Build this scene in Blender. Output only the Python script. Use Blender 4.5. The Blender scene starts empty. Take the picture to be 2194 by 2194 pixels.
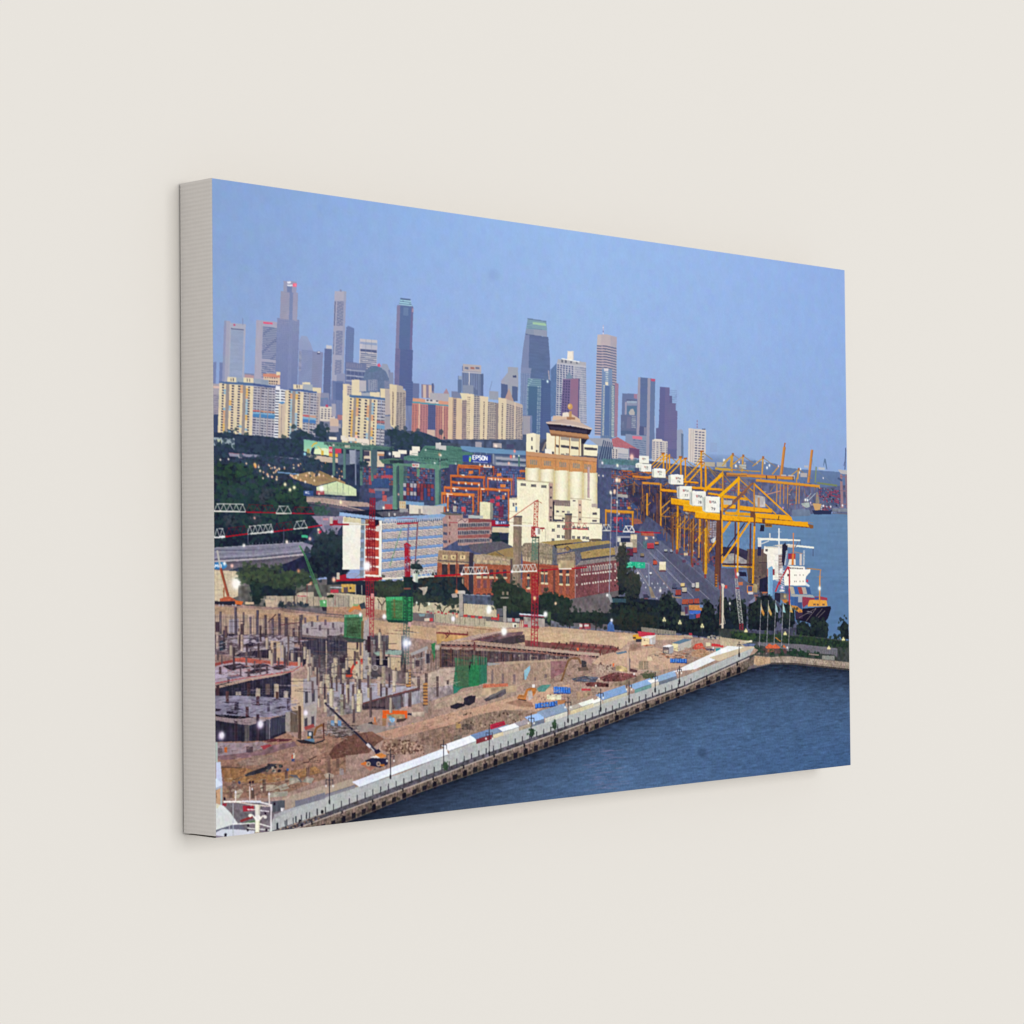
import bpy, math
import numpy as np
from mathutils import Matrix, Vector

# ------------------------------------------------------------------ camera, world, lamps
S = bpy.context.scene
SC = 0.60                                   # height of the canvas in metres
CW, CD = 1.6467 * SC, 0.0765 * SC           # its width and depth
cam = bpy.data.objects.new("camera", bpy.data.cameras.new("camera"))
S.collection.objects.link(cam)
cam.data.sensor_width = 36.0
cam.data.lens = 36.0 * 5088.33 / 2194.0
cam.data.clip_end = 100.0
right = Vector((0.68587561, -0.72766312, -0.00900142))
down = Vector((0.01086021, 0.02260295, -0.99968553))
fwd = Vector((0.72763775, 0.68556217, 0.02340539))
M = Matrix((right, -down, -fwd)).transposed().to_4x4()
M.translation = Vector((-2.30928487, -2.79606477, 0.40392889)) * SC
cam.matrix_world = M
S.camera = cam

world = bpy.data.worlds.new("World")
S.world = world
world.use_nodes = True
bg = world.node_tree.nodes["Background"]
bg.inputs[0].default_value = (1.0, 1.0, 1.0, 1.0)
bg.inputs[1].default_value = 0.62             # soft studio light from all round


def lamp(name, loc, aim, size, power):
    d = bpy.data.lights.new(name, 'AREA')
    d.shape = 'SQUARE'
    d.size = size
    d.energy = power
    o = bpy.data.objects.new(name, d)
    S.collection.objects.link(o)
    o.location = loc
    o.rotation_euler = (Vector(aim) - Vector(loc)).to_track_quat('-Z', 'Y').to_euler()
    return o


lamp("softbox_key", (2.6, -20.0, 3.2), (0.5, 0.0, 0.3), 10.0, 1720.0)

S.view_settings.view_transform = 'Standard'
S.view_settings.look = 'None'
S.view_settings.exposure = 0.0
S.view_settings.gamma = 1.0
S.view_settings.use_curve_mapping = False


# ------------------------------------------------------------------ the printed picture
# The print is flat ink on the canvas.  It is drawn here as shapes into one colour
# field over the canvas face.  Positions are read off as in survey frames (x0, y0,
# size) and rectified by RECT to the plane of the print, so that the
# field is the undistorted flat picture.
RW, RH = 2400, 1458
A = np.zeros((RH, RW, 3), np.float32)
rng = np.random.default_rng(7)

_src = [(456.1, 382.6), (1808.4, 578.8), (1823.5, 1639.1), (461.3, 1795.4)]
_dst = [(0, 0), (RW, 0), (RW, RH), (0, RH)]
_m = []
for (x, y), (X, Y) in zip(_src, _dst):
    _m.append([x, y, 1, 0, 0, 0, -X * x, -X * y])
    _m.append([0, 0, 0, x, y, 1, -Y * x, -Y * y])
_h = np.linalg.solve(np.array(_m), np.array(_dst, float).ravel())
RECT = np.append(_h, 1).reshape(3, 3)

FR = [0.0, 0.0, 1.0]


def K(x0, y0, size=1932.0):
    FR[:] = [x0, y0, size / 1932.0]


def R(pts):
    p = np.asarray(pts, float)
    p = p * FR[2] + np.array(FR[:2])
    q = np.c_[p, np.ones(len(p))] @ RECT.T
    return q[:, :2] / q[:, 2:]


def smooth_noise(cx, cy, seed):
    """value noise of cell size cx, cy raster pixels, zero mean, about -1..1"""
    g = np.random.default_rng(seed)
    gw, gh = int(RW / cx) + 3, int(RH / cy) + 3
    n = g.standard_normal((gh, gw)).astype(np.float32) * .6
    x = np.arange(RW) / cx
    y = np.arange(RH) / cy
    xi, yi = x.astype(int), y.astype(int)
    fx = (x - xi).astype(np.float32)
    fy = (y - yi).astype(np.float32)
    fx = fx * fx * (3 - 2 * fx)
    fy = (fy * fy * (3 - 2 * fy))[:, None]
    r0 = n[yi][:, xi] * (1 - fx) + n[yi][:, xi + 1] * fx
    r1 = n[yi + 1][:, xi] * (1 - fx) + n[yi + 1][:, xi + 1] * fx
    return r0 * (1 - fy) + r1 * fy


N1 = smooth_noise(3.2, 3.2, 1)
N2 = smooth_noise(9, 9, 2)
N3 = smooth_noise(42, 34, 3)
NH = smooth_noise(22, 3.0, 4)
NV = smooth_noise(3.0, 22, 5)
NW = smooth_noise(60, 6, 6)
TEX = dict(n1=N1, n2=N2, n3=N3, nh=NH, nv=NV, nw=NW)


def C(c):
    if isinstance(c, str):
        c = tuple(int(c[i:i + 2], 16) for i in (0, 2, 4))
    return np.array(c, np.float32) / 255.0


def mask_of(P):
    x0, y0 = np.floor(P.min(0)).astype(int)
    x1, y1 = np.ceil(P.max(0)).astype(int) + 1
    x0, y0, x1, y1 = max(x0, 0), max(y0, 0), min(x1, RW), min(y1, RH)
    if x1 <= x0 or y1 <= y0:
        return None
    xs = np.arange(x0, x1) + .5
    ys = np.arange(y0, y1) + .5
    m = np.zeros((y1 - y0, x1 - x0), bool)
    for a, b in zip(P, np.roll(P, -1, 0)):
        if a[1] == b[1]:
            continue
        r = (ys > a[1]) != (ys > b[1])
        if not r.any():
            continue
        xc = a[0] + (ys[r] - a[1]) * (b[0] - a[0]) / (b[1] - a[1])
        m[r] ^= xs[None, :] < xc[:, None]
    return slice(y0, y1), slice(x0, x1), m


def paint(P, col, a=1.0, col2=None, **tex):
    r = mask_of(P)
    if r is None:
        return
    sy, sx, m = r
    c = C(col)
    if col2 is not None:
        k = np.linspace(0, 1, m.shape[0], dtype=np.float32)[:, None, None]
        v = np.broadcast_to(c * (1 - k) + C(col2) * k, m.shape + (3,))[m]
    else:
        v = np.broadcast_to(c, (int(m.sum()), 3))
    if tex:
        f = np.ones(len(v), np.float32)
        for k_, amp in tex.items():
            f += amp * TEX[k_][sy, sx][m]
        v = v * f[:, None]
    sub_ = A[sy, sx]
    sub_[m] = v if a >= 1 else sub_[m] * (1 - a) + v * a


def fill(pts, col, **k):
    paint(R(pts), col, **k)


def rect(x0, y0, x1, y1, col, sl=0.0, ln_=0.0, **k):
    """upright block; sl slope of its level edges, ln_ lean of its uprights"""
    q = [(x0, y0), (x1, y0 + sl * (x1 - x0)), (x1 + ln_ * (y1 - y0), y1 + sl * (x1 - x0)), (x0 + ln_ * (y1 - y0), y1)]
    fill(q, col, **k)
    return q


def sub(q, u0, u1, v0, v1):
    q = np.asarray(q, float)

    def b(u, v):
        t = q[0] * (1 - u) + q[1] * u
        d = q[3] * (1 - u) + q[2] * u
        return t * (1 - v) + d * v
    return [b(u0, v0), b(u1, v0), b(u1, v1), b(u0, v1)]


def part(q, u0, u1, v0, v1, col, **k):
    fill(sub(q, u0, u1, v0, v1), col, **k)


def pick(col):
    return col[rng.integers(len(col))] if isinstance(col, list) else col


def grid(q, nu, nv, fu, fv, col, drop=0.0, jit=0.0, **k):
    for j in range(nv):
        for i in range(nu):
            if drop and rng.random() < drop:
                continue
            a = rng.uniform(-jit, jit) if jit else 0
            part(q, (i + .5 - fu / 2 + a) / nu, (i + .5 + fu / 2 + a) / nu, (j + .5 - fv / 2) / nv, (j + .5 + fv / 2) / nv, pick(col), **k)


def line(pts, w, col, **k):
    p = np.asarray(pts, float)
    for a, b in zip(p[:-1], p[1:]):
        d = b - a
        n = math.hypot(*d)
        if n == 0:
            continue
        o = np.array([-d[1], d[0]]) / n * w / 2
        fill([a + o, b + o, b - o, a - o], col, **k)


def disc(x, y, r, col, ry=None, n=12, **k):
    t = np.linspace(0, 2 * math.pi, n, endpoint=False)
    fill(np.c_[x + r * np.cos(t), y + (ry or r) * np.sin(t)], col, **k)


def glow(x, y, r, col=(255, 250, 240), amp=1.0, core=None):
    p = R([(x, y)])[0]
    s = r * FR[2] * 1.75
    x0, x1, y0, y1 = int(p[0] - 4 * s), int(p[0] + 4 * s) + 2, int(p[1] - 4 * s), int(p[1] + 4 * s) + 2
    x0, y0, x1, y1 = max(x0, 0), max(y0, 0), min(x1, RW), min(y1, RH)
    if x1 <= x0 or y1 <= y0:
        return
    X, Y = np.meshgrid(np.arange(x0, x1) + .5 - p[0], np.arange(y0, y1) + .5 - p[1])
    d = np.sqrt(X * X + Y * Y)
    g = np.minimum(1, amp * 1.35 * np.exp(-(d / s) ** 2) + .18 * amp * np.exp(-d / s / 1.1))[..., None]
    A[y0:y1, x0:x1] = A[y0:y1, x0:x1] * (1 - g) + C(col) * g


def clump(X, Y, r, col, a=1.0):
    n = 7
    t = np.linspace(0, 2 * math.pi, n, endpoint=False) + rng.random() * 6
    rr = r * rng.uniform(.55, 1.25, n)
    paint(np.c_[X + rr * np.cos(t) * 1.15, Y + rr * np.sin(t) * .85], col, a=a)


def foliage(pts, cols, n, r, base=None, ragged=1.0):
    """a crown: base shape, then n leaf clumps scattered through and just past it"""
    P = R(pts)
    paint(P, base or cols[0], n2=.16, n1=.12)
    m = mask_of(P)
    if m is None:
        return
    sy, sx, mk = m
    yy, xx = np.nonzero(mk)
    if not len(yy):
        return
    h = max(1, mk.shape[0])
    for _ in range(n):
        k = rng.integers(len(yy))
        up = 1 - yy[k] / h
        ci = min(len(cols) - 1, int((up * .8 + rng.random() * .6) * len(cols) * .8))
        clump(sx.start + xx[k] + rng.normal() * r * ragged, sy.start + yy[k] + rng.normal() * r * ragged, r * rng.uniform(.5, 1.2), cols[ci], a=.75)


def crown(x, y, rx, ry, cols, n, r, **k):
    t = np.linspace(0, 2 * math.pi, 22, endpoint=False)
    w = rng.uniform(.82, 1.12, 22)
    foliage(np.c_[x + rx * w * np.cos(t), y + ry * w * np.sin(t)], cols, n, r, **k)


def truss(p0, p1, h, n, col, cw, zw, top=True):
    p0, p1 = np.array(p0, float), np.array(p1, float)
    up = np.array([0, -h])
    d = (p1 - p0) / n
    for i in range(n):
        a = p0 + d * i
        line([a, a + d * .5 + up, a + d], zw, col)
    if top:
        line([p0 + d * .35 + up, p1 - d * .35 + up], zw * 1.2, col)
    line([p0, p1], cw, col)


def mast(x0, y0, x1, y1, w, n, col, lw, legs=2):
    for s in np.linspace(-.5, .5, legs):
        line([(x0 + s * w, y0), (x1 + s * w, y1)], lw, col)
    for i in range(n):
        t0, t1 = i / n, (i + 1) / n
        xa, xb = x0 + (x1 - x0) * t0, x0 + (x1 - x0) * t1
        ya, yb = y0 + (y1 - y0) * t0, y0 + (y1 - y0) * t1
        s = 1 if i % 2 else -1
        line([(xa - s * w / 2, ya), (xb + s * w / 2, yb)], lw * .6, col)
        line([(xa - w / 2, ya), (xa + w / 2, ya)], lw * .6, col)


BOX = ['465a8c', '8c3c46', '3c5078', '6e4660', 'a05a46', '5a6a8c', '323c5a', '48608a', '96404a', '707a96', '39406a']


def boxes(q, nu, nv, pal=BOX, gap=.9, hz=.0, n1=.1):
    fill(q, '363a58', n2=.15)
    for j in range(nv):
        for i in range(nu):
            if rng.random() < .06:
                continue
            part(q, (i + .5 - gap / 2) / nu, (i + .5 + gap / 2) / nu, (j + .08) / nv, (j + .92) / nv, tuple(C(pick(pal)) * 255 * .72 + C('5b628a') * 255 * .28), n1=n1)


def gantry(x0, x1, y, yb, th, lw, col, dark, sl=.04):
    rect(x0, y, x1, y + th, col, sl=sl)
    rect(x0, y + th, x1, y + th * 1.35, dark, sl=sl)
    for x, s in ((x0, 0), (x1 - lw, 1)):
        rect(x, y + sl * (x - x0), x + lw, yb, col)
        rect(x + lw * .6, y + th + sl * (x - x0), x + lw, yb, dark)


def scaffold(q, n, rows, col, w=3, a=.6, jit=.3):
    """props and ledgers filling a bay"""
    for i in range(n):
        u = (i + .5 + rng.uniform(-jit, jit)) / n
        t = sub(q, u, u, 0, 1)
        line([t[0], t[3]], w * rng.uniform(.7, 1.4), pick(col), a=a)
    for j in range(rows):
        v = (j + .5 + rng.uniform(-jit, jit)) / max(rows, 1)
        t = sub(q, 0, 1, v, v)
        line([t[0], t[1]], w * .8, pick(col), a=a * .8)


def debris(pts, n, cols, l=30, w=5, sl=-.2, a=.7):
    """short strokes strewn over a patch of ground"""
    p = np.asarray(pts, float)
    lo, hi = p.min(0), p.max(0)
    k = 0
    while k < n:
        x, y = rng.uniform(lo[0], hi[0]), rng.uniform(lo[1], hi[1])
        c = False
        for (x1, y1), (x2, y2) in zip(p, np.roll(p, -1, 0)):
            if (y1 > y) != (y2 > y) and x < x1 + (y - y1) * (x2 - x1) / (y2 - y1):
                c = not c
        k += 1
        if c:
            d = l * rng.uniform(.3, 1.3)
            s_ = sl + rng.normal() * .25
            line([(x, y), (x + d, y + d * s_)], w * rng.uniform(.5, 1.4), pick(cols), a=a * rng.uniform(.5, 1))


# stroke letters on a 4 x 6 grid
GL = {'E': [[(4, 0), (0, 0), (0, 6), (4, 6)], [(0, 3), (3.4, 3)]], 'P': [[(0, 6), (0, 0), (3.4, 0), (4, 1), (4, 2.4), (3.4, 3.3), (0, 3.3)]],
      'S': [[(4, .8), (3.2, 0), (.8, 0), (0, 1), (0, 2), (.8, 2.9), (3.2, 3.1), (4, 4), (4, 5), (3.2, 6), (.8, 6), (0, 5.2)]],
      'O': [[(1, 0), (3, 0), (4, 1.4), (4, 4.6), (3, 6), (1, 6), (0, 4.6), (0, 1.4), (1, 0)]], 'N': [[(0, 6), (0, 0), (4, 6), (4, 0)]],
      'A': [[(0, 6), (2, 0), (4, 6)], [(.8, 4), (3.2, 4)]], 'R': [[(0, 6), (0, 0), (3.4, 0), (4, 1), (4, 2.2), (3.4, 3), (0, 3)], [(1.8, 3), (4, 6)]],
      'C': [[(4, 1), (3, 0), (1, 0), (0, 1.4), (0, 4.6), (1, 6), (3, 6), (4, 5)]], 'L': [[(0, 0), (0, 6), (4, 6)]], 'M': [[(0, 6), (.4, 0), (2, 4), (3.6, 0), (4, 6)]],
      'I': [[(2, 0), (2, 6)]], '7': [[(0, 0), (4, 0), (1.4, 6)]], '6': [[(3.6, 0), (1, 2), (0, 4), (.6, 5.6), (2, 6), (3.6, 5.4), (4, 4.2), (3, 3), (1, 3), (0, 4)]],
      '8': [[(1, 0), (3, 0), (3.8, 1.4), (3, 2.8), (1, 2.8), (.2, 1.4), (1, 0)], [(1, 2.8), (3, 2.8), (4, 4.4), (3, 6), (1, 6), (0, 4.4), (1, 2.8)]],
      '9': [[(.4, 6), (3, 4), (4, 2), (3.4, .4), (2, 0), (.6, .5), (0, 1.8), (1, 3), (3, 3), (4, 2)]], '5': [[(4, 0), (.4, 0), (.2, 2.6), (3, 2.5), (4, 4), (3, 6), (0, 6)]],
      '4': [[(3, 6), (3, 0), (0, 4), (4, 4)]], '3': [[(0, 0), (4, 0), (2, 2.6), (4, 4), (3, 6), (0, 6)]]}


def text(s, x, y, w, h, col, lw, adv=1.35, sl=0.0, a=1.0):
    """w, h: size of one letter"""
    for i, ch in enumerate(s):
        ox = x + i * w * adv
        oy = y + sl * (ox - x)
        for st in GL.get(ch, []):
            line([(ox + px * w / 4, oy + py * h / 6 + sl * px * w / 4) for px, py in st], lw, col, a=a)


# ---- sky: colours at a few places, blended between them
def paint_sky():
    cols = {0.0: ['85a5da', '8fb3ea', '97bbf0', '95b7ee', '8fb0ea'], .16: ['88a6d8', '92b1e6', '97b8ea', '94b5ea', '8eb0e8'],
            .36: ['8ea5d2', '96addb', '96b3e2', '92b0de', '8eace0'], .52: ['8a9ccb', '93a6d2', '90aad6', '88a5d0', '87a4d4'], 1.0: ['8a9ccb', '93a6d2', '8aa0cc', '809cc6', '809ccc']}
    vs = sorted(cols)
    us = np.linspace(0, 1, 5)
    u = np.linspace(0, 1, RW)
    rows = np.array([[np.interp(u, us, [C(c)[k] for c in cols[v]]) for k in range(3)] for v in vs])
    v = np.linspace(0, 1, RH)
    for k in range(3):
        t = np.array([np.interp(v, vs, rows[:, k, i]) for i in range(0, RW, 8)]).T
        A[:, :, k] = np.repeat(t, 8, 1)[:, :RW]
    A[:] *= (1 + .007 * N3 + .003 * N2 + .003 * NV)[..., None]


paint_sky()

# ---- far towers, left third
K(450, 580, 350)
L = -.035
WN = '727ea8'
rect(45, 1075, 80, 1340, '7684b4', ln_=L)
rect(118, 1082, 175, 1340, '7482b0', ln_=L)
q = rect(172, 590, 248, 1340, 'a4a4bc', .08, L)
part(q, 0, .35, 0, 1, '9096ba')
q = rect(240, 612, 428, 1350, 'aaacc0', .1, L)
part(q, .08, .88, .11, 1, '96a4c2', nh=.03)
grid(sub(q, .08, .88, .11, 1), 1, 30, 1, .3, '8e9cbe', a=.6)
part(q, .08, .88, .085, .1, '566088')
disc(293, 640, 13, 'c8587c')
line([(392, 560), (392, 640)], 8, '8088b0')
rect(410, 1205, 525, 1300, '8088aa', .08)
rect(410, 1225, 525, 1260, 'b4949c', .08)
q = rect(552, 578, 825, 1330, 'a8a6be', .11, L)
part(q, .28, 1, .09, .6, 'a2a6c0')
grid(sub(q, .3, .98, .09, .60), 1, 18, 1, .55, '68749e')
grid(sub(q, .3, .98, .64, .9), 1, 8, 1, .55, '6a769f')
part(q, 0, .28, 0, 1, 'aaa6bc', nv=.02)
fill([(632, 600), (745, 612), (745, 636), (632, 625)], 'ea5a80')
# tallest tower
q = rect(800, 555, 1062, 1420, '8c94ba', .1, L, col2='7280b0')
grid(q, 1, 40, 1, .45, '7884b0', a=.6)
part(q, .55, .72, 0, 1, '8490ba', a=.6)
grid(q, 12, 1, .25, 1, '6c7aaa', a=.35)
q = rect(842, 240, 1046, 570, 'a09eb6', .1, L)
grid(q, 1, 16, 1, .4, '8c90b0', a=.8)
part(q, .52, .72, 0, 1, '7c8ab4')
part(q, .72, .95, 0, 1, 'a09ebc', a=.5)
q = rect(876, 118, 1030, 250, '9a9cb8', .08, L)
part(q, .28, .66, .35, 1, '7684ae')
rect(918, 128, 960, 150, 'e8ecf4')
rect(918, 166, 980, 182, 'e6eaf4')
rect(985, 150, 1030, 190, 'ff6486')
rect(1005, 152, 1022, 186, 'ff90a4')
fill([(1055, 830), (1085, 765), (1150, 772), (1190, 850), (1222, 940), (1222, 1390), (1045, 1370)], '96a2c8', col2='808cb8')
q = rect(1085, 930, 1228, 1390, '8a96be', .1, L)
grid(q, 1, 22, 1, .4, '7884b0', a=.6)
grid(rect(1058, 950, 1088, 1180, 'a0a4c0', .05, L), 2, 14, .6, .5, '6c789e')
q = rect(1215, 950, 1340, 1440, '8c92b6', .1, L)
grid(q, 1, 24, 1, .4, '7680a8', a=.6)
rect(1270, 950, 1305, 985, '565c80')
rect(1275, 955, 1300, 968, 'f4f6ff')
q = rect(1358, 915, 1446, 1620, '66729e', .1, L)
grid(q, 1, 30, 1, .4, '5e6a98', a=.6)
rect(1376, 880, 1446, 918, 'c8c4cc', .06)
q = rect(1478, 240, 1616, 1650, 'a6a6be', .02, L)
part(q, 0, 1, 0, .075, 'aeacc0')
grid(sub(q, .24, .8, .085, .29), 1, 16, 1, .6, '707aa2')
grid(sub(q, .24, .8, .33, .535), 1, 16, 1, .6, '707aa2')
grid(sub(q, .24, .8, .575, .70), 1, 10, 1, .6, '707aa2')
part(q, .04, .12, .085, .29, '606890')
part(q, .04, .1, .34, .53, '7078a0')
part(q, .8, 1, 0, .7, '9aa0bc', a=.7)
part(q, 0, .2, .75, 1, '8088b0')
rect(1540, 222, 1562, 246, '8890b4')
q = rect(1612, 668, 1710, 1330, '6e80b0', .1, L)
grid(q, 4, 26, .55, .5, '6274a6', a=.6)
fill([(1612, 668), (1640, 650), (1710, 680)], '6e80b0')
rect(1500, 1210, 1600, 1330, '8e94b4', .02)
rect(1455, 1300, 1580, 1720, '6a7aa8', .02)
grid(rect(1490, 1320, 1600, 1700, '6272a2', .05), 1, 24, 1, .45, '5a6a98', a=.7)
rect(1300, 1440, 1410, 1640, '8c90ac', .02)
rect(1305, 1500, 1400, 1600, '6e84aa')
# striped white tower and its neighbours
q = rect(1775, 800, 1982, 1500, 'c6c0c8', .1, -.03)
part(q, .12, .98, .1, .2, 'b8b8c8')
part(q, .02, .98, .05, .09, '96a2c4')
part(q, .05, .98, .17, .215, '5a648c')
grid(sub(q, .05, .98, .23, .62), 1, 12, 1, .5, '6a7498')
for u in (.34, .66):
    part(q, u, u + .02, 0, .6, '8c94b4')
q = rect(1612, 1075, 1850, 1420, '727ca4', .09, -.02)
grid(sub(q, 0, .8, .02, .2), 9, 1, .3, .8, '8c8ca8')
grid(sub(q, .04, 1, .28, .62), 5, 2, .82, .7, '5a6690')
for v in (.25, .45, .62):
    part(q, 0, 1, v, v + .03, 'aab0c4')

# ---- centre skyline
K(800, 580, 350)
fill([(85, 1150), (110, 1095), (165, 1100), (195, 1170), (195, 1300), (85, 1300)], '98a0b8')
fill([(-120, 1280), (-95, 1180), (-40, 1132), (30, 1120), (90, 1140), (150, 1190), (190, 1280), (195, 1480), (-120, 1480)], '66789c', n1=.04)
fill([(-60, 1190), (20, 1125), (100, 1150), (60, 1180), (0, 1200)], '5a7894', a=.6)
fill([(45, 1110), (75, 1090), (92, 1130), (60, 1135)], 'e05a78')
rect(-60, 1285, 48, 1420, '8a92ae')
grid(rect(-40, 1290, 45, 1420, '98a0b8'), 4, 7, .6, .55, '5c6890')
grid(rect(130, 1300, 240, 1400, '8c94b0'), 6, 5, .6, .5, '566088')
line([(188, 1170), (210, 1340)], 22, '7c86ac')
rect(192, 1200, 240, 1340, '8890b0')
# dark tower with stepped crown
q = rect(282, 405, 476, 930, '5e74a4', .1, -.035, col2='5c70a0')
part(q, 0, .2, 0, 1, '8480a4')
part(q, .86, 1, 0, 1, '726e9c')
grid(sub(q, .2, .86, 0, 1), 1, 26, 1, .35, '566a9a', a=.5)
part(q, .4, .7, .03, .22, '7088b0', a=.7)
part(q, .92, 1.02, .04, .12, 'a890a8')
q = rect(262, 915, 470, 1380, '5c6c9c', .1, -.03, col2='5a6698')
part(q, 0, .27, 0, 1, '7c769e')
grid(sub(q, 0, .27, 0, .9), 1, 22, .8, .4, '5e6494', a=.7)
grid(sub(q, .27, .92, 0, 1), 1, 26, 1, .35, '50609a', a=.4)
fill([(322, 322), (440, 335), (446, 362), (458, 418), (300, 400), (318, 350)], '5a7096')
for y in (348, 372, 396):
    line([(318 - (y - 348) * .3, y), (450 + (y - 348) * .15, y + 14)], 11, 'a8dcec')
rect(300, 400, 470, 410, '7c90b4', .1)
q = rect(455, 1325, 545, 1760, '6c78a4', .1, -.02)
q = rect(380, 1300, 470, 1760, '5a6c9c', .05, -.02)
grid(q, 1, 16, 1, .5, '546496')
# low far blocks
rect(570, 1340, 720, 1500, '8a7e98', .05)
rect(590, 1345, 625, 1500, 'd0b8a8', .05)
rect(655, 1350, 690, 1500, 'd0b8a8', .05)
rect(690, 1330, 715, 1420, '5c6690')
fill([(815, 1470), (865, 1385), (905, 1470)], 'aa8a98')
rect(670, 1440, 900, 1560, 'b0acb4', .06)
rect(925, 1420, 1040, 1500, '7c84a6', .05)
q = rect(1050, 1120, 1275, 1480, '7282a8', .1)
rect(1060, 1100, 1275, 1180, 'b8aeb2', .08)
for x in (1080, 1150, 1210):
    rect(x, 1135, x + 45, 1160, pick(['8c6c7c', 'a8706c', '707898']), .1)
rect(1052, 1185, 1275, 1200, 'c0bcc4', .08)
grid(rect(1055, 1205, 1275, 1480, '7888ac', .08), 8, 1, .35, 1, 'a4aabe')
grid(sub([(1055, 1205), (1275, 1222), (1275, 1480), (1055, 1480)], 0, 1, 0, 1), 8, 1, .45, 1, '5e6c94', a=.8)
line([(1136, 1190), (1132, 1380)], 10, 'd8d4d8')
rect(1270, 1215, 1302, 1480, '5a6a92')
rect(1000, 1240, 1045, 1440, '6478a0', .1)
rect(1008, 1240, 1050, 1280, '94a4bc', .1)
rect(1060, 1350, 1185, 1460, '8a94ac')
fill([(1185, 1370), (1240, 1420), (1240, 1460), (1185, 1460)], '66749a')
line([(1405, 1300), (1375, 1420)], 5, '7884aa')
rect(1370, 1420, 1480, 1520, '9aa0b2', .05)
fill([(1590, 1135), (1712, 1140), (1715, 1380), (1705, 1540), (1510, 1540), (1510, 1300), (1590, 1200)], 'a0a4b4')
fill([(1510, 1330), (1590, 1345), (1590, 1540), (1510, 1540)], '566690')
fill([(1640, 1360), (1708, 1370), (1705, 1540), (1640, 1540)], '586892')
rect(1650, 1235, 1690, 1260, '4c5680')
fill([(1545, 1540), (1605, 1385), (1660, 1540)], 'b89a92')

# ---- right skyline
K(1100, 650, 350)
q = [(170, 175), (388, 205), (400, 320), (150, 300)]
fill(q, '86a8b4')
grid(q, 1, 6, 1, .35, '6c8aa8')
fill([(230, 215), (385, 235), (385, 265), (228, 245)], 'a0c8a8')
line([(165, 178), (390, 212)], 12, '6c82a4')
fill([(150, 298), (398, 325), (400, 395), (140, 360)], '8a96b2')
fill([(240, 300), (390, 318), (392, 390), (240, 370)], '949cb4')
fill([(140, 362), (412, 402), (432, 650), (440, 1300), (95, 1300), (95, 800), (118, 520)], '62729c', col2='56709a', nh=.03)
fill([(140, 362), (190, 368), (180, 760), (90, 760), (112, 540)], '7e8ab0')
line([(138, 360), (414, 402)], 6, '56648e')
fill([(90, 755), (212, 765), (205, 830), (88, 820)], '8490b4')
q = [(88, 820), (205, 830), (150, 1720), (75, 1720)]
fill(q, '7284ae')
grid(q, 4, 46, .65, .5, '94a4c4', a=.7)
q = [(170, 880), (330, 895), (310, 1720), (150, 1720)]
fill(q, '4e7090', col2='4c6494')
for v in range(8):
    part(q, 0, 2.0, v * .014, v * .014 + .006, 'a4c4cc')
grid(sub(q, -.06, .1, .1, 1), 1, 44, .8, .45, '9cb4c4')
grid(sub(q, .72, 1.02, .1, 1), 2, 44, .8, .45, 'a0b6c6')
fill([(330, 895), (450, 910), (440, 1720), (310, 1720)], '4e6492', col2='506092')
grid([(355, 990), (450, 1000), (440, 1600), (345, 1600)], 5, 26, .5, .4, '5e76a0', a=.6)
fill([(440, 780), (510, 705), (520, 1330), (440, 1330)], '5e7aa8', n1=.03)
glow(404, 920, 10, 'd8f8ff', .9)
line([(415, 790), (425, 900)], 14, 'a4a0b0')
# white gridded tower with the mauve one before it
q = [(515, 690), (860, 735), (868, 1420), (500, 1400)]
fill(q, 'bcbcc8')
grid(sub(q, 0, .58, .03, 1), 6, 26, .66, .62, '5c6890')
grid(sub(q, .6, 1, .03, 1), 9, 26, .5, .62, '6a769c')
fill([(525, 655), (640, 660), (860, 695), (860, 735), (515, 700)], 'b0b0b8')
for x in (565, 608, 670, 740):
    rect(x, 662 + (x - 525) * .08, x + 22, 692 + (x - 525) * .08, '6c7084')
line([(570, 650), (780, 690)], 12, 'f0f0f0')
rect(638, 562, 712, 665, 'f2e8d8', n1=.02)
rect(700, 566, 712, 665, 'd4ccc8')
fill([(625, 860), (660, 800), (690, 860), (690, 900), (620, 900)], '7c90a8')
q = [(585, 890), (785, 885), (775, 1380), (560, 1330)]
fill(q, '8c7498', col2='7c6c98')
part(q, .48, .92, 0, 1, '94708e')
part(q, 0, .44, .02, 1, '6c6290', a=.7)
grid(sub(q, .02, .46, .03, 1), 3, 14, .55, .55, '46466e', a=.8)
part(q, .92, 1, 0, 1, '66628c')
# round striped tower
line([(1062, 255), (1062, 365)], 8, 'c8a8c0')
for y in (280, 325, 350):
    rect(1055, y, 1068, y + 10, pick(['b04c6c', '6870a0', 'e8e4f0']))
fill([(995, 368), (1100, 362), (1222, 395), (1215, 1560), (960, 1560), (985, 520)], 'bcacb4')
fill([(995, 368), (1100, 362), (1222, 395), (1220, 530), (990, 500)], 'bcb0b4')
fill([(995, 368), (1040, 364), (1030, 500), (990, 500)], 'ccbcb8', a=.6)
for i in range(34):
    y = 498 + i * 31.5
    x0 = 988 - (y - 498) * .026
    line([(x0, y), (1105, y + 8), (1218, y + 34)], 13, '5a6488')
fill([(1150, 380), (1222, 395), (1215, 1560), (1150, 1560)], '8088a8', a=.22)
q = [(1048, 770), (1168, 775), (1172, 1600), (1030, 1590)]
fill(q, '7890b8', col2='62789e')
grid(q, 6, 40, .55, .4, '94acc8', a=.5)
fill([(1068, 765), (1125, 765), (1120, 800), (1075, 800)], 'd8d0d4')
for y in range(810, 960, 24):
    rect(1088, y, 1122, y + 11, 'c8d4d8')
rect(1086, 925, 1120, 960, 'e8dcc4')
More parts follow.
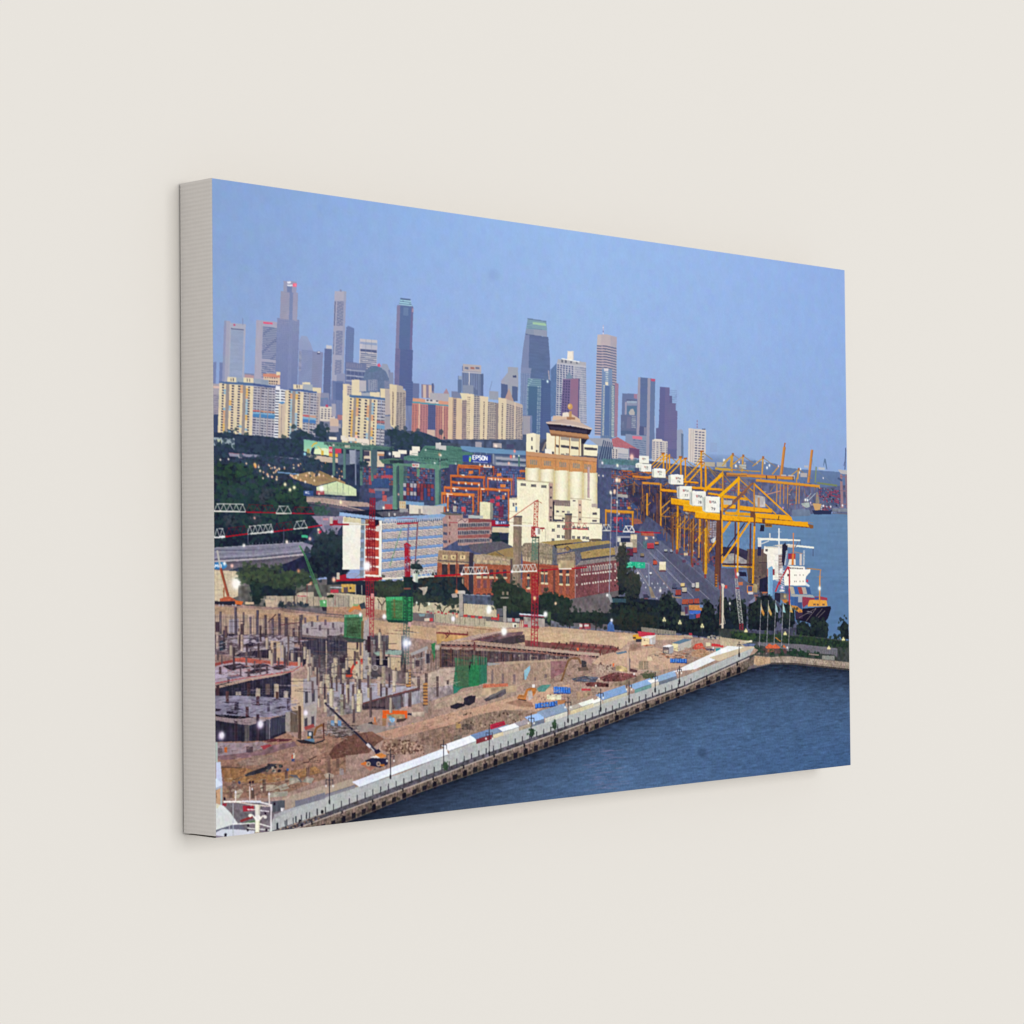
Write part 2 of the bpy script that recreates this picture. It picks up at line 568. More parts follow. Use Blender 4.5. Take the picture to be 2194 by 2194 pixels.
q = [(1085, 970), (1140, 970), (1130, 1560), (1075, 1560)]
fill(q, '5a74a4')
grid(sub([(1060, 960), (1084, 960), (1072, 1560), (1046, 1560)], 0, 1, 0, 1), 1, 30, .7, .5, 'd0d0c0')
q = [(1150, 960), (1200, 975), (1200, 1580), (1150, 1580)]
fill(q, '6880a0')
grid(q, 1, 30, .6, .5, 'c8d0c4')
fill([(1200, 935), (1243, 945), (1228, 1570), (1192, 1570)], '9c7a94')
grid([(1204, 960), (1240, 965), (1226, 1500), (1196, 1500)], 2, 24, .5, .4, 'b890a0', a=.7)
# slab pair and stepped mauve tower
K(1330, 780, 250)
fill([(25, 478), (275, 490), (275, 900), (262, 1180), (0, 1180), (0, 850), (15, 830)], '6c7aa4')
fill([(215, 490), (275, 492), (272, 575), (215, 560)], 'b08098', a=.8)
rect(95, 578, 268, 600, '5a648c', .05)
rect(100, 605, 268, 640, '9cacc4')
rect(70, 620, 100, 830, 'a09cb4', ln_=-.02)
rect(105, 640, 268, 680, '8c94b0')
fill([(105, 690), (265, 690), (262, 830), (100, 830)], '58789a')
fill([(130, 800), (165, 740), (205, 735), (232, 800), (225, 840), (150, 840)], 'b4b0b0')
fill([(0, 835), (100, 830), (190, 850), (255, 850), (255, 1180), (0, 1180)], '667094')
grid([(180, 850), (250, 855), (245, 1060), (175, 1050)], 1, 7, 1, .5, 'a4acbc')
fill([(110, 870), (170, 870), (165, 1060), (90, 1060)], '747698')
grid([(20, 940), (60, 940), (55, 1050), (18, 1050)], 3, 6, .4, .4, '94a0b8')
rect(0, 1095, 250, 1160, '56688c', .03)
q = [(285, 215), (570, 240), (552, 1560), (250, 1560)]
fill([(285, 215), (325, 218), (305, 1560), (252, 1560)], 'a09aac')
fill([(325, 218), (445, 226), (420, 1560), (305, 1560)], '6274a0', nh=.02)
grid([(325, 218), (445, 226), (425, 1040), (310, 1020)], 1, 50, 1, .35, '5a6c98', a=.6)
fill([(310, 1020), (425, 1030), (420, 1170), (305, 1170)], '545e88')
fill([(385, 1040), (425, 1040), (420, 1170), (385, 1170)], '7e82a0')
fill([(445, 228), (492, 232), (468, 1560), (418, 1560)], '9e9aae')
fill([(492, 232), (570, 240), (556, 1100), (580, 1560), (468, 1560)], '687aa4')
fill([(500, 236), (570, 244), (566, 285), (498, 275)], 'c0587c')
q = [(80, 1150), (425, 1185), (420, 1560), (60, 1560)]
fill(q, '8894b0')
fill([(190, 1180), (355, 1195), (355, 1248), (190, 1228)], 'd87890')
for i in range(8):
    line([(200, 1250 + i * 36), (418, 1275 + i * 36)], 9, '5c7094')
line([(560, 850), (576, 1240)], 8, 'a8b4d0')
fill([(648, 368), (808, 380), (806, 515), (850, 520), (848, 640), (910, 648), (910, 765), (936, 770), (930, 1560), (580, 1560), (582, 1055), (622, 1050), (630, 960)], '66689a', col2='646694')
fill([(735, 375), (808, 380), (806, 515), (850, 520), (848, 640), (910, 648), (910, 765), (936, 770), (930, 1400), (715, 1400)], '746e9a', a=.8)
for i in range(34):
    line([(640, 420 + i * 30), (930, 436 + i * 30)], 7, '5c608e', a=.5)
fill([(806, 515), (850, 520), (848, 640), (806, 640)], '5c6090', a=.6)
fill([(930, 1090), (1000, 1070), (1030, 1100), (1035, 1560), (925, 1560)], '98a2bc')
fill([(1000, 1140), (1036, 1150), (1036, 1560), (998, 1560)], '667898')
fill([(1480, 1290), (1590, 1300), (1600, 1450), (1480, 1450)], '90a4cc', a=.5)
# two white blocks
q = [(520, 1245), (775, 1275), (770, 1600), (515, 1600)]
fill(q, 'd4c8c0')
fill([(545, 1235), (680, 1240), (690, 1265), (540, 1255)], 'e4d8cc')
for r_ in range(10):
    for x0, x1 in ((525, 565), (590, 625), (645, 690), (700, 725), (745, 772)):
        y = 1278 + r_ * 31 + (x0 - 520) * .09
        rect(x0, y, x1, y + 14, '6c7090')
q = [(1122, 1055), (1412, 1085), (1400, 1700), (1112, 1600)]
fill(q, 'd6ccc4')
part(q, 0, .1, 0, 1, 'dcd0c4')
part(q, .12, .16, .03, 1, 'b4a4a4', a=.7)
part(q, .25, .29, .03, 1, 'b8a8a8', a=.7)
for r_ in range(13):
    for x0 in (1232, 1290, 1345):
        y = 1106 + r_ * 44.5 + (x0 - 1232) * .1
        rect(x0 - r_ * 1.2, y, x0 + 40 - r_ * 1.2, y + 20, '6a6c88')
line([(1265, 915), (1262, 1055)], 7, 'b09cb0')
for y in (930, 985, 1030):
    rect(1256, y, 1274, y + 16, '8c6c94')
rect(1345, 1062, 1400, 1082, '5a6080')
# hazy hill and far shore on the right
K(1580, 780, 250)
for i_ in range(12):
    fill([(-560, 1470 + i_ * 14), (0, 1500 + i_ * 14), (300, 1560 + i_ * 14), (300, 1800), (-560, 1800)], '6c84b4', a=.14)
fill([(-100, 1600), (300, 1590), (620, 1640), (800, 1705), (1100, 1740), (1500, 1765), (1830, 1790), (1830, 2200), (-400, 2200), (-400, 1640)], '667eac', col2='5a7098', n2=.03)

# low ground and greenery seen between the blocks
K(0, 0)
fill([(640, 850), (1140, 890), (1140, 960), (640, 930)], '7682aa', nv=.06)
for i_ in range(40):
    x_ = 650 + rng.random() * 480
    rect(x_, 870 + rng.random() * 40, x_ + 8 + rng.random() * 14, 950, pick(['7c86a8', '8c90ac', '6c7898', 'a09ca8']))
fill([(455, 905), (800, 920), (1130, 930), (1300, 975), (1300, 1020), (455, 1010)], '4b5876', n2=.14)


# ---- housing blocks
CREAM, SHADE, PALE = 'dfceac', '978d8c', 'b0aeb8'
WD = ['3e405c', '4a4a66', '565270', '34385a']
ACC = ['e0ac58', '8cb4cc', 'dca078', '9cbcd0', 'e6cfa6', 'e6cfa6', 'e6cfa6']


def flats(q, bands, rows):
    """bands: (u0, u1, kind); c cream pier, s shaded recess, w balconies, g wall with window rows"""
    for u0, u1, kd in bands:
        if kd == 'c':
            part(q, u0, u1, 0, 1, CREAM, nv=.03, n1=.02)
        elif kd == 's':
            part(q, u0, u1, 0, 1, SHADE, nv=.04)
        elif kd in 'wx':
            part(q, u0, u1, 0, 1, 'dccaa8')
            c = None
            for r_ in range(rows):
                if c is None or rng.random() < .45:
                    c = pick(ACC)
                a, b = (.42, 1) if kd == 'w' else (0, .58)
                part(q, u0 + (u1 - u0) * a, u0 + (u1 - u0) * b, (r_ + .05) / rows, (r_ + .95) / rows, c, a=.9)
                a, b = (.02, .5) if kd == 'w' else (.5, .98)
                part(q, u0 + (u1 - u0) * a, u0 + (u1 - u0) * b, (r_ + .3) / rows, (r_ + .8) / rows, pick(WD))
        elif kd == 'g':
            part(q, u0, u1, 0, 1, 'b4b2bc', nh=.03)
            for r_ in range(rows):
                part(q, u0 + (u1 - u0) * .06, u0 + (u1 - u0) * .5, (r_ + .3) / rows, (r_ + .68) / rows, pick(WD), a=.85)
                part(q, u0 + (u1 - u0) * .62, u0 + (u1 - u0) * .9, (r_ + .3) / rows, (r_ + .68) / rows, pick(WD), a=.85)


K(450, 780, 250)
q = rect(60, 318, 160, 830, 'a8a0ac', .02)
grid(sub(q, 0, 1, .35, 1), 1, 12, 1, .45, '7c7890')
part(q, 0, 1, .08, .15, 'd8b8b0')
rect(60, 830, 160, 1250, '3c4a70')
# salmon roofed block behind
rect(890, 150, 1165, 330, 'd8c0a8', .04)
rect(880, 150, 1165, 205, 'd08c78', .05)
rect(1100, 125, 1170, 180, 'e8d4b0')
grid([(975, 260), (1130, 268), (1125, 350), (975, 340)], 4, 2, .7, .45, '4c485c')
grid([(905, 205), (1130, 215), (1130, 240), (905, 235)], 6, 1, .5, .7, '7c6470')
rect(960, 225, 1155, 380, 'd8c4ac', .04, a=.01)
# block one
for x0, x1, y, c in ((290, 440, 210, 'e2d3b2'), (440, 560, 215, '98a4b8'), (558, 722, 220, 'e2d3b2'), (722, 850, 235, '98a4b8'), (850, 975, 255, '8f9cb2')):
    rect(x0, y, x1, y + 110, c, .06)
for x in (348, 385, 615, 655):
    rect(x, 230 + (x - 348) * .03, x + 12, 278 + (x - 348) * .03, '54506c')
fill([(160, 290), (210, 282), (720, 310), (1090, 365), (1085, 405), (720, 352), (160, 325)], '56709c')
fill([(720, 318), (1090, 368), (1086, 400), (720, 350)], '4c5c90')
q = [(160, 312), (1090, 392), (1062, 1280), (128, 1190)]
flats(q, [(0, .05, 'c'), (.05, .12, 'w'), (.12, .18, 's'), (.18, .265, 'x'), (.265, .33, 'c'), (.33, .42, 'w'), (.42, .475, 's'), (.475, .55, 'x'), (.55, .605, 'c')], 20)
flats(q, [(.605, .735, 'g'), (.745, .865, 'g'), (.875, 1, 'g')], 20)
for u in (.735, .865):
    part(q, u, u + .012, 0, 1, '8c848c')
for u0, u1 in ((.61, .73), (.75, .865), (.88, 1)):
    part(q, u0, u1, .445, .47, 'c8605c' if u0 < .7 else 'c08c74')
    part(q, u0, u1, .48, .51, '84b0d0')
    part(q, u0, u1, .51, .575, '4c84bc')
    part(q, u0, u1, .94, .965, 'b06468')
    part(q, u0, u1, .975, 1.01, '6ca4d0')
# white stepped block and slim tower between
fill([(1095, 350), (1165, 365), (1165, 410), (1265, 425), (1255, 1250), (1060, 1250)], 'e4e6ea')
for i in range(18):
    y = 440 + i * 46
    line([(1090 - i * 1.4, y), (1155, y + 4)], 17, '444a66')
    if i < 4:
        line([(1178, y + 4), (1255, y + 12)], 17, '444a66')
q = [(1140, 650), (1245, 640), (1240, 1260), (1130, 1250)]
fill(q, 'd2bea8', nv=.04)
fill([(1135, 628), (1215, 615), (1250, 640), (1190, 660)], '5a90c0')
line([(1190, 680), (1178, 1240)], 12, 'a09090')
fill([(1248, 440), (1290, 440), (1275, 1260), (1232, 1260)], 'c6b49c')
# block two
fill([(1700, 380), (1840, 402), (1808, 1040), (1690, 1040)], 'b8aaa8')
grid([(1765, 530), (1805, 535), (1785, 1010), (1750, 1010)], 2, 11, .6, .55, '706c84')
rect(1700, 380, 1842, 470, 'e2d2b0', .06)
rect(1380, 330, 1540, 420, 'e2d3b2', .05)
rect(1535, 295, 1665, 360, 'e4d6b8', .05)
rect(1545, 330, 1700, 430, 'a4acb8', .05)
for x in (1438, 1474):
    rect(x, 345, x + 14, 395, '54506c')
fill([(1310, 405), (1540, 415), (1770, 452), (1768, 490), (1540, 452), (1310, 440)], '50689c')
q = [(1262, 425), (1775, 482), (1740, 1290), (1238, 1230)]
flats(q, [(0, .09, 'c'), (.09, .21, 'w'), (.21, .31, 's'), (.31, .465, 'x'), (.465, .565, 'c')], 18)
flats(q, [(.565, .765, 'g'), (.785, 1, 'g')], 18)
part(q, .765, .787, 0, 1, 'a08c88')
for u0, u1 in ((.57, .765), (.79, 1)):
    part(q, u0, u1, .46, .5, 'c0646c' if u0 < .7 else 'c89a88')
    part(q, u0, u1, .51, .55, '84b0d0')
    part(q, u0, u1, .55, .62, '4c7cbc')
# small white block and low roofs to its right
K(450, 580, 350)
rect(1300, 1600, 1480, 1770, 'd8ccc0', .03)
grid([(1310, 1620), (1470, 1628), (1465, 1760), (1305, 1750)], 4, 5, .55, .45, '5c5c78')
rect(1370, 1580, 1400, 1610, 'c04c70')
rect(1440, 1570, 1490, 1720, 'a8a4b4')
rect(1290, 1770, 1520, 1900, 'a8a0ac', .02)
rect(1300, 1780, 1420, 1850, '787c98', .05)
rect(1420, 1740, 1520, 1830, 'd0b8a4', .05)
rect(1510, 1700, 1570, 1760, 'b07880')
# block three, left piece
q = rect(1575, 1335, 1655, 2050, 'e6d4b0', .03, -.02)
rect(1620, 1350, 1700, 1480, 'c4b8b0', .03)
grid([(1630, 1360), (1695, 1364), (1695, 1470), (1625, 1470)], 3, 4, .7, .4, '64607c')
rect(1680, 1285, 1770, 1470, 'e2d3b2')
rect(1768, 1290, 1850, 1420, 'b8b4bc', .06)
rect(1700, 1430, 1790, 1480, 'e2d3b2')
rect(1790, 1440, 1900, 1490, 'a4a8b8')
rect(1895, 1430, 2010, 1490, 'e2d3b2', .04)
fill([(1650, 1465), (1932, 1485), (2075, 1500), (2075, 1530), (1932, 1512), (1650, 1495)], '50709e')
q = [(1625, 1490), (2078, 1530), (2055, 2120), (1600, 2070)]
flats(q, [(0, .07, 'c'), (.07, .17, 'w'), (.17, .24, 's'), (.24, .36, 'x'), (.36, .46, 'c'), (.46, .58, 'w'), (.58, .64, 's'), (.64, .75, 'x')], 16)
flats(q, [(.73, .79, 'c'), (.79, .89, 'g'), (.9, 1, 'g')], 16)
for u0, u1 in ((.79, .89), (.9, 1)):
    part(q, u0, u1, .42, .46, 'b06a70')
    part(q, u0, u1, .5, .58, '6ca0c8')
# tall cream tower
K(800, 580, 350)
rect(85, 1388, 210, 1500, 'e4d2ae', .06)
rect(140, 1400, 215, 1700, 'b8aca8')
fill([(192, 1335), (280, 1350), (270, 1880), (205, 1830)], 'dccaa8', nv=.02)
fill([(280, 1348), (350, 1362), (355, 1400), (385, 1420), (382, 1900), (262, 1880)], 'b4a8a0')
grid([(225, 1425), (245, 1428), (238, 1830), (220, 1820)], 1, 22, .9, .5, '5c4c54')
grid([(275, 1430), (382, 1440), (378, 1890), (265, 1870)], 3, 22, .72, .45, '66626e')
# salmon block
q = [(460, 1560), (888, 1600), (885, 1990), (450, 1990)]
fill([(470, 1500), (890, 1545), (888, 1610), (460, 1565)], 'd89a80')
fill([(615, 1512), (775, 1530), (770, 1570), (615, 1550)], 'd4ccc8')
for x in (630, 672, 740):
    rect(x, 1520 + (x - 630) * .08, x + 28, 1536 + (x - 630) * .08, '5a5870')
fill([(460, 1540), (890, 1585), (888, 1612), (460, 1568)], '5a9aac')
fill(q, 'bc8084')
part(q, 0, .2, 0, 1, 'c88078')
grid(sub(q, 0, .44, .03, 1), 6, 20, .55, .5, '8c6070')
part(q, .18, .22, 0, 1, 'e4b49c')
part(q, .44, .65, 0, 1, '566090')
grid(sub(q, .44, .65, 0, 1), 4, 18, .5, .4, '4a5280')
part(q, .65, 1, 0, 1, 'c0847c')
grid(sub(q, .65, 1, .03, 1), 5, 20, .6, .5, '8a5c70')
part(q, .84, .87, 0, 1, 'e0b096')
part(q, .42, .64, .72, 1, 'd0b4a4')
# cream slabs
fill([(890, 1490), (1050, 1510), (1045, 1990), (880, 1990)], 'dcc0a0')
part([(890, 1490), (1050, 1510), (1045, 1990), (880, 1990)], .3, .6, 0, 1, 'b89c8c')
grid([(950, 1515), (980, 1518), (972, 1990), (942, 1990)], 1, 20, 1, .55, '66607a')
fill([(1025, 1440), (1110, 1450), (1110, 1560), (1045, 1560), (1045, 1500)], 'e2d3b2')
fill([(1050, 1525), (1110, 1525), (1105, 1990), (1045, 1990)], 'a89490')
grid([(1052, 1530), (1108, 1533), (1104, 1990), (1046, 1990)], 3, 20, .6, .5, '706474')
fill([(1105, 1448), (1190, 1460), (1180, 1990), (1100, 1990)], 'e4d0ae', nv=.02)
grid([(1112, 1480), (1150, 1484), (1140, 1990), (1105, 1990)], 2, 20, .4, .45, '5a4e5c')
q = [(1190, 1470), (1290, 1480), (1275, 1990), (1180, 1990)]
fill(q, 'b8aca4')
grid(q, 3, 22, .75, .42, '5c5a70')
fill([(1262, 1475), (1360, 1490), (1345, 1990), (1258, 1990)], 'dfccac')
grid([(1302, 1540), (1318, 1542), (1312, 1990), (1296, 1990)], 1, 20, 1, .5, '5a4e5c')
q = [(1355, 1545), (1455, 1555), (1440, 1990), (1342, 1990)]
fill(q, 'b8aaa0')
grid(q, 4, 20, .7, .42, '5c5a70')
fill([(1450, 1560), (1490, 1560), (1480, 1990), (1440, 1990)], '8c8084')
fill([(1480, 1495), (1580, 1512), (1565, 1990), (1475, 1990)], 'dfccac')
grid([(1520, 1560), (1536, 1562), (1528, 1990), (1512, 1990)], 1, 20, 1, .5, '5a4e5c')
q = [(1575, 1515), (1765, 1580), (1765, 1990), (1562, 1990)]
fill(q, 'c0b0a4')
part(q, .5, .56, 0, 1, 'd8c4ac')
grid(sub(q, 0, .5, .1, 1), 3, 18, .72, .42, '5c5a70')
grid(sub(q, .58, 1, .1, 1), 3, 18, .72, .42, '5c5a70')

# ---- woods under the housing, left
K(450, 780, 250)
DK = ['232c44', '2b3850', '33445a', '2a4048', '36485e']
DK2 = ['1a2034', '1f2a3c', '243a40', '2a463e', '2e3c4c']
K(0, 0)
fill([(455, 925), (1150, 985), (1150, 1040), (455, 1300)], '2e3a54', n2=.15)
K(450, 780, 250)
fill([(55, 1205), (410, 1230), (405, 1420), (55, 1380)], '94a4ae')
fill([(110, 1240), (190, 1240), (205, 1390), (140, 1370)], 'b8c4a4')
foliage([(55, 1370), (160, 1290), (175, 1240), (195, 1340), (290, 1300), (410, 1420), (410, 1240), (520, 1230), (700, 1290), (900, 1290), (1010, 1230), (1180, 1260), (1250, 1240), (1330, 1270), (1370, 1140), (1500, 1070), (1640, 1150), (1760, 1210), (1932, 1230), (1932, 1500), (1300, 1600), (55, 1640)], DK, 420, 7, base='2c3852')
foliage([(1750, 1060), (1840, 1020), (1932, 1060), (1932, 1240), (1740, 1180)], DK, 60, 6, base='323e5a')
foliage([(170, 1150), (260, 1150), (385, 1110), (385, 1215), (150, 1200)], DK, 30, 5, base='2c3c50')
# flyover
fill([(310, 1465), (840, 1500), (1500, 1560), (1500, 1590), (840, 1540), (330, 1520)], '8c8ca4')
line([(310, 1466), (560, 1486)], 8, 'a86c80')
fill([(460, 1500), (520, 1500), (560, 1640), (500, 1620)], '9c94a4')
rect(690, 1570, 735, 1740, '7c6c88')
rect(600, 1560, 700, 1700, '2c2c50')
foliage([(730, 1560), (900, 1500), (1500, 1580), (1932, 1560), (1932, 1740), (1500, 1780), (760, 1740)], DK, 130, 7, base='333c58')

# ---- port land, sea: large grounds first
K(0, 0)
fill([(860, 970), (1300, 975), (1420, 990), (1560, 1010), (1600, 1030), (1760, 1065), (1760, 1110), (1560, 1130), (1560, 1300), (1180, 1260), (800, 1130)], '4c5478', n2=.12)
fill([(455, 1240), (1180, 1240), (1600, 1270), (1840, 1350), (1840, 1460), (1500, 1480), (1180, 1610), (600, 1810), (455, 1810)], '6c6468', n2=.12)
fill([(1540, 1085), (1690, 1105), (1760, 1098), (1840, 1100), (1840, 1380), (1700, 1420), (1540, 1300)], '6487b0', col2='5478a6', nw=.03, n2=.02)

# ---- container yard behind
K(640, 910, 290)
fill([(900, 560), (1932, 560), (1932, 1200), (850, 1200)], '3f4768', n2=.15)
boxes([(900, 570), (1350, 580), (1350, 860), (880, 850)], 13, 8)
rect(1045, 760, 1290, 890, '3c5484', .02)
grid([(1045, 765), (1290, 770), (1290, 885), (1045, 880)], 9, 1, .12, 1, '2c3c6c')
rect(1240, 620, 1330, 710, '38508c')
rect(1180, 715, 1340, 755, 'b84c5c')
rect(1000, 715, 1110, 850, 'a84c58')
rect(1040, 760, 1170, 870, '3a5282')
fill([(1000, 905), (1230, 930), (1220, 990), (1000, 960)], 'a85058')
rect(1080, 900, 1290, 935, '7c7c94', .02)
rect(1090, 940, 1190, 1040, '4c5c88')
fill([(1100, 1100), (1350, 1000), (1350, 1210), (1100, 1210)], '6a7492', n1=.03)
rect(1195, 1000, 1255, 1085, 'bc5c58')
rect(1225, 1130, 1335, 1200, 'b84c50')
glow(1212, 1180, 12, 'fff4e0', .9)
boxes([(1490, 590), (1932, 610), (1932, 840), (1490, 820)], 14, 7)
q = [(1490, 825), (1932, 845), (1932, 1080), (1490, 1060)]
fill(q, '33344e')
pal = ['8c3c48', '963f48', 'a05048', '7c3444', '3c4c84', 'b8b4b8', '8c404c', '5c3048', '44508a']
for i in range(9):
    for j in range(4):
        part(q, i / 9 + .008, (i + .86) / 9, j / 4, (j + .97) / 4, pick(pal) if not (i in (0, 2, 3) and j in (0, 2)) else 'b0aeb4')

# ---- hill woods at far left, with the lit path
K(450, 980, 290)
foliage([(55, 100), (300, 90), (600, 200), (760, 240), (950, 330), (1150, 300), (1400, 480), (1370, 620), (1480, 800), (1480, 1000), (1330, 1220), (900, 1250), (55, 1290)], DK2, 900, 8, base='1e2638')
foliage([(330, 0), (700, 20), (1000, 140), (1200, 160), (1250, 300), (1000, 320), (640, 200), (400, 100)], DK, 80, 7, base='30384e')
for pts, n in (([(80, 130), (520, 120), (620, 230), (300, 330), (70, 300)], 70), ([(880, 480), (1200, 430), (1380, 560), (1340, 680), (950, 640)], 80)):
    foliage(pts, ['223038', '26403a', '2e4a3c', '34523e'], n, 7, base='202c38')
for x, y in ((780, 560), (820, 500), (290, 900), (640, 880)):
    crown(x, y, 70, 60, ['2a3640', '343c46', '3c4450'], 20, 5, base='26303e')
# cream shed with the ribbed roof
fill([(960, 195), (1300, 230), (1310, 245), (970, 215)], '6c90bc')
fill([(1150, 260), (1440, 190), (1560, 180), (1932, 350), (1932, 380), (1800, 330), (1520, 405), (1200, 300)], 'a0835c', nh=.05)
for i in range(9):
    line([(1250 + i * 40, 255 + i * 3), (1560 + i * 30, 330 + i * 2)], 4, '8a6c5c', a=.6)
fill([(1560, 180), (1850, 330), (1800, 330), (1470, 200)], '937a54')
fill([(1520, 415), (1810, 335), (2010, 400), (2090, 450), (2090, 545), (1850, 535), (1520, 500)], 'cddcae', n1=.02)
for x in (1680, 1820, 1900, 1980):
    line([(x, 360), (x, 530)], 5, '7c8c80')
fill([(1520, 470), (1932, 500), (1932, 545), (1520, 520)], 'aab49c', a=.5)
rect(1335, 465, 1475, 540, '34508c', .03)
text('RCL', 1362, 482, 18, 30, 'dce4f4', 8)
rect(1515, 470, 1630, 525, 'a04850')
fill([(1380, 540), (1932, 560), (1932, 600), (1380, 600)], '6c6c7c', n1=.05)
fill([(1380, 560), (1600, 570), (1932, 610), (2250, 640), (2350, 700), (1932, 690), (1600, 640), (1380, 615)], 'b49a90', n1=.04)
line([(1380, 618), (1640, 640), (1932, 690), (2300, 780)], 14, 'c4a89c')
fill([(1380, 625), (1640, 650), (1932, 700), (2200, 770), (2200, 800), (1932, 740), (1640, 690), (1400, 650)], '6a5f6e')
fill([(1420, 665), (1640, 690), (1932, 740), (1932, 830), (1500, 820)], '4a5064', n2=.1)
foliage([(1480, 700), (1620, 700), (1700, 780), (1500, 790)], ['34504c', '3e5c50'], 20, 6, base='3a5250')
fill([(1450, 830), (1932, 830), (1932, 900), (1780, 1110), (1640, 1090), (1560, 960)], '9488a0', n1=.04)
fill([(1620, 960), (1720, 960), (1830, 1060), (1800, 1130), (1660, 1080)], '74748e')
rect(1610, 860, 1690, 890, 'c89098')
for x, y in ((150, 28), (265, 20), (640, 92), (652, 130), (648, 108), (695, 132), (766, 205), (820, 237), (832, 264), (886, 272), (952, 308), (926, 140), (910, 213), (943, 188), (960, 172), (988, 158), (716, 186), (1150, 246), (1172, 254), (1256, 246), (1374, 252), (1494, 252), (1558, 240), (1620, 256), (1748, 265), (1888, 268), (1292, 314), (1360, 344), (1490, 324), (1230, 284), (1264, 108), (1340, 164), (520, 82), (1585, 130), (1848, 300), (1556, 514)):
    glow(x, y, 9 if rng.random() < .6 else 7, pick(['ffd8b0', 'ffb890', 'fff0e0', 'ffc8a8']), .9)
for i in range(26):
    glow(620 + rng.random() * 1300, 60 + rng.random() * 240, 4.5 + rng.random() * 3, pick(['ffc890', 'ffb070', 'ffe8d0']), .8)
for x, y in ((1072, 380), (1142, 456), (1202, 424), (1866, 636)):
    glow(x, y, 13, 'fff4c0', .95)
glow(1592, 440, 22, 'ffffff', 1.0)
for x, y, r_, c in ((640, 100, 12, 'ffb050'), (650, 125, 10, 'ff9040')):
    glow(x, y, r_, c, .7)
# lower flyover deck
fill([(55, 1290), (500, 1250), (1320, 1205), (1480, 1250), (1480, 1330), (1330, 1380), (800, 1460), (55, 1490)], '86849a', nh=.06)
line([(60, 1285), (700, 1248), (1330, 1205)], 10, 'a09cac')
line([(60, 1320), (700, 1320), (1250, 1270)], 26, '66657e', a=.8)
line([(60, 1340), (500, 1340), (1450, 1255)], 8, 'a4a2b2', a=.6)
line([(60, 1420), (700, 1382), (1460, 1310)], 8, 'b8b6c4', a=.7)
line([(60, 1452), (700, 1420), (1450, 1340)], 22, '5e5c70')
line([(60, 1480), (700, 1440), (1340, 1380)], 22, 'b4aab0')
fill([(55, 1492), (700, 1456), (1340, 1392), (1100, 1510), (800, 1585), (420, 1560), (240, 1620), (55, 1610)], '67616f', n1=.05)
fill([(55, 1492), (700, 1456), (1340, 1392), (1330, 1420), (700, 1500), (55, 1530)], '4c4858', a=.5)
fill([(800, 1585), (1100, 1500), (1340, 1400), (1420, 1640), (1000, 1680)], '232642', n2=.15)
for i in range(16):
    line([(560 + i * 48, 1245 - i * 2.6), (560 + i * 48, 1215 - i * 2.6)], 5, '8c8ca4')
for x in (540, 1050):
    line([(x, 1000), (x, 1240)], 9, '5e6078')
rect(1305, 1100, 1395, 1138, '3fb488', .06)
# jib lattices, red and white
for p0, p1, h, n, c in (((60, 760), (510, 770), 105, 5, 'b8b8b4'), ((510, 770), (940, 786), 105, 4, '701828'), ((940, 794), (1165, 794), 105, 2, 'b4b4b2'), ((1165, 794), (1490, 796), 90, 3, '7a1c2c')):
    truss(p0, p1, h, n, c, 15, 9 if c[0] != '7' else 5)
line([(60, 763), (505, 772)], 17, 'e2dcd2')
line([(505, 775), (940, 786)], 11, 'b01428')
line([(940, 794), (1165, 794)], 14, 'd8d4c8')
line([(1165, 794), (1490, 797)], 12, 'bc1830')
for p0, p1, h, n, c in (((60, 1135), (215, 1130), 120, 2, 'b4b6b6'), ((215, 1130), (540, 1085), 120, 3, '6c1626'), ((530, 1090), (905, 1055), 110, 5, 'b8bab8'), ((905, 1055), (1200, 1015), 110, 3, '701828'), ((1190, 1020), (1390, 995), 105, 2, 'b0b4b2')):
    truss(p0, p1, h, n, c, 12, 9 if c[0] != '6' and c[0] != '7' else 5)
line([(60, 1138), (215, 1128)], 20, 'e8e8e8')
line([(215, 1128), (540, 1084)], 18, 'b41428')
line([(580, 1084), (910, 1056)], 22, 'ccccc8')
line([(905, 1055), (1190, 1018)], 16, 'c0162c')
line([(1190, 1018), (1395, 996)], 16, 'c8c8c4')
line([(1395, 994), (1600, 962)], 18, 'b81830')
glow(880, 1052, 12, 'ffffff', .8)
glow(170, 1128, 14, 'ffffff', .6)
for x, y, r_, c in ((1548, 1028, 12, 'ffe0c0'), (1545, 1086, 14, 'fff0c8'), (1572, 1062, 14, 'ff2850'), (1425, 1155, 13, 'ffc8c0'), (1096, 1200, 13, 'fff0e4'), (482, 1250, 13, 'fff4e8'), (636, 860, 8, 'f0a8a0')):
    glow(x, y, r_, c, .95)
# tree by the flyover
fill([(1900, 870), (1940, 870), (1940, 1250), (1900, 1240)], 'c8bcbc')
foliage([(1510, 1180), (1620, 1100), (1760, 1080), (1900, 1130), (1990, 1250), (2000, 1420), (1960, 1560), (1932, 1700), (1600, 1700), (1420, 1640), (1380, 1480), (1470, 1380), (1440, 1290)], ['161c2e', '1c2436', '232f3c', '2a3a40', '303f48'], 420, 8, base='1a2134')
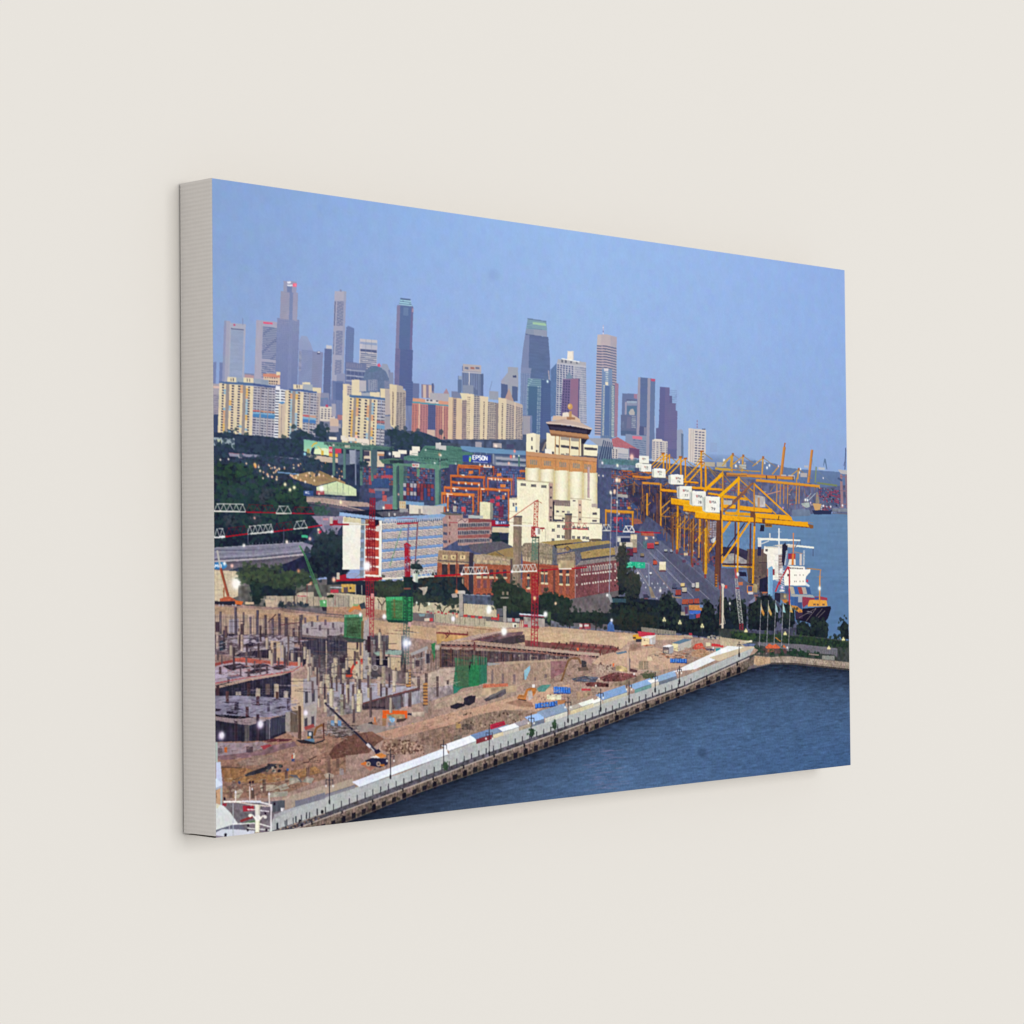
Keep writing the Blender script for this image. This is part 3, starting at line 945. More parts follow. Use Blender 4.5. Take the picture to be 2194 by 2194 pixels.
# lower-left hoarding, sign, floodlight, rain trees
fill([(55, 1600), (395, 1620), (395, 2050), (55, 2050)], 'd0be9e', n1=.03)
for x in range(110, 400, 48):
    line([(x, 1610), (x, 2050)], 4, 'a09684', a=.7)
for y in range(1660, 2050, 75):
    line([(55, y), (395, y + 8)], 4, 'a09684', a=.6)
disc(130, 1540, 112, '2f7cb8', ry=56)
text('MM', 68, 1520, 40, 46, 'd8ecff', 12)
glow(205, 1508, 16, 'ecf8ff', .8)
foliage([(395, 1700), (440, 1610), (600, 1560), (780, 1580), (960, 1610), (1080, 1680), (1250, 1660), (1420, 1690), (1460, 1760), (1380, 1800), (1200, 1810), (1100, 1850), (760, 1800), (560, 1770), (420, 1760)], ['2a3236', '33403a', '3c4a3e', '44543f'], 260, 7, base='2c3636')
fill([(560, 1770), (1230, 1810), (1200, 1960), (560, 1960)], '1e2638', n2=.15)
fill([(600, 1790), (700, 1790), (680, 1960), (600, 1960)], '22302e')
for x, y in ((470, 1756), (312, 1542)):
    glow(x, y, 14, 'ffc8b8', .95)
line([(310, 1750), (540, 1850)], 7, 'fff4dc', a=.7)
glow(375, 1792, 44, 'fffff4', 1.0)
for x, y in ((1262, 1615), (800, 1765), (1436, 1794)):
    glow(x, y, 16, 'f0a070', .6)
fill([(1270, 1830), (1450, 1790), (1400, 1900), (1260, 1932)], 'd8a890', n2=.1)

# ---- billboard, green yard gantries
K(640, 910, 290)
rect(60, 195, 720, 230, '4c5c78', .12)
q = [(75, 205), (500, 265), (480, 440), (120, 400), (75, 370)]
fill(q, '7cc0a4', col2='b0dcb8')
fill([(120, 400), (480, 440), (470, 330), (300, 330), (200, 350)], 'e0f0c0')
line([(185, 310), (215, 270), (265, 250)], 20, 'd8b848')
fill([(165, 400), (190, 330), (235, 310), (215, 415)], '2c3c5c')
rect(320, 365, 360, 430, 'd8b444')
line([(270, 300), (330, 360)], 12, 'd8c870')
rect(120, 340, 160, 410, 'a8a060')
rect(430, 305, 610, 405, 'd43c5c', .05)
text('RC', 440, 340, 20, 40, 'ffd0d8', 7)
rect(430, 400, 608, 450, 'f0a838', .06)
fill([(120, 415), (560, 470), (560, 540), (330, 525), (230, 480), (120, 450)], 'ccb8a4')
crown(200, 570, 130, 100, DK, 60, 6, base='2c3a50')
rect(65, 380, 118, 410, '2c3450')
glow(88, 412, 12, 'a8e8ff', .9)
# white building behind the gantries
fill([(930, 365), (1220, 380), (1220, 600), (930, 580)], 'dcc8b0')
rect(930, 370, 1010, 440, '4c4860')
rect(935, 480, 1015, 515, '3c3c58')
rect(1130, 410, 1220, 440, 'c8906c')
rect(1150, 440, 1220, 500, '4c5474')
rect(725, 355, 815, 555, '9ca2b4')
rect(560, 400, 730, 560, '5a6880', .05)
rect(820, 370, 890, 560, '55607c')
GN, GD = '5c8878', '466a68'
fill([(360, 235), (500, 240), (860, 260), (1380, 320), (1380, 345), (880, 330), (360, 280)], '54766e', nh=.05)
for i in range(11):
    line([(400 + i * 48, 255 + i * 4), (425 + i * 48, 300 + i * 3)], 14, '3c5058')
for x, y, w_, h_ in ((435, 165, 110, 40), (605, 150, 60, 60), (630, 180, 70, 40), (710, 168, 90, 60), (830, 190, 175, 60), (900, 220, 105, 60)):
    rect(x, y, x + w_, y + h_, 'e8dccc', .06)
fill([(480, 290), (900, 310), (900, 355), (480, 330)], GN, nh=.04)
fill([(880, 300), (1400, 330), (1400, 360), (880, 350)], GD)
for x, yb in ((482, 720), (635, 770), (875, 860), (1030, 800)):
    rect(x, 310, x + 40, yb, '587e78', ln_=-.0)
    rect(x + 28, 330, x + 40, yb, '4a6c6c')
rect(1040, 350, 1120, 690, '4c6270')
rect(805, 340, 822, 860, '8088a0')
crown(930, 560, 50, 45, DK, 20, 5)
rect(660, 285, 735, 325, 'c0b8a4')
glow(825, 168, 13, 'ffc0b8', .9)
glow(500, 285, 10, 'ffe0d0', .7)
glow(1300, 410, 12, 'e8f0ff', .95)
glow(1570, 152, 14, 'ffe0c8', .95)
line([(1565, 160), (1560, 420)], 7, '78788c')
# dark woods behind the second gantry
foliage([(1300, 60), (1400, 60), (1540, 100), (1600, 130), (1700, 80), (1800, 110), (1932, 160), (2300, 330), (2300, 400), (1700, 420), (1400, 380), (1310, 300)], DK, 240, 7, base='33415f')
fill([(1810, 290), (2300, 330), (2500, 400), (2400, 520), (1932, 540), (1500, 500), (1500, 450), (1740, 390)], '4f7a70', nh=.06, n1=.05)
for i in range(24):
    x = 1750 + rng.random() * 600
    rect(x, 420 + rng.random() * 60, x + 16, 440 + rng.random() * 60, '2f4a50')
for x, y, w_, h_ in ((1340, 375, 110, 80), (1420, 355, 120, 50), (1585, 360, 120, 70), (1620, 300, 108, 70)):
    rect(x, y, x + w_, y + h_, 'f0e8d8', .04, n1=.02)
rect(1350, 430, 1365, 460, '3c4058')
fill([(1150, 490), (1350, 470), (1480, 490), (1440, 560), (1200, 550)], '4f7468', n1=.06)
fill([(1300, 500), (1500, 500), (1500, 545), (1300, 545)], '2c3c48')
for i in range(7):
    line([(1200 + i * 24, 500), (1212 + i * 24, 545)], 5, '38544f')
fill([(1340, 545), (1932, 560), (2400, 600), (2400, 660), (1932, 625), (1340, 575)], '5c8a76', nh=.03)
rect(1620, 548, 1722, 600, 'd8d0c8', .03)
disc(1640, 572, 16, 'c05c60')
text('PSA', 1660, 560, 12, 26, '985058', 5)
rect(1345, 560, 1410, 1200, '62907e', ln_=-.0)
rect(1395, 590, 1425, 1180, '405c60')
fill([(1430, 570), (1500, 570), (1490, 1080), (1440, 1080)], '57806f')
rect(1495, 580, 1550, 830, '4a6a66', a=.6)
rect(1690, 620, 1725, 740, '5c8874')
glow(1425, 988, 9, 'f0b0a0', .8)
# second part of the gantry
K(900, 910, 290)
fill([(0, 545), (450, 580), (450, 640), (0, 605)], '62917e', nh=.03)
fill([(60, 300), (400, 290), (600, 320), (720, 380), (600, 560), (450, 590), (0, 540), (0, 380)], '4d7a6f', nh=.06, n1=.06)
rect(222, 255, 375, 345, 'ccc8c4', .08)
fill([(222, 255), (300, 250), (375, 268), (350, 280)], 'e8e4dc')
for i in range(10):
    rect(20 + i * 40, 460 + i * 3, 36 + i * 40, 480 + i * 3, '2c4850')
    rect(100 + i * 22, 330 + i * 2, 114 + i * 22, 350 + i * 2, '2c4850')
rect(215, 610, 285, 1245, '648f80')
rect(268, 640, 300, 1240, '45656a')
rect(450, 580, 500, 800, '5c8878')
fill([(300, 620), (450, 600), (450, 800), (300, 960)], '3c4868', n2=.2)
boxes([(300, 640), (450, 630), (430, 780), (300, 900)], 6, 8)
line([(282, 440), (284, 620)], 7, '8a8a94')
glow(280, 420, 14, 'e09878', .8)
glow(296, 432, 10, 'fff0e0', .8)
line([(262, 520), (385, 480)], 10, '2c4048')
for x, y in ((510, 552), (210, 540), (80, 360)):
    glow(x, y, 9, 'f0f8f0', .8)

for i in range(34):
    x, y = 20 + rng.random() * 560, 310 + rng.random() * 230
    line([(x, y), (x + 60 + rng.random() * 120, y + 8 + rng.random() * 10)], 6, pick(['3d645e', '62907f', '35565a', '72a08c']), a=.7)
K(640, 910, 290)
for i in range(30):
    x, y = 1520 + rng.random() * 420, 400 + rng.random() * 130
    line([(x, y), (x + 50 + rng.random() * 100, y + 4 + rng.random() * 10)], 6, pick(['3d645e', '62907f', '35565a', '72a08c']), a=.7)
for i in range(40):
    x, y = 380 + rng.random() * 980, 245 + rng.random() * 90
    line([(x, y), (x + 20 + rng.random() * 50, y + rng.normal() * 12)], 6, pick(['3a5a58', '66907e', '2f4a50', '84a494']), a=.7)
K(900, 910, 290)

# ---- terminal roof, EPSON board, orange yard cranes
fill([(570, 295), (900, 320), (1510, 370), (1510, 430), (1000, 400), (720, 385), (600, 345)], '6a94bc', nh=.03)
fill([(600, 345), (720, 385), (1000, 400), (1510, 430), (1510, 470), (900, 420), (600, 370)], '485c84')
rect(790, 240, 880, 310, 'a4a0ac', .05)
rect(1040, 255, 1165, 320, 'b0a8ac', .05)
rect(1235, 275, 1340, 330, '4c4c70')
rect(300, 250, 580, 290, '485468', .06, n2=.1)
fill([(1050, 430), (1510, 470), (1510, 640), (1050, 600)], '6c7894')
for y in (450, 530):
    fill([(1080, y), (1510, y + 35), (1510, y + 70), (1080, y + 35)], 'a0a4b4')
for y in (500, 580):
    fill([(1090, y), (1510, y + 18), (1510, y + 40), (1090, y + 22)], '40506c')
rect(1035, 410, 1060, 560, '8c94a4')
for x in (780, 865, 950):
    line([(x, 390), (x, 440)], 6, 'a8b0bc')
for x, y, r_, c in ((1070, 290, 11, 'ffe0d0'), (1088, 298, 12, 'ffe8d8'), (1350, 372, 13, 'ff9890'), (1298, 450, 14, 'ff7060'), (1340, 448, 14, 'ffe8d0'), (1268, 545, 12, 'ffc0a8'), (1410, 440, 9, 'f0fff0')):
    glow(x, y, r_, c, .9)
rect(1400, 450, 1425, 590, '4c7a74')
fill([(610, 430), (1010, 432), (1015, 530), (960, 545), (610, 520)], '3448a0')
fill([(700, 440), (735, 440), (725, 520), (700, 525)], '58a848')
disc(715, 455, 12, '80c8f0')
fill([(705, 470), (735, 465), (720, 520), (702, 525)], 'a8d850')
text('EPSON', 755, 432, 32, 58, 'f8faff', 15, adv=1.33, sl=.06)
for x in range(755, 960, 14):
    rect(x, 515 + (x - 755) * .06, x + 9, 530 + (x - 755) * .06, 'b8c4ec')
OR, OD = 'cf6c34', '8c3c38'
fill([(420, 560), (1510, 590), (1500, 1050), (1280, 1400), (1010, 1400), (400, 1260), (300, 1240), (300, 960)], '464a70', n2=.2)
boxes([(560, 600), (1100, 620), (1080, 740), (560, 720)], 18, 4)
boxes([(1100, 610), (1500, 630), (1380, 960), (1090, 940)], 12, 9, pal=['4c64a0', '3c5088', '5a70a4', '70507c', '4c5c8c', '7c4c60'])
for x in range(1290, 1390, 22):
    rect(x, 700, x + 12, 1000, '5c7aa8')
boxes([(440, 960), (1270, 1000), (1260, 1380), (330, 1250)], 26, 11)
for x, y, w_, h_, c in ((1080, 1015, 60, 45, 'cc3c50'), (1000, 1050, 60, 60, 'b83c58'), (1085, 1105, 50, 50, 'c83c50'), (590, 1165, 60, 70, 'c84850'), (1120, 1160, 70, 160, '6c3050'), (1170, 1000, 40, 60, 'd07048'), (470, 1150, 50, 90, 'b0aaa4')):
    rect(x, y, x + w_, y + h_, c, n1=.08)
line([(940, 560), (940, 1090)], 7, '6c5c74')
gantry(530, 860, 580, 710, 24, 18, OR, OD, .06)
gantry(540, 1060, 560, 720, 20, 16, OR, OD, .05)
gantry(430, 930, 705, 960, 30, 26, OR, OD, .05)
gantry(960, 1320, 740, 1000, 32, 22, 'd2703a', OD, .05)
gantry(440, 860, 795, 980, 30, 22, OR, OD, .06)
gantry(860, 1280, 890, 1370, 34, 26, 'd87434', OD, .05)
gantry(340, 850, 870, 1240, 34, 28, OR, OD, .05)
gantry(305, 775, 955, 1250, 38, 26, 'dc7c34', OD, .05)
rect(385, 1000, 410, 1230, 'd47430')
rect(1420, 640, 1505, 670, OR, .05)
rect(1385, 740, 1500, 765, OR, .1)
rect(1385, 760, 1405, 1030, OR)
rect(1325, 700, 1345, 1000, '8c5470')
for x, y, w_ in ((695, 650, 60), (1145, 845, 75), (1095, 685, 65)):
    rect(x, y, x + w_, y + 45, 'e0803c')
for x, y, w_ in ((460, 895, 90), (375, 975, 90), (590, 705, 45), (870, 905, 50), (905, 590, 120), (980, 755, 40)):
    rect(x, y, x + w_, y + 14, 'f0e0d0', .06)
for x, y in ((552, 828), (652, 835), (738, 843), (840, 853), (1024, 772), (1075, 776), (1118, 780), (1158, 786), (1250, 792), (492, 930), (658, 932), (395, 1010), (708, 1022), (1218, 983), (498, 1098), (395, 1215), (855, 566), (920, 574), (968, 580), (1012, 586), (1132, 942)):
    glow(x, y, 9, 'fff4e0', .95)
# blocks under the silo: cream tower, red-brown office
rect(855, 1095, 1005, 1340, 'e6e0b8', .04, n1=.02)
fill([(1000, 1100), (1040, 1120), (1040, 1340), (1000, 1340)], '8c8c80')
rect(690, 1285, 900, 1330, 'b4b8b8', .02)
for y in range(1100, 1290, 30):
    line([(780, y), (860, y)], 5, '7c8490', a=.6)

# ---- white and blue laboratory block, office
K(640, 910, 290)
fill([(580, 1235), (1100, 1210), (1450, 1200), (1932, 1230), (1932, 1300), (1200, 1330), (580, 1290)], '23283e')
fill([(1100, 1240), (1450, 1215), (1932, 1240), (1932, 1290), (1200, 1310)], '5c5a68', n1=.06)
rect(1285, 1250, 1297, 1300, 'd8d4d0')
rect(1360, 1255, 1385, 1290, 'c4c0bc')
fill([(1530, 1080), (1790, 1105), (1790, 1145), (1930, 1150), (2110, 1110), (2110, 1160), (1790, 1155), (1530, 1130)], '7ca4cc')
fill([(1575, 1135), (1770, 1150), (1770, 1270), (1580, 1265)], 'e2d8c4')
fill([(1770, 1150), (2070, 1150), (2060, 1285), (1770, 1275)], 'c4bcb8')
rect(1710, 1195, 1745, 1270, '98908c')
rect(1435, 1085, 1530, 1190, 'd0bc9c')
grid([(1435, 1085), (1530, 1088), (1530, 1190), (1435, 1190)], 3, 2, .25, .3, 'c08440')
fill([(1440, 1195), (1560, 1190), (1560, 1240), (1440, 1245)], '98989c')
fill([(580, 1240), (1200, 1320), (1200, 1362), (580, 1292)], '94b4dc')
fill([(1200, 1318), (1932, 1275), (2040, 1265), (2270, 1255), (2270, 1290), (1932, 1325), (1200, 1362)], '86a8d2')
fill([(635, 1305), (890, 1335), (875, 1940), (870, 2060), (625, 2060), (628, 1400)], 'efebdf')
fill([(640, 1310), (890, 1340), (888, 1400), (640, 1380)], 'd8cca8')
fill([(640, 1320), (720, 1330), (640, 1400)], 'c8b88c', a=.7)
fill([(890, 1340), (950, 1345), (930, 2240), (870, 2240)], '8ca4c0')
for i in range(7):
    rect(887 - i * 3, 1400 + i * 134, 937 - i * 3, 1462 + i * 134 + 30, '74808c', .03)
fill([(945, 1345), (1190, 1362), (1175, 2270), (930, 2220)], 'f2ede0')
for i in range(7):
    y = 1370 + i * 131
    fill([(955 - i * 1.5, y), (1150 - i * 1.5, y + 12), (1148 - i * 1.5, y + 116), (953 - i * 1.5, y + 104)], 'bc4438', n1=.03)
fill([(950, 1350), (1020, 1355), (1015, 1440), (948, 1430)], '90603c')
# screen facade
q = [(1195, 1362), (2100, 1310), (2010, 2190), (1180, 2300)]
fill(q, 'dac8bc', n1=.02)
K(640, 910, 290)
for r_ in range(6):
    v0, v1 = r_ * .152 + .04, r_ * .152 + .138
    grid(sub(q, 0, 1, v0, v1), 40, 4, .52, .5, '4c5066')
    grid(sub(q, 0, 1, v0, v1), 10, 1, .1, 1, 'ccbcb8')
    part(q, 0, 1, v1 - .004, v1 + .042, '7a9cce', nh=.03)
    part(q, 0, 1, v1 + .03, v1 + .042, '6484b8')
part(q, 0, 1, 0, .045, 'a0aec8')
for i in range(30):
    part(q, i / 30, i / 30 + .012, .02, .06, '505870')
for u in (.405, .55):
    part(q, u, u + .022, .05, .86, '7c5060')
part(q, .4, .43, .05, .82, '6880b0', a=.5)
part(q, .92, 1, .9, 1, '3c4860')
part(q, 0, .32, .93, 1, '8088a0')
grid(sub(q, 0, .35, .93, 1), 6, 1, .35, 1, 'b8bcd0')
# office with brown bands
K(900, 910, 290)
fill([(400, 1255), (610, 1270), (610, 1330), (1020, 1340), (1025, 1700), (540, 1720), (540, 1640), (330, 1760), (320, 1330)], 'b08c86', n1=.04)
fill([(270, 1245), (400, 1250), (600, 1265), (600, 1290), (380, 1285)], '66605c')
fill([(690, 1330), (1020, 1345), (1020, 1385), (540, 1400), (680, 1380)], '8a4c4e')
for y, h_ in ((1450, 60), (1560, 60)):
    fill([(540, y + 15), (1020, y - 5), (1022, y + 50), (540, y + 75)], '9c5c5a', n1=.04)
for y in (1402, 1510, 1625):
    fill([(540, y), (995, y - 12), (992, y + 42), (540, y + 60)], 'a09494')
    grid([(540, y), (995, y - 12), (992, y + 42), (540, y + 60)], 18, 1, .62, .8, '3e3f56')
    line([(540, y - 4), (1000, y - 16)], 6, 'c4b4ac')
for x in (330,):
    for y in (1405, 1525, 1640):
        rect(x, y, x + 58, y + 40, '565a74', .1)
for y in (1295, 1405, 1525, 1640):
    rect(414, y, 430, y + 40, '6c2c34')
rect(530, 1340, 690, 1390, 'c8a8a0')
line([(540, 1375), (600, 1340), (640, 1385), (680, 1345)], 8, '6c4c58')
line([(410, 1390), (540, 1390)], 10, 'a84c54')
foliage([(1030, 1520), (1090, 1490), (1150, 1560), (1260, 1560), (1260, 1700), (1030, 1650)], ['1c2c38', '24383c'], 40, 6, base='1e2c3c')
rect(1030, 1455, 1270, 1530, 'd8c8a8', .02)
rect(1140, 1540, 1260, 1640, '2c3450')

# ---- silo building
K(1100, 650, 350)
SW = 'f4eccb'
fill([(155, 1540), (235, 1528), (315, 1550), (305, 1770), (150, 1750)], SW)
fill([(265, 1540), (315, 1550), (305, 1770), (262, 1760)], 'd4cab0', a=.7)
for y in (1580, 1680):
    rect(210, y, 228, y + 42, '4c4858')
rect(268, 1730, 284, 1752, '3c3848')
fill([(315, 1660), (390, 1600), (385, 1700), (315, 1750)], '484a60')
line([(345, 1740), (385, 1640)], 22, '8c8078')
fill([(390, 1525), (440, 1535), (500, 1560), (800, 1590), (800, 1660), (1000, 1670), (990, 1810), (390, 1770)], SW, n1=.01)
fill([(480, 1555), (640, 1575), (800, 1590), (800, 1800), (480, 1780)], 'efe4bd')
fill([(560, 1565), (660, 1575), (660, 1618), (560, 1608)], 'a49a90')
fill([(680, 1578), (785, 1590), (785, 1632), (680, 1622)], '9c948c')
for x0, x1, y in ((500, 540, 1662), (560, 660, 1668), (680, 770, 1684), (840, 990, 1695)):
    fill([(x0, y), (x1, y + 12), (x1, y + 42), (x0, y + 30)], '4c4a58')
for x in (498, 545, 668, 782):
    line([(x, 1565), (x - 6, 1800)], 9, 'b07c4c')
fill([(835, 1790), (990, 1805), (990, 1830), (835, 1815)], '565260')
fill([(800, 1590), (880, 1600), (820, 1680), (800, 1670)], '2c2c40')
fill([(800, 1655), (830, 1655), (830, 1800), (800, 1800)], '5c5458')
rect(375, 1715, 450, 1770, 'f4f0e0', .05)
rect(455, 1750, 480, 1775, '4c4858')
for x in (560, 620):
    rect(x, 1770, x + 40, 1785, '8c8078')
# observation deck
fill([(425, 1490), (880, 1545), (900, 1595), (440, 1545)], 'b8845c')
fill([(430, 1530), (900, 1590), (890, 1605), (445, 1560)], '8c6048')
fill([(390, 1410), (930, 1480), (900, 1550), (870, 1545), (430, 1490), (410, 1440)], '2a2438')
fill([(430, 1450), (870, 1500), (868, 1535), (440, 1485)], '38344c')
grid([(435, 1455), (868, 1505), (866, 1530), (440, 1480)], 22, 1, .2, 1, '5c5468', a=.6)
fill([(385, 1400), (600, 1360), (720, 1365), (935, 1475), (920, 1490), (660, 1440), (390, 1418)], 'c4aea4')
fill([(385, 1400), (600, 1360), (640, 1362), (500, 1425)], 'b8a098', a=.6)
line([(388, 1408), (660, 1430), (932, 1482)], 9, 'e0ccbc')
fill([(455, 1380), (475, 1325), (580, 1330), (590, 1290), (660, 1285), (780, 1360), (800, 1410), (600, 1365)], 'd8b8a0')
fill([(580, 1290), (640, 1282), (660, 1330), (580, 1340)], 'e8dccc')
rect(660, 1270, 690, 1360, 'c0905c')
rect(630, 1340, 730, 1368, 'a8785c', .05)
disc(670, 1217, 30, 'd09c58', ry=36)
disc(660, 1208, 14, 'e4bc80', ry=18)
# brown band, silos
fill([(150, 1745), (400, 1770), (990, 1825), (985, 1870), (150, 1795)], 'c8936a')
fill([(150, 1795), (985, 1870), (978, 2110), (150, 2025)], 'd09058', n1=.015)
line([(150, 1798), (985, 1872)], 6, 'a06c48')
for x in (195, 360, 540, 700, 835):
    y = 1840 + (x - 195) * .085
    q = [(x, y), (x + 88, y + 8), (x + 88, y + 66), (x, y + 58)]
    fill(q, 'c89468')
    grid(q, 4, 4, .7, .6, '7c8484')
for x in (330, 500, 665, 825):
    line([(x, 1812 + (x - 150) * .09), (x, 2040 + (x - 150) * .09)], 5, 'a87850')
K(1080, 1000, 290)
fill([(305, 5), (520, 30), (720, 45), (930, 65), (1130, 85), (1330, 90), (1325, 600), (940, 480), (690, 470), (305, 190)], 'f2e9c4')
edges = [310, 505, 715, 925, 1125, 1330]
for a_, b_ in zip(edges[:-1], edges[1:]):
    t0 = 12 + (a_ - 310) * .085
    for i in range(12):
        u = i / 12
        k_ = math.sin(math.pi * (u + .04)) ** .6
        c = np.array([196, 176, 128]) * (1 - k_) + np.array([249, 243, 214]) * k_
        x0, x1 = a_ + (b_ - a_) * u, a_ + (b_ - a_) * (u + 1 / 12)
        fill([(x0, t0), (x1 + 1, t0), (x1 + 1, 600), (x0, 600)], tuple(c))
    rect(a_ - 5, t0 + 10, a_ + 12, t0 + 560, 'dccb92')
rect(1190, 0, 1222, 440, 'c0a4a4')
rect(1190, 0, 1200, 440, 'a88c94')
# blocks in front
fill([(185, 180), (700, 215), (690, 800), (640, 1100), (60, 1140), (75, 640), (75, 445), (185, 440)], SW, n1=.012)
fill([(185, 175), (705, 212), (705, 232), (185, 195)], 'c8bc9c')
fill([(640, 225), (700, 230), (688, 770), (635, 770)], 'b89a8c')
for y in (275, 420, 565, 700, 740):
    rect(655, y, 682, y + 30, '4c4450')
for x in (236, 384, 530):
    rect(x, 228 + (x - 236) * .09, x + 76, 268 + (x - 236) * .09, 'a8a090', .05)
    grid([(x, 228 + (x - 236) * .09), (x + 76, 232 + (x - 236) * .09), (x + 76, 270 + (x - 236) * .09), (x, 266 + (x - 236) * .09)], 4, 2, .8, .75, '4c4854')
fill([(75, 440), (190, 435), (190, 460), (75, 465)], 'c8c0a4')
rect(120, 510, 148, 560, '6c6870')
rect(160, 510, 182, 545, '54505c')
rect(160, 562, 186, 640, '3c88c4')
line([(75, 632), (190, 632)], 10, 'b4ac94')
fill([(690, 465), (945, 478), (945, 560), (700, 545)], '8a7876')
for x in range(710, 940, 26):
    line([(x, 510), (x, 545)], 4, 'd8ccb0', a=.6)
fill([(700, 545), (945, 560), (945, 800), (700, 770)], 'efe5c0')
fill([(695, 490), (718, 490), (715, 770), (690, 765)], '2c2a38')
fill([(690, 740), (850, 752), (850, 775), (690, 770)], '4a4858')
fill([(945, 455), (1240, 470), (1240, 580), (1365, 590), (1365, 800), (945, 790)], SW, n1=.012)
line([(935, 445), (1245, 465)], 14, 'c4b89c')
rect(1055, 470, 1110, 790, 'd4b89c')
for y in (530, 635, 735):
    rect(1068, y, 1096, y + 22, '5c5058')
line([(710, 690), (1365, 735)], 9, 'b4a890')
for x, y, w_, h_ in ((745, 615, 40, 32), (825, 625, 40, 24), (825, 720, 40, 28), (980, 470, 40, 16), (1262, 648, 64, 32), (1258, 752, 64, 30)):
    rect(x, y, x + w_, y + h_, '5c5660')
fill([(640, 780), (850, 790), (1400, 815), (1395, 1030), (1240, 1060), (640, 1060)], SW, n1=.012)
line([(640, 778), (1400, 812)], 12, 'b8ac94')
for x, y in ((755, 825), (825, 830), (975, 845), (1045, 850), (1120, 855), (1170, 858), (755, 970), (825, 975), (970, 980), (1045, 985), (1120, 990), (1170, 995), (680, 880), (680, 1020)):
    rect(x, y, x + 42, y + 38, '3c3c50')
    line([(x + 21, y), (x + 21, y + 38)], 4, 'd8d0b8')
    line([(x, y + 19), (x + 42, y + 19)], 4, 'd8d0b8')
for x in range(600, 640, 14):
    line([(x, 790), (x, 1040)], 3, 'd0c8a8')
rect(1250, 520, 1330, 570, 'b8a8a0')
# chimneys of the brick power house
fill([(135, 710), (255, 705), (240, 1500), (245, 1750), (110, 1680), (125, 1300)], '96806e', nv=.06, n1=.06)
fill([(205, 710), (255, 705), (242, 1700), (200, 1700)], '76665e', a=.6)
rect(130, 695, 258, 716, '5a5660', .0)
fill([(870, 680), (968, 678), (958, 1040), (862, 1030)], '8c7464', nv=.06, n1=.06)
fill([(930, 680), (968, 678), (958, 1040), (925, 1030)], '6c5c58', a=.6)
rect(865, 662, 970, 688, '444458')
rect(895, 625, 940, 665, 'b0a8a0')

# ---- brick power house
BR, BD, BS = 'a3553f', '8c4038', '7c4450'
K(930, 1130, 290)
fill([(480, 240), (960, 190), (1120, 265), (700, 380), (540, 330)], '5e5a66', n1=.04)
fill([(750, 370), (1000, 300), (1130, 275), (1130, 440), (990, 410)], '9c8055')
fill([(745, 375), (880, 325), (1000, 405), (1130, 420), (1130, 520), (560, 480), (570, 380)], '9c8866', n1=.1)
fill([(770, 385), (875, 340), (985, 405)], '8a7044')
line([(740, 378), (875, 328), (1000, 405)], 9, '544c50')
fill([(65, 320), (480, 350), (560, 360), (570, 960), (40, 760), (45, 470)], 'a08468', n1=.1)
for x in (120, 240, 370):
    rect(x, 390, x + 75, 450, 'd8c08c', n2=.15)
    rect(x + 25, 405, x + 45, 435, '6c5c4c')
line([(45, 465), (500, 495)], 14, '5c5058')
line([(60, 320), (520, 350)], 12, 'bc9c7c')
fill([(45, 500), (500, 520), (490, 960), (40, 700)], BR, n1=.1, n2=.06)
for x in (110, 225, 355):
    rect(x, 515, x + 80, 680, '3c3440', n2=.2)
    rect(x - 5, 505, x + 90, 520, 'd0ac8c')
rect(350, 700, 430, 900, '5c5048')
rect(380, 730, 415, 860, 'a89880')
rect(290, 690, 310, 960, 'c8946c')
fill([(500, 350), (560, 360), (560, 980), (490, 960)], '3a3444', n2=.1)
fill([(570, 480), (1090, 520), (1080, 960), (1000, 1000), (560, 990)], BR, n1=.1, n2=.06)
fill([(570, 380), (760, 385), (1100, 460), (1095, 535), (570, 510)], 'a8947c', n1=.13, n2=.08)
for x in (610, 700, 790, 880, 980):
    rect(x, 455 + (x - 610) * .06, x + 55, 490 + (x - 610) * .06, 'c8b088', n2=.1)
    y = 590 + (x - 610) * .02
    rect(x + 3, y, x + 50, y + 110, '4c3c48')
    rect(x - 4, y + 100, x + 62, y + 130, 'd0bc98')
    rect(x + 3, y + 150, x + 52, y + 270, '7c4c54', n2=.1)
line([(600, 930), (830, 945)], 10, 'c85c4c')
for x in (600, 690, 760):
    rect(x, 935, x + 50, 990, '543c44')
fill([(1090, 440), (1120, 440), (1115, 900), (1085, 900)], '5c4c4c')
K(1080, 1000, 290)
fill([(265, 1300), (380, 1330), (500, 1380), (760, 1400), (1020, 1400), (1015, 1870), (900, 1890), (255, 1800)], BR, n1=.12, n2=.06)
fill([(1010, 1400), (1640, 1320), (1635, 1760), (1015, 1870)], '7c484e', n1=.1, n2=.07)
fill([(245, 1140), (290, 1080), (520, 1080), (700, 1110), (755, 1120), (755, 1250), (1010, 1200), (1020, 1400), (760, 1390), (500, 1385), (262, 1330)], '94826e', n1=.16, n2=.1)
fill([(500, 1110), (690, 1110), (690, 1380), (500, 1370)], '968672', n1=.14)
fill([(690, 1120), (755, 1110), (752, 1390), (690, 1390)], '5f606e', n1=.1)
fill([(1010, 1190), (1095, 1200), (1095, 1340), (1020, 1390)], '646474', n1=.12)
for x in (270, 310, 350, 520, 560, 610, 650):
    rect(x, 1280 + (x - 270) * .12, x + 22, 1340 + (x - 270) * .12, 'ccb896', a=.8)
for y in (1210, 1260):
    line([(265, y), (500, y + 20), (760, y + 50), (1010, y + 20)], 8, '6c6058', a=.7)
fill([(770, 1330), (1000, 1330), (1000, 1450), (775, 1450)], 'b8a07c', n2=.15)
OC = 'a68c55'
fill([(500, 1070), (1080, 1020), (1130, 1065), (690, 1110)], OC, n1=.04)
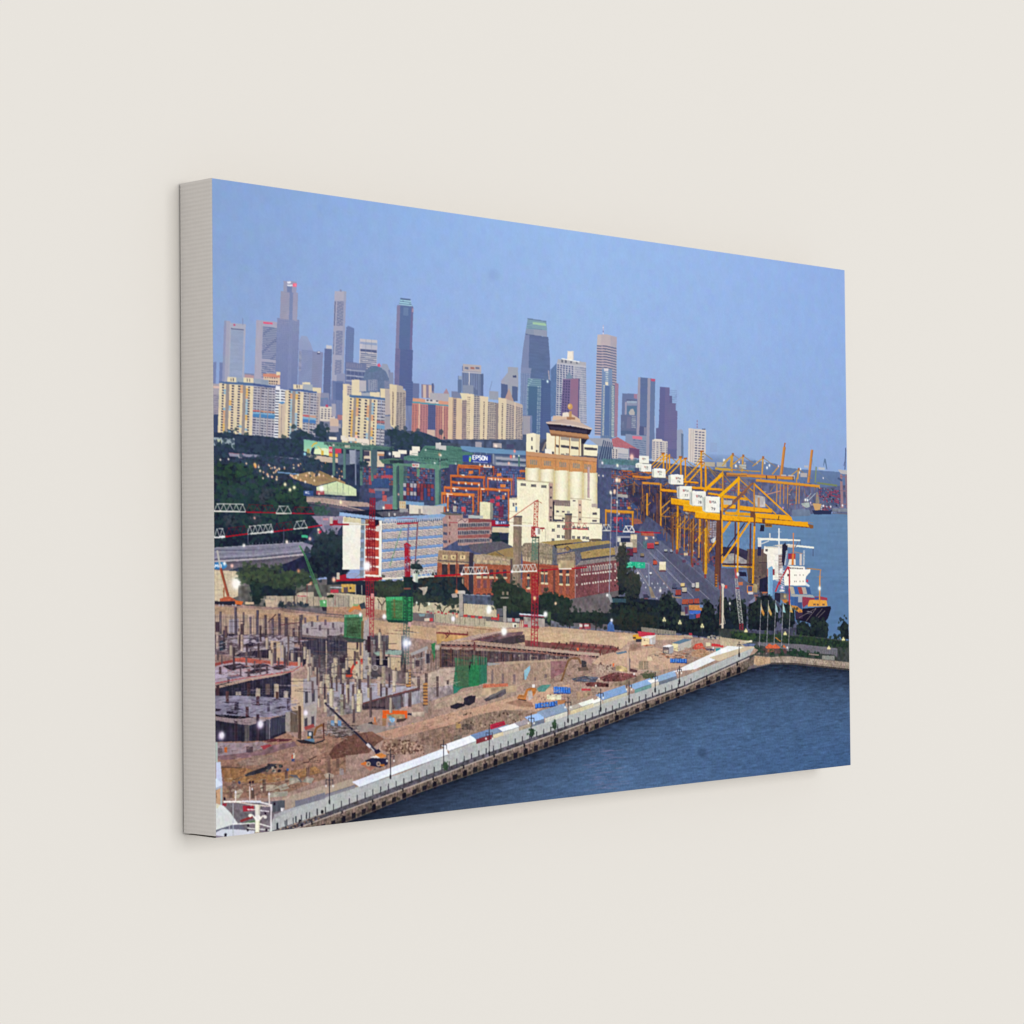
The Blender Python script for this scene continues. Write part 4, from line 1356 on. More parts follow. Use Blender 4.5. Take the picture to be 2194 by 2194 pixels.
fill([(560, 1075), (1000, 1035), (960, 1085), (700, 1108)], 'a88f58')
fill([(700, 1108), (960, 1080), (1000, 1080), (740, 1160)], '3c3438')
fill([(745, 1125), (1240, 1060), (1500, 1050), (1535, 1085), (960, 1170), (905, 1135), (860, 1160), (760, 1160)], OC, n1=.04)
fill([(870, 1160), (905, 1130), (945, 1175), (900, 1195)], '8c6c3c')
line([(860, 1160), (905, 1128), (955, 1170)], 8, '3c3440')
fill([(755, 1160), (860, 1165), (900, 1195), (1010, 1190), (760, 1230)], '9c8a74', n1=.12)
fill([(945, 1175), (1535, 1088), (1535, 1130), (1100, 1200), (980, 1200)], '565866')
fill([(1215, 1025), (1380, 1020), (1390, 1050), (1215, 1058)], '6c5c4c')
fill([(1090, 1215), (1290, 1175), (1570, 1145), (1640, 1230), (1600, 1255), (1110, 1310)], 'a88c58', n1=.06)
for x, y in ((1180, 1215), (1290, 1235), (1470, 1200)):
    rect(x, y, x + 50, y + 8, '7c6440')
fill([(1100, 1310), (1610, 1245), (1640, 1270), (1100, 1345)], '46465a')
fill([(1095, 1340), (1640, 1270), (1640, 1320), (1020, 1410)], '8c8280', n1=.12)
fill([(1570, 1130), (1640, 1130), (1650, 1300), (1600, 1310)], '8c8488', n1=.12)
# windows of the long wall
for i in range(16):
    x = 1098 + i * 36 + (14 if i > 3 else 0) + (26 if i > 11 else 0)
    if x > 1570:
        break
    y = 1430 - i * 4.2
    fill([(x + 4, y + 70), (x + 4, y + 6), (x + 16, y - 14), (x + 30, y + 2), (x + 30, y + 66)], 'd0c4b4')
    fill([(x + 10, y + 72), (x + 10, y + 16), (x + 17, y + 2), (x + 24, y + 14), (x + 24, y + 70)], '5c4858')
    rect(x + 4, y + 92, x + 28, y + 116, 'd4c8bc')
    rect(x + 4, y + 226 - i * .6, x + 26, y + 252 - i * .6, 'd4c8bc')
    rect(x + 6, y + 124, x + 26, y + 222, '6a3c44', a=.6)
for x, y in ((1030, 1535), (1030, 1665), (1605, 1440), (1600, 1565)):
    rect(x, y, x + 18, y + 28, 'd0c4b8')
line([(1015, 1400), (1015, 1870)], 8, 'b8a4a8')
line([(1348, 1480), (1348, 1790)], 5, 'a88c98')
# windows of the near wall
for x, y in ((330, 1520), (530, 1450), (585, 1452), (790, 1465), (885, 1470)):
    w_ = 48 if x < 600 else 56
    rect(x, y, x + w_ - 14, y + 45, '383848')
    rect(x - 4, y + 50, x + w_ - 10, y + 78, 'd8c8a0')
    rect(x, y + 82, x + w_ - 12, y + 195, '4c4650')
    line([(x + w_ / 2 - 7, y + 82), (x + w_ / 2 - 7, y + 195)], 5, '8c8478')
    rect(x - 6, y + 195, x + w_ - 6, y + 222, 'dccca4')
    rect(x - 2, y + 235, x + w_ - 14, y + 340, '8c5050', a=.7)
for x in (425, 440):
    rect(430, 1620, 455, 1650, 'c8b898')
fill([(700, 1420), (735, 1430), (730, 1790), (700, 1790)], '5c3c40', a=.8)
fill([(480, 1400), (760, 1430), (760, 1450), (480, 1420)], 'a04438')

# ---- yard and road right of the silo
K(1310, 960, 290)
fill([(30, 170), (330, 190), (330, 330), (30, 300)], '5a7890', n1=.05)
fill([(80, 180), (340, 190), (340, 215), (80, 205)], '5c8c84')
rect(140, 240, 235, 300, '8898b0')
K(1100, 650, 350)
fill([(1000, 1660), (1180, 1690), (1180, 1800), (1360, 1840), (1480, 1840), (1480, 1940), (1000, 1940)], '6a7c98', n1=.05)
fill([(880, 1590), (1130, 1590), (1190, 1660), (1180, 1700), (1000, 1680)], 'a0a2b0')
grid([(1060, 1610), (1190, 1650), (1180, 1840), (1000, 1840)], 6, 1, .5, 1, '3c4a70')
fill([(1160, 1600), (1230, 1575), (1440, 1700), (1490, 1730), (1180, 1690)], 'b86c78', n1=.04)
fill([(1370, 1700), (1490, 1720), (1490, 1830), (1370, 1810)], '6c4c74')
fill([(1180, 1690), (1360, 1720), (1360, 1840), (1180, 1820)], 'c4c0c4')
grid([(1180, 1760), (1360, 1770), (1350, 1840), (1180, 1830)], 1, 3, 1, .4, '8c94a8')
rect(1165, 1715, 1235, 1830, 'd0c8c0')
grid([(1165, 1715), (1235, 1718), (1235, 1830), (1165, 1830)], 2, 5, .5, .5, '5c6078')
fill([(1050, 1830), (1480, 1850), (1480, 1910), (1050, 1900)], '547a84', n1=.06)
glow(1400, 1812, 22, 'ffc8b8', 1)
glow(1052, 1882, 10, 'fff4ff', .9)
glow(1230, 1912, 12, 'ffffe0', .9)
K(1310, 960, 290)
fill([(0, 290), (380, 330), (700, 500), (1000, 900), (1500, 1500), (1500, 1700), (600, 1300), (0, 1150)], '43466a', n2=.2)
boxes([(0, 310), (330, 340), (330, 560), (0, 540)], 16, 8, pal=BOX + ['a85438', 'b86838'])
boxes([(0, 540), (430, 560), (420, 880), (0, 860)], 14, 9)
rect(75, 645, 260, 690, 'b0aca8', .1)
rect(290, 650, 410, 860, '3f5484')
rect(300, 700, 370, 760, '6c4878')
boxes([(0, 900), (300, 920), (300, 1230), (0, 1200)], 8, 9, pal=['3c4c7c', '2c3c68', '44587c', '943c54', '5c6c94'])
rect(30, 980, 160, 1040, 'b83c50')
for x in (110, 165, 220):
    rect(x, 1010, x + 38, 1230, '3a4c7c')
fill([(230, 980), (400, 1010), (450, 1070), (320, 1080)], 'a05c50', n1=.05)
# orange frames far along the quay
FO, FD = 'c87c2c', '6c3c38'
for i in range(26):
    x, y = 240 + rng.random() * 600, 330 + rng.random() * 330
    line([(x, y), (x + rng.normal() * 60, y + rng.normal() * 50)], 8, pick(['b06828', '4c3444', 'c87c2c', '38304c']))
for i in range(30):
    x, y = 80 + rng.random() * 500, 300 + rng.random() * 140
    line([(x, y), (x + 60 + rng.random() * 60, y + 6)], 11, pick(['b45c34', 'c8702c', '6c3840', 'a05438']))
fill([(240, 500), (850, 560), (980, 900), (980, 1300), (620, 1150), (430, 900), (230, 700)], '37324c', n2=.25, a=.75)
for i in range(90):
    x, y = 250 + rng.random() * 720, 450 + rng.random() * 700
    if y > 560 + (x - 250) * 1.2 + 200:
        continue
    if rng.random() < .5:
        line([(x, y), (x, y + 60 + rng.random() * 140)], 7, pick(['a8682c', '6c4038', 'b87830', '4c3440']))
    else:
        line([(x, y), (x + rng.normal() * 70, y + 50)], 6, pick(['b87430', '5c3c40', '8c5c38']))
rect(300, 385, 560, 415, 'd8842c', .06)
rect(440, 475, 690, 505, 'd48a2c', .06)
line([(440, 470), (440, 760)], 9, 'a87040')
for x, y0, y1 in ((510, 640, 1090), (705, 500, 1190)):
    rect(x - 12, y0, x + 14, y1, 'e09a24')
    rect(x + 5, y0, x + 14, y1, 'a86c28')
for x in (460, 640, 660):
    rect(x, 640, x + 10, 1180, '7c4c38')
line([(500, 830), (560, 770)], 12, 'd08c28')
line([(705, 960), (830, 840)], 14, 'd8922a')
gantry(-90, 320, 870, 1110, 36, 28, 'dc9428', '8c5c34', .05)
rect(230, 830, 275, 870, 'd89028')
# tarmac and road
fill([(430, 1100), (640, 1130), (850, 1280), (1000, 1400), (1500, 1780), (1932, 2050), (1932, 3100), (1000, 3100), (100, 2700), (130, 1700), (260, 1350)], '5f627e', n1=.03, n2=.03, n3=.03)
fill([(500, 950), (700, 1100), (850, 1250), (1000, 1420), (1300, 1700), (1150, 1650), (600, 1250), (430, 1150)], '4e5372', n2=.1)
K(1310, 1130, 290)
fill([(700, 330), (930, 380), (1500, 900), (1932, 1000), (1932, 1200), (1300, 1100)], '565872', n2=.04)
fill([(200, 420), (520, 330), (1010, 980), (600, 1010), (260, 1010)], '686a84', n1=.03)
for pts, w_, c in (([(540, 350), (880, 700), (1200, 1020)], 8, 'a8a8b8'), ([(640, 300), (1150, 790), (1400, 1020)], 8, '9c9cb0'), ([(520, 480), (680, 690), (860, 900)], 12, '8c7878'),
                   ([(360, 590), (560, 870), (640, 1010)], 7, 'a8a4b4'), ([(400, 600), (540, 830)], 7, '9c8c8c'), ([(380, 190), (700, 480), (980, 790)], 6, '9494a8'), ([(1000, 430), (1500, 860), (1640, 960)], 5, '8888a0')):
    line(pts, w_, c, a=.8)
for x, y in ((420, 720), (460, 785), (490, 852), (505, 695), (580, 795), (620, 852), (660, 795), (750, 795), (795, 852), (700, 855), (650, 1005)):
    glow(x, y, 7, 'e8e8f0', .8)
fill([(530, 830), (570, 850), (630, 1000), (570, 1000)], '8c7c6c', n2=.15)
line([(850, 940), (880, 990), (1000, 1000)], 16, '9c8060')
# vehicles on the road
def truck(x, y, w_, h_, body, roof=None):
    rect(x - 4, y + h_ - 14, x + w_ + 4, y + h_ + 14, '262438')
    rect(x, y, x + w_, y + h_, body, n1=.03)
    if roof:
        rect(x, y, x + w_, y + h_ * .3, roof)
truck(683, 485, 94, 125, 'e4d8b4', 'f0e6c8')
rect(690, 600, 770, 630, '6c4450')
truck(915, 850, 80, 110, '9c4038', '4c5474')
truck(870, 800, 60, 60, '4c506c')
truck(1010, 850, 65, 65, 'c4b8a0')
truck(990, 790, 55, 45, 'e0c484')
truck(1150, 790, 40, 60, 'b8b4bc')
truck(1205, 780, 45, 80, 'd0ccb8')
rect(1195, 865, 1260, 905, '8c4c44')
truck(595, 450, 50, 70, 'b85038', '5c4450')
rect(610, 480, 655, 520, 'c04c38')
truck(545, 620, 30, 40, 'd8d4d8', '4c4c64')
truck(415, 365, 50, 40, '8c7860')
truck(755, 295, 42, 42, 'a8a8a4', '686c84')
truck(838, 310, 36, 36, '9ca0b0')
truck(620, 190, 55, 45, 'c87840', '5c4450')
truck(510, 215, 95, 75, 'b83848', 'c84450')
rect(455, 190, 510, 290, '50707c', n1=.1)
truck(220, 300, 90, 95, '6c2c44')
truck(310, 280, 55, 70, 'a84c4c')
rect(270, 90, 365, 280, 'a89c88', n1=.08)
for x in (278, 322):
    rect(x, 105, x + 38, 165, 'ecdcb4')
rect(85, 130, 130, 200, 'd8d4c8')
rect(130, 150, 260, 200, '2c3458')
rect(115, 205, 300, 270, 'e0d4c0')
rect(80, 120, 270, 140, 'a8a8b4')
rect(455, 950, 520, 1050, '3c3c54')
rect(470, 1000, 520, 1040, '7c4c54')
rect(710, 945, 770, 1020, '3a3848')
rect(722, 960, 755, 990, 'a08860')
truck(1010, 990, 90, 100, 'b0503c', '5c6484')
truck(1105, 990, 65, 90, 'a8483c', '5c6484')
truck(1180, 980, 75, 100, 'b04a3c', '4c5880')
for x, y, r_, c in ((478, 94, 12, 'fff0e0'), (595, 94, 12, 'ffd8b0'), (492, 148, 14, 'ffe0c0'), (508, 148, 10, 'ffd0b0'), (600, 140, 10, 'ffe8d8'), (1050, 376, 14, 'ffd090'), (1080, 376, 12, 'ffe0b0'), (1168, 340, 14, 'ffffff'), (1338, 224, 14, 'ffffa8'), (1352, 640, 12, 'fffff0'), (1095, 245, 8, 'fff0e0'), (376, 655, 16, 'ffe8f0'), (698, 897, 16, 'fff8f0')):
    glow(x, y, r_, c, .95)
fill([(420, 50), (600, 50), (610, 120), (420, 110)], 'a85844', n2=.3)
rect(650, 90, 760, 180, '3c4a78')
# green road sign on its gantry
line([(480, 505), (535, 505), (540, 830)], 12, '9098b0')
fill([(205, 482), (482, 492), (486, 578), (208, 570)], '1fb488')
line([(350, 488), (345, 574)], 4, '7fd8b8')
for x, y, w_ in ((225, 497, 65), (225, 522, 50), (225, 545, 80), (370, 500, 40), (370, 525, 30), (372, 550, 40), (430, 520, 18)):
    rect(x, y, x + w_, y + 10, '8ce4c4', .03)
rect(480, 510, 535, 570, '7c8098', a=.5)

# ---- far cranes and far terminal on the right
K(1540, 960, 290)
fill([(0, 420), (600, 440), (1430, 560), (1840, 520), (1840, 940), (1600, 900), (1040, 960), (700, 900), (0, 800)], '5e6488', n2=.15)
boxes([(1420, 560), (1740, 600), (1740, 860), (1440, 720)], 13, 9, pal=['a83c58', 'b84458', '8c3c5c', '5c6488', '4c5888', '9c4460', '7c8498', '40688c'])
for i in range(110):
    x, y = 60 + rng.random() * 1380, 460 + rng.random() * 330
    line([(x, y), (x, y + 40 + rng.random() * 120)], 6, pick(['a87c58', '6c5070', '8c6c70', 'b08450', '54587c']), a=.8)
for i in range(60):
    x, y = 60 + rng.random() * 1340, 480 + rng.random() * 340
    rect(x, y, x + 26 + rng.random() * 30, y + 16, pick(['a84c54', '4c649c', '8c4c68', '5878a0', 'b8a0a8', '44588c']), a=.85)
for x in (830, 880, 930, 985, 1110, 1150):
    line([(x, 480), (x - 6, 790)], 14, 'c08848')
line([(1090, 500), (980, 680)], 8, 'a88058')
line([(820, 500), (730, 620)], 8, 'a88058')
# tall raised booms
for a_, b_, w_ in (((935, -20), (888, 400), 40), ((1330, 20), (1278, 490), 36)):
    line([a_, b_], w_, 'd68a3e')
    line([(a_[0] + 12, a_[1]), (b_[0] + 12, b_[1])], w_ * .3, 'a86838')
line([(935, -20), (945, -80)], 22, 'b86838')
fill([(1700, 300), (1830, 310), (1830, 370), (1740, 360)], 'b8b4b8')
fill([(1730, 370), (1760, 370), (1780, 850), (1740, 850)], 'a07c84')
fill([(1800, 370), (1840, 370), (1840, 850), (1820, 850)], '8c7484')
for y in (400, 600, 790):
    line([(1735, y), (1840, y + 10)], 14, '8c6c7c')
line([(1700, 420), (1760, 460)], 30, '4c5c84')
rect(1218, 238, 1275, 272, 'b4b8c4', .06)
rect(1422, 265, 1512, 300, 'bcc0c8', .08)
line([(1390, 260), (1375, 490)], 20, '7c9070')
line([(1400, 490), (1690, 530)], 26, '76855e')
line([(1400, 310), (1620, 500)], 4, '7c8c90')
line([(1330, 130), (1345, 240)], 4, '6c80a8')
fill([(1490, 240), (1505, 140), (1525, 150), (1550, 300), (1535, 300), (1512, 190), (1495, 260)], '5e7aa0')
line([(1812, -10), (1800, 300)], 16, '566690')
line([(1782, 250), (1815, 100)], 8, '5c6c94')
# small ships far out
fill([(1040, 880), (1200, 860), (1300, 880), (1310, 960), (1050, 970)], '6c7c98', n2=.06)
fill([(1180, 780), (1290, 770), (1300, 830), (1250, 850), (1180, 800)], 'a8b4b0', n2=.1)
for a_, b_ in (((1230, 740), (1320, 640)), ((1280, 740), (1380, 640))):
    line([a_, b_], 10, 'a8b8c0')
fill([(1330, 880), (1620, 880), (1600, 940), (1360, 940)], '2c3458')
fill([(1340, 780), (1470, 790), (1440, 880), (1370, 880)], 'd0a468')
boxes([(1460, 800), (1600, 830), (1590, 890), (1450, 880)], 6, 3, pal=['b04c58', 'c8ccd0', '8c4458', '40689c'])
fill([(1380, 780), (1395, 620), (1410, 620), (1440, 780)], 'a89c78', a=.7)
rect(1620, 850, 1840, 900, '7c8494', .03, n2=.1)
line([(1620, 920), (1840, 935)], 16, '6c6c80')
for x, y, r_, c in ((1236, 733, 13, 'ffffff'), (1266, 738, 12, 'f0ffff'), (1494, 818, 11, 'fff8ff'), (1598, 830, 10, 'fff8ff'), (1766, 812, 11, 'ffffff'), (1310, 775, 9, 'ffd8f0'), (916, 848, 9, 'ffb0c8'), (75, 170, 15, 'fffff4'), (244, 250, 15, 'fffff0'), (372, 208, 9, 'fff'+'8f0'), (545, 204, 10, 'fff4f8'), (722, 242, 12, 'fffff8'), (688, 275, 13, 'ffffff'), (852, 252, 11, 'ffd8e8'), (1165, 295, 11, 'fffff0'), (1146, 342, 12, 'fffff8'), (290, 196, 9, 'ffffff'), (656, 208, 9, 'ffffff'), (1490, 422, 8, 'fff4f8')):
    glow(x, y, r_, c, .95)
# row of far A-frames
def aframe(x, y, yb, ww, col='d09a3c', arm=1.0):
    line([(x, y), (x - 14, yb)], 22, col)
    line([(x, y + 10), (x - 150 * arm, y + 130 * arm)], 13, col)
    line([(x, y + 6), (x + 190 * arm, y + 140 * arm)], 8, '9c7c5c')
    rect(x - 12, y - 14, x + 18, y + 24, 'a86840')
for x, y, h_ in ((198, 80, 250), (346, 100, 230), (630, 125, 260), (1138, 290, 150)):
    aframe(x, y, y + h_, 1)
line([(850, 265), (760, 370)], 16, 'cc9440')
for x0, x1, y, c in ((0, 90, 200, 'b8b4a8'), (290, 390, 225, 'b8bcb4'), (1165, 1260, 345, 'b4acb0'), (990, 1080, 375, 'c4b8b4'), (890, 960, 370, 'c0b4b0')):
    rect(x0, y, x1, y + 60, c, .08)
rect(0, 285, 170, 310, 'c89838', .06)
line([(160, 300), (590, 330)], 14, 'c49440')
# the two long booms
line([(110, 368), (1070, 425)], 46, 'd8902c')
line([(110, 352), (1070, 408)], 16, 'c8784c')
line([(110, 390), (1070, 447)], 6, '9c5c30')
for x in (680, 815, 1060):
    line([(x, 385 + (x - 680) * .04), (x + 4, 440 + (x - 680) * .04)], 16, '4c3c48')
line([(530, 452), (1440, 540)], 36, 'dc942c')
line([(530, 470), (1440, 558)], 6, '9c6030')
line([(1425, 520), (1440, 575)], 14, 'd8a040')
for x in (600, 835, 1110):
    line([(x, 420), (x, 480)], 14, 'c89040')

# ---- near yellow cranes
YL, YD, YB = 'f4a80c', 'b8740c', '5c3440'
K(1310, 960, 290)
# hazy web of stays behind
for i in range(110):
    x, y = 1050 + rng.random() * 880, 200 + rng.random() * 420
    line([(x, y), (x + 40 + rng.random() * 120, y + 30 + rng.random() * 90)], 5, pick(['a8743c', '8c6458', 'b88440', '6c5468', '9c7048']), a=.75)
for i in range(50):
    x, y = 1050 + rng.random() * 880, 380 + rng.random() * 300
    line([(x, y), (x, y + 60 + rng.random() * 120)], 7, pick(['6c4450', 'a8703c', '54446c', 'c08838', '8c5c50']), a=.8)
for i in range(40):
    x, y = 1100 + rng.random() * 830, 420 + rng.random() * 260
    rect(x, y, x + 20 + rng.random() * 40, y + 18, pick(['a84858', '5c6890', '8c4c60', '4c5880', '7c7c94']), a=.7)
line([(1640, 365), (1932, 372)], 34, 'c8883c')
line([(1640, 380), (1932, 388)], 8, '8c5440')
# A-frame masts and back stays
for x in (742, 790, 826):
    line([(x, 70 + (x - 742) * .15), (x + 2, 300)], 19, 'e8a01c' if x != 790 else 'c8841c')
for a_, b_, w_ in (((740, 80), (560, 250), 13), ((790, 90), (590, 275), 13), ((820, 100), (640, 280), 12), ((985, 130), (770, 350), 16), ((1040, 150), (840, 360), 16), ((1260, 210), (1030, 450), 20), ((1335, 215), (1050, 530), 20)):
    line([a_, b_], w_, 'f0a414')
for x, y0, y1, w_ in ((990, 120, 400, 22), (1055, 145, 480, 22), (1280, 40, 570, 26), (1345, 190, 590, 28)):
    line([(x, y0), (x + 2, y1)], w_, 'f0a012')
    line([(x + w_ * .3, y0), (x + 2 + w_ * .3, y1)], w_ * .3, 'c07a10')
for x, y in ((735, 62), (985, 110), (1055, 130), (1280, 185), (1340, 195), (1290, 30)):
    rect(x - 24, y, x + 26, y + 22, 'b06024')
for a_, b_ in (((850, 120), (950, 220)), ((1080, 180), (1250, 330)), ((1360, 230), (1500, 380)), ((1360, 230), (1560, 520)), ((1310, 60), (1440, 160)), ((1090, 250), (1240, 380))):
    line([a_, b_], 9, 'a87c34')
line([(1300, 80), (1200, 230)], 12, 'c8a040')
rect(1330, 190, 1475, 250, 'b4ac98', .06)
rect(1500, 195, 1640, 260, 'b0aca4', .05)
rect(1480, 270, 1700, 300, 'c8a03c', .08)
line([(1580, 250), (1710, 110)], 14, 'd4a030')
line([(1715, 90), (1700, 270)], 24, 'd09c34')
# booms seen end on, upper rows
for x0, y0, x1, y1, w_ in ((1030, 475, 1235, 490, 26), (1120, 555, 1600, 590, 34), (1090, 475, 1240, 492, 22), (700, 590, 960, 615, 36), (1380, 640, 1932, 720, 28)):
    line([(x0, y0), (x1, y1)], w_, 'ec9c14')
    line([(x0, y0 + w_ * .6), (x1, y1 + w_ * .6)], w_ * .3, '6c3c34')
# clutter between the legs
for i in range(170):
    x = 740 + rng.random() * 760
    y = 780 + rng.random() * 420
    c = pick(['3a3048', '6c4038', 'a8702c', '4c4868', '8c5c38', '2c2a44', 'b88030', '5c6488'])
    if rng.random() < .5:
        line([(x, y), (x, y + 50 + rng.random() * 110)], 7, c, a=.85)
    else:
        line([(x, y), (x + rng.normal() * 70, y + rng.normal() * 60)], 7, c, a=.85)
for i in range(90):
    x = 960 + rng.random() * 540
    y = 1180 + rng.random() * 440 + (x - 960) * .15
    rect(x, y, x + 18 + rng.random() * 40, y + 14 + rng.random() * 26, pick(['3c4870', '8c4454', '2c2c48', '5c3c58', 'b0582c', '4c5884', '34304c', '7c4440']), a=.85)
for i in range(8):
    line([(870 + i * 8, 960 + i * 60), (940, 960 + i * 60)], 8, '9c6430')
crown(1090, 900, 40, 30, ['a89c94'], 4, 5)
rect(1380, 1040, 1500, 1270, '9c94a0', n2=.12)
for i in range(6):
    line([(1390, 1080 + i * 30), (1490, 1060 + i * 36)], 6, '5c4c5c')
fill([(1420, 1300), (1490, 1260), (1480, 1340), (1430, 1350)], 'd4d4d4')
fill([(1480, 1390), (1760, 1420), (1760, 1500), (1480, 1480)], '2a2a42')
# back legs and portal columns of the farther cranes
for x, y0, y1, w_ in ((950, 800, 1480, 28), (1270, 1000, 1330, 22), (1360, 1000, 1790, 28), (1580, 690, 1600, 30), (1815, 400, 1770, 26)):
    line([(x, y0), (x - 6, y1)], w_, 'eca014')
    line([(x + w_ * .3, y0), (x - 6 + w_ * .3, y1)], w_ * .35, 'b07414')
for x, y0, y1, w_ in ((1320, 1010, 1750, 22), (880, 960, 1450, 16), (1150, 1000, 1660, 22), (1520, 1020, 1800, 46), (1560, 880, 1850, 22), (1770, 1050, 1600, 22), (1180, 1000, 1350, 14)):
    line([(x, y0), (x - 8, y1)], w_, '6e4030', nv=.1)
for a_, b_, w_, c in (((840, 740), (705, 860), 16, 'd8942a'), ((960, 1120), (1060, 1000), 16, 'd8922a'), ((1200, 960), (960, 850), 10, '8c5c34'), ((1190, 1330), (1340, 1150), 18, 'dc9820'), ((1380, 1480), (1530, 1270), 20, 'e49c18'), ((1380, 1490), (1700, 1050), 20, 'e49c18'), ((940, 1130), (1300, 1160), 12, 'a8682c'), ((690, 960), (890, 985), 14, 'b87830')):
    line([a_, b_], w_, c)
# close-set frames of the cranes behind
for i in range(9):
    x = 860 + i * 62
    line([(x, 940 + i * 12), (x - 8, 1340 + i * 40)], 11, pick(['8c5430', 'b8782c', '6c4434', 'd08c28']))
    line([(x + 20, 960 + i * 12), (x + 18, 1300 + i * 40)], 7, pick(['5c3838', 'a8702c', '4c3040']))
    line([(x - 40, 1040 + i * 30), (x + 70, 900 + i * 30)], 10, pick(['b4782c', 'd8942a', '7c4c34']))
for i in range(7):
    line([(980 + i * 60, 1130 + i * 14), (1060 + i * 60, 1138 + i * 14)], 9, 'a8702c')
for x, y0, y1, w_, c in ((1255, 1000, 1560, 16, 'd8922a'), (1395, 1010, 1640, 12, 'a86c28'), (1440, 1010, 1500, 8, '5c3840'), (1110, 960, 1500, 12, '7c4c34'), (1045, 940, 1300, 10, 'b87c2c')):
    line([(x, y0), (x - 6, y1)], w_, c)
# the three great girders and machine houses
def girder(x0, y0, x1, y1, th):
    fill([(x0, y0), (x1, y1), (x1, y1 + th), (x0, y0 + th)], YL, n1=.02)
    fill([(x0, y0 + th), (x1, y1 + th), (x1, y1 + th + 12), (x0, y0 + th + 12)], '7c4420')
    fill([(x0, y0), (x1, y1), (x1, y1 + th * .2), (x0, y0 + th * .2)], 'ffc028', a=.7)
girder(850, 705, 1140, 745, 85)
girder(1025, 795, 1330, 830, 92)
girder(1195, 890, 1550, 930, 95)
line([(850, 705), (860, 690), (930, 690)], 8, '8c5428')
# girders' outboard run
K(1540, 960, 290)
for a_, b_, w_ in (((60, 820), (240, 830), 56), ((300, 845), (620, 880), 60), ((620, 880), (760, 890), 56)):
    line([a_, b_], w_, 'f2a412')
    line([(a_[0], a_[1] + w_ * .58), (b_[0], b_[1] + w_ * .58)], 10, '7c4428')
line([(60, 690), (420, 730)], 26, 'eca014')
fill([(90, 900), (470, 920), (470, 965), (90, 945)], 'e89c14')
fill([(520, 920), (960, 950), (1040, 1000), (1060, 1030), (520, 985)], 'f6a810')
line([(530, 990), (1060, 1035)], 8, '7c4428')
fill([(0, 940), (520, 985), (660, 1010), (1270, 1050), (1290, 1125), (660, 1068), (520, 1050), (0, 1025)], 'f4a60e', n1=.02)
fill([(0, 1020), (520, 1048), (1290, 1122), (1290, 1134), (520, 1062), (0, 1034)], '7a421c')
fill([(1270, 1075), (1350, 1095), (1350, 1140), (1300, 1140)], '8c5830')
line([(1270, 1050), (1350, 1065)], 5, 'c08450')
rect(620, 1010, 660, 1065, '6c4038')
rect(450, 900, 520, 985, '6c4438')
line([(860, 960), (850, 1010)], 12, '4c3428')
# stays and frames
for a_, b_, w_, c in (((0, 690), (290, 430), 42, 'f8ae08'), ((0, 400), (60, 350), 40, 'f0a40c'), ((500, 500), (1040, 1000), 22, 'f0a010'), ((550, 690), (820, 940), 15, 'e89c14'), ((310, 450), (490, 610), 14, 'd8941c'), ((300, 620), (490, 790), 18, 'd8941c'), ((70, 380), (240, 560), 10, 'b07c34'), ((220, 945), (290, 860), 16, 'e49c18')):
    line([a_, b_], w_, c)
for x, y0, y1, w_, c in ((285, 400, 960, 24, 'f0a210'), (505, 490, 900, 20, 'c88420'), (55, 320, 700, 18, 'c88a28'), (60, 700, 900, 16, 'e09818')):
    line([(x, y0), (x, y1)], w_, c)
line([(490, 490), (250, 720), (70, 905)], 28, '7c5048')
line([(480, 496), (330, 640)], 18, '9c6440')
rect(70, 735, 190, 800, 'b8b4ac', .06)
fill([(515, 660), (660, 690), (665, 840), (520, 830)], 'b0acac', n2=.15)
rect(555, 700, 585, 850, 'b88c68')
line([(690, 655), (880, 605)], 13, 'c89078')
# legs below the girders
for x0, y0, x1, y1, w_, c in ((45, 1040, 38, 1600, 24, 'eca012'), (285, 1050, 265, 1770, 26, 'eca012'), (512, 1060, 490, 1932, 28, 'f0a410'), (512, 940, 510, 1110, 26, '7c4c34'), (238, 1050, 225, 1640, 18, '5a343e'), (455, 1070, 445, 1700, 24, '5a343e'), (10, 1050, 10, 1800, 40, '6a4034')):
    line([(x0, y0), (x1, y1)], w_, c)
for a_, b_, w_, c in (((480, 985), (40, 1640), 26, 'f0a410'), ((160, 1040), (40, 1190), 24, 'e89c14'), ((370, 1065), (20, 1560), 16, '3c2c40'), ((60, 1675), (480, 1695), 18, 'e8a014')):
    line([a_, b_], w_, c)
rect(240, 1678, 310, 1694, 'dcd4c4', .03)
# trolley and cab
fill([(600, 1090), (650, 1090), (650, 1180), (585, 1180)], '28243c')
rect(660, 1070, 760, 1120, 'a8702c', .05)
grid([(665, 1075), (755, 1080), (755, 1115), (665, 1110)], 4, 1, .6, .8, '382c3c')
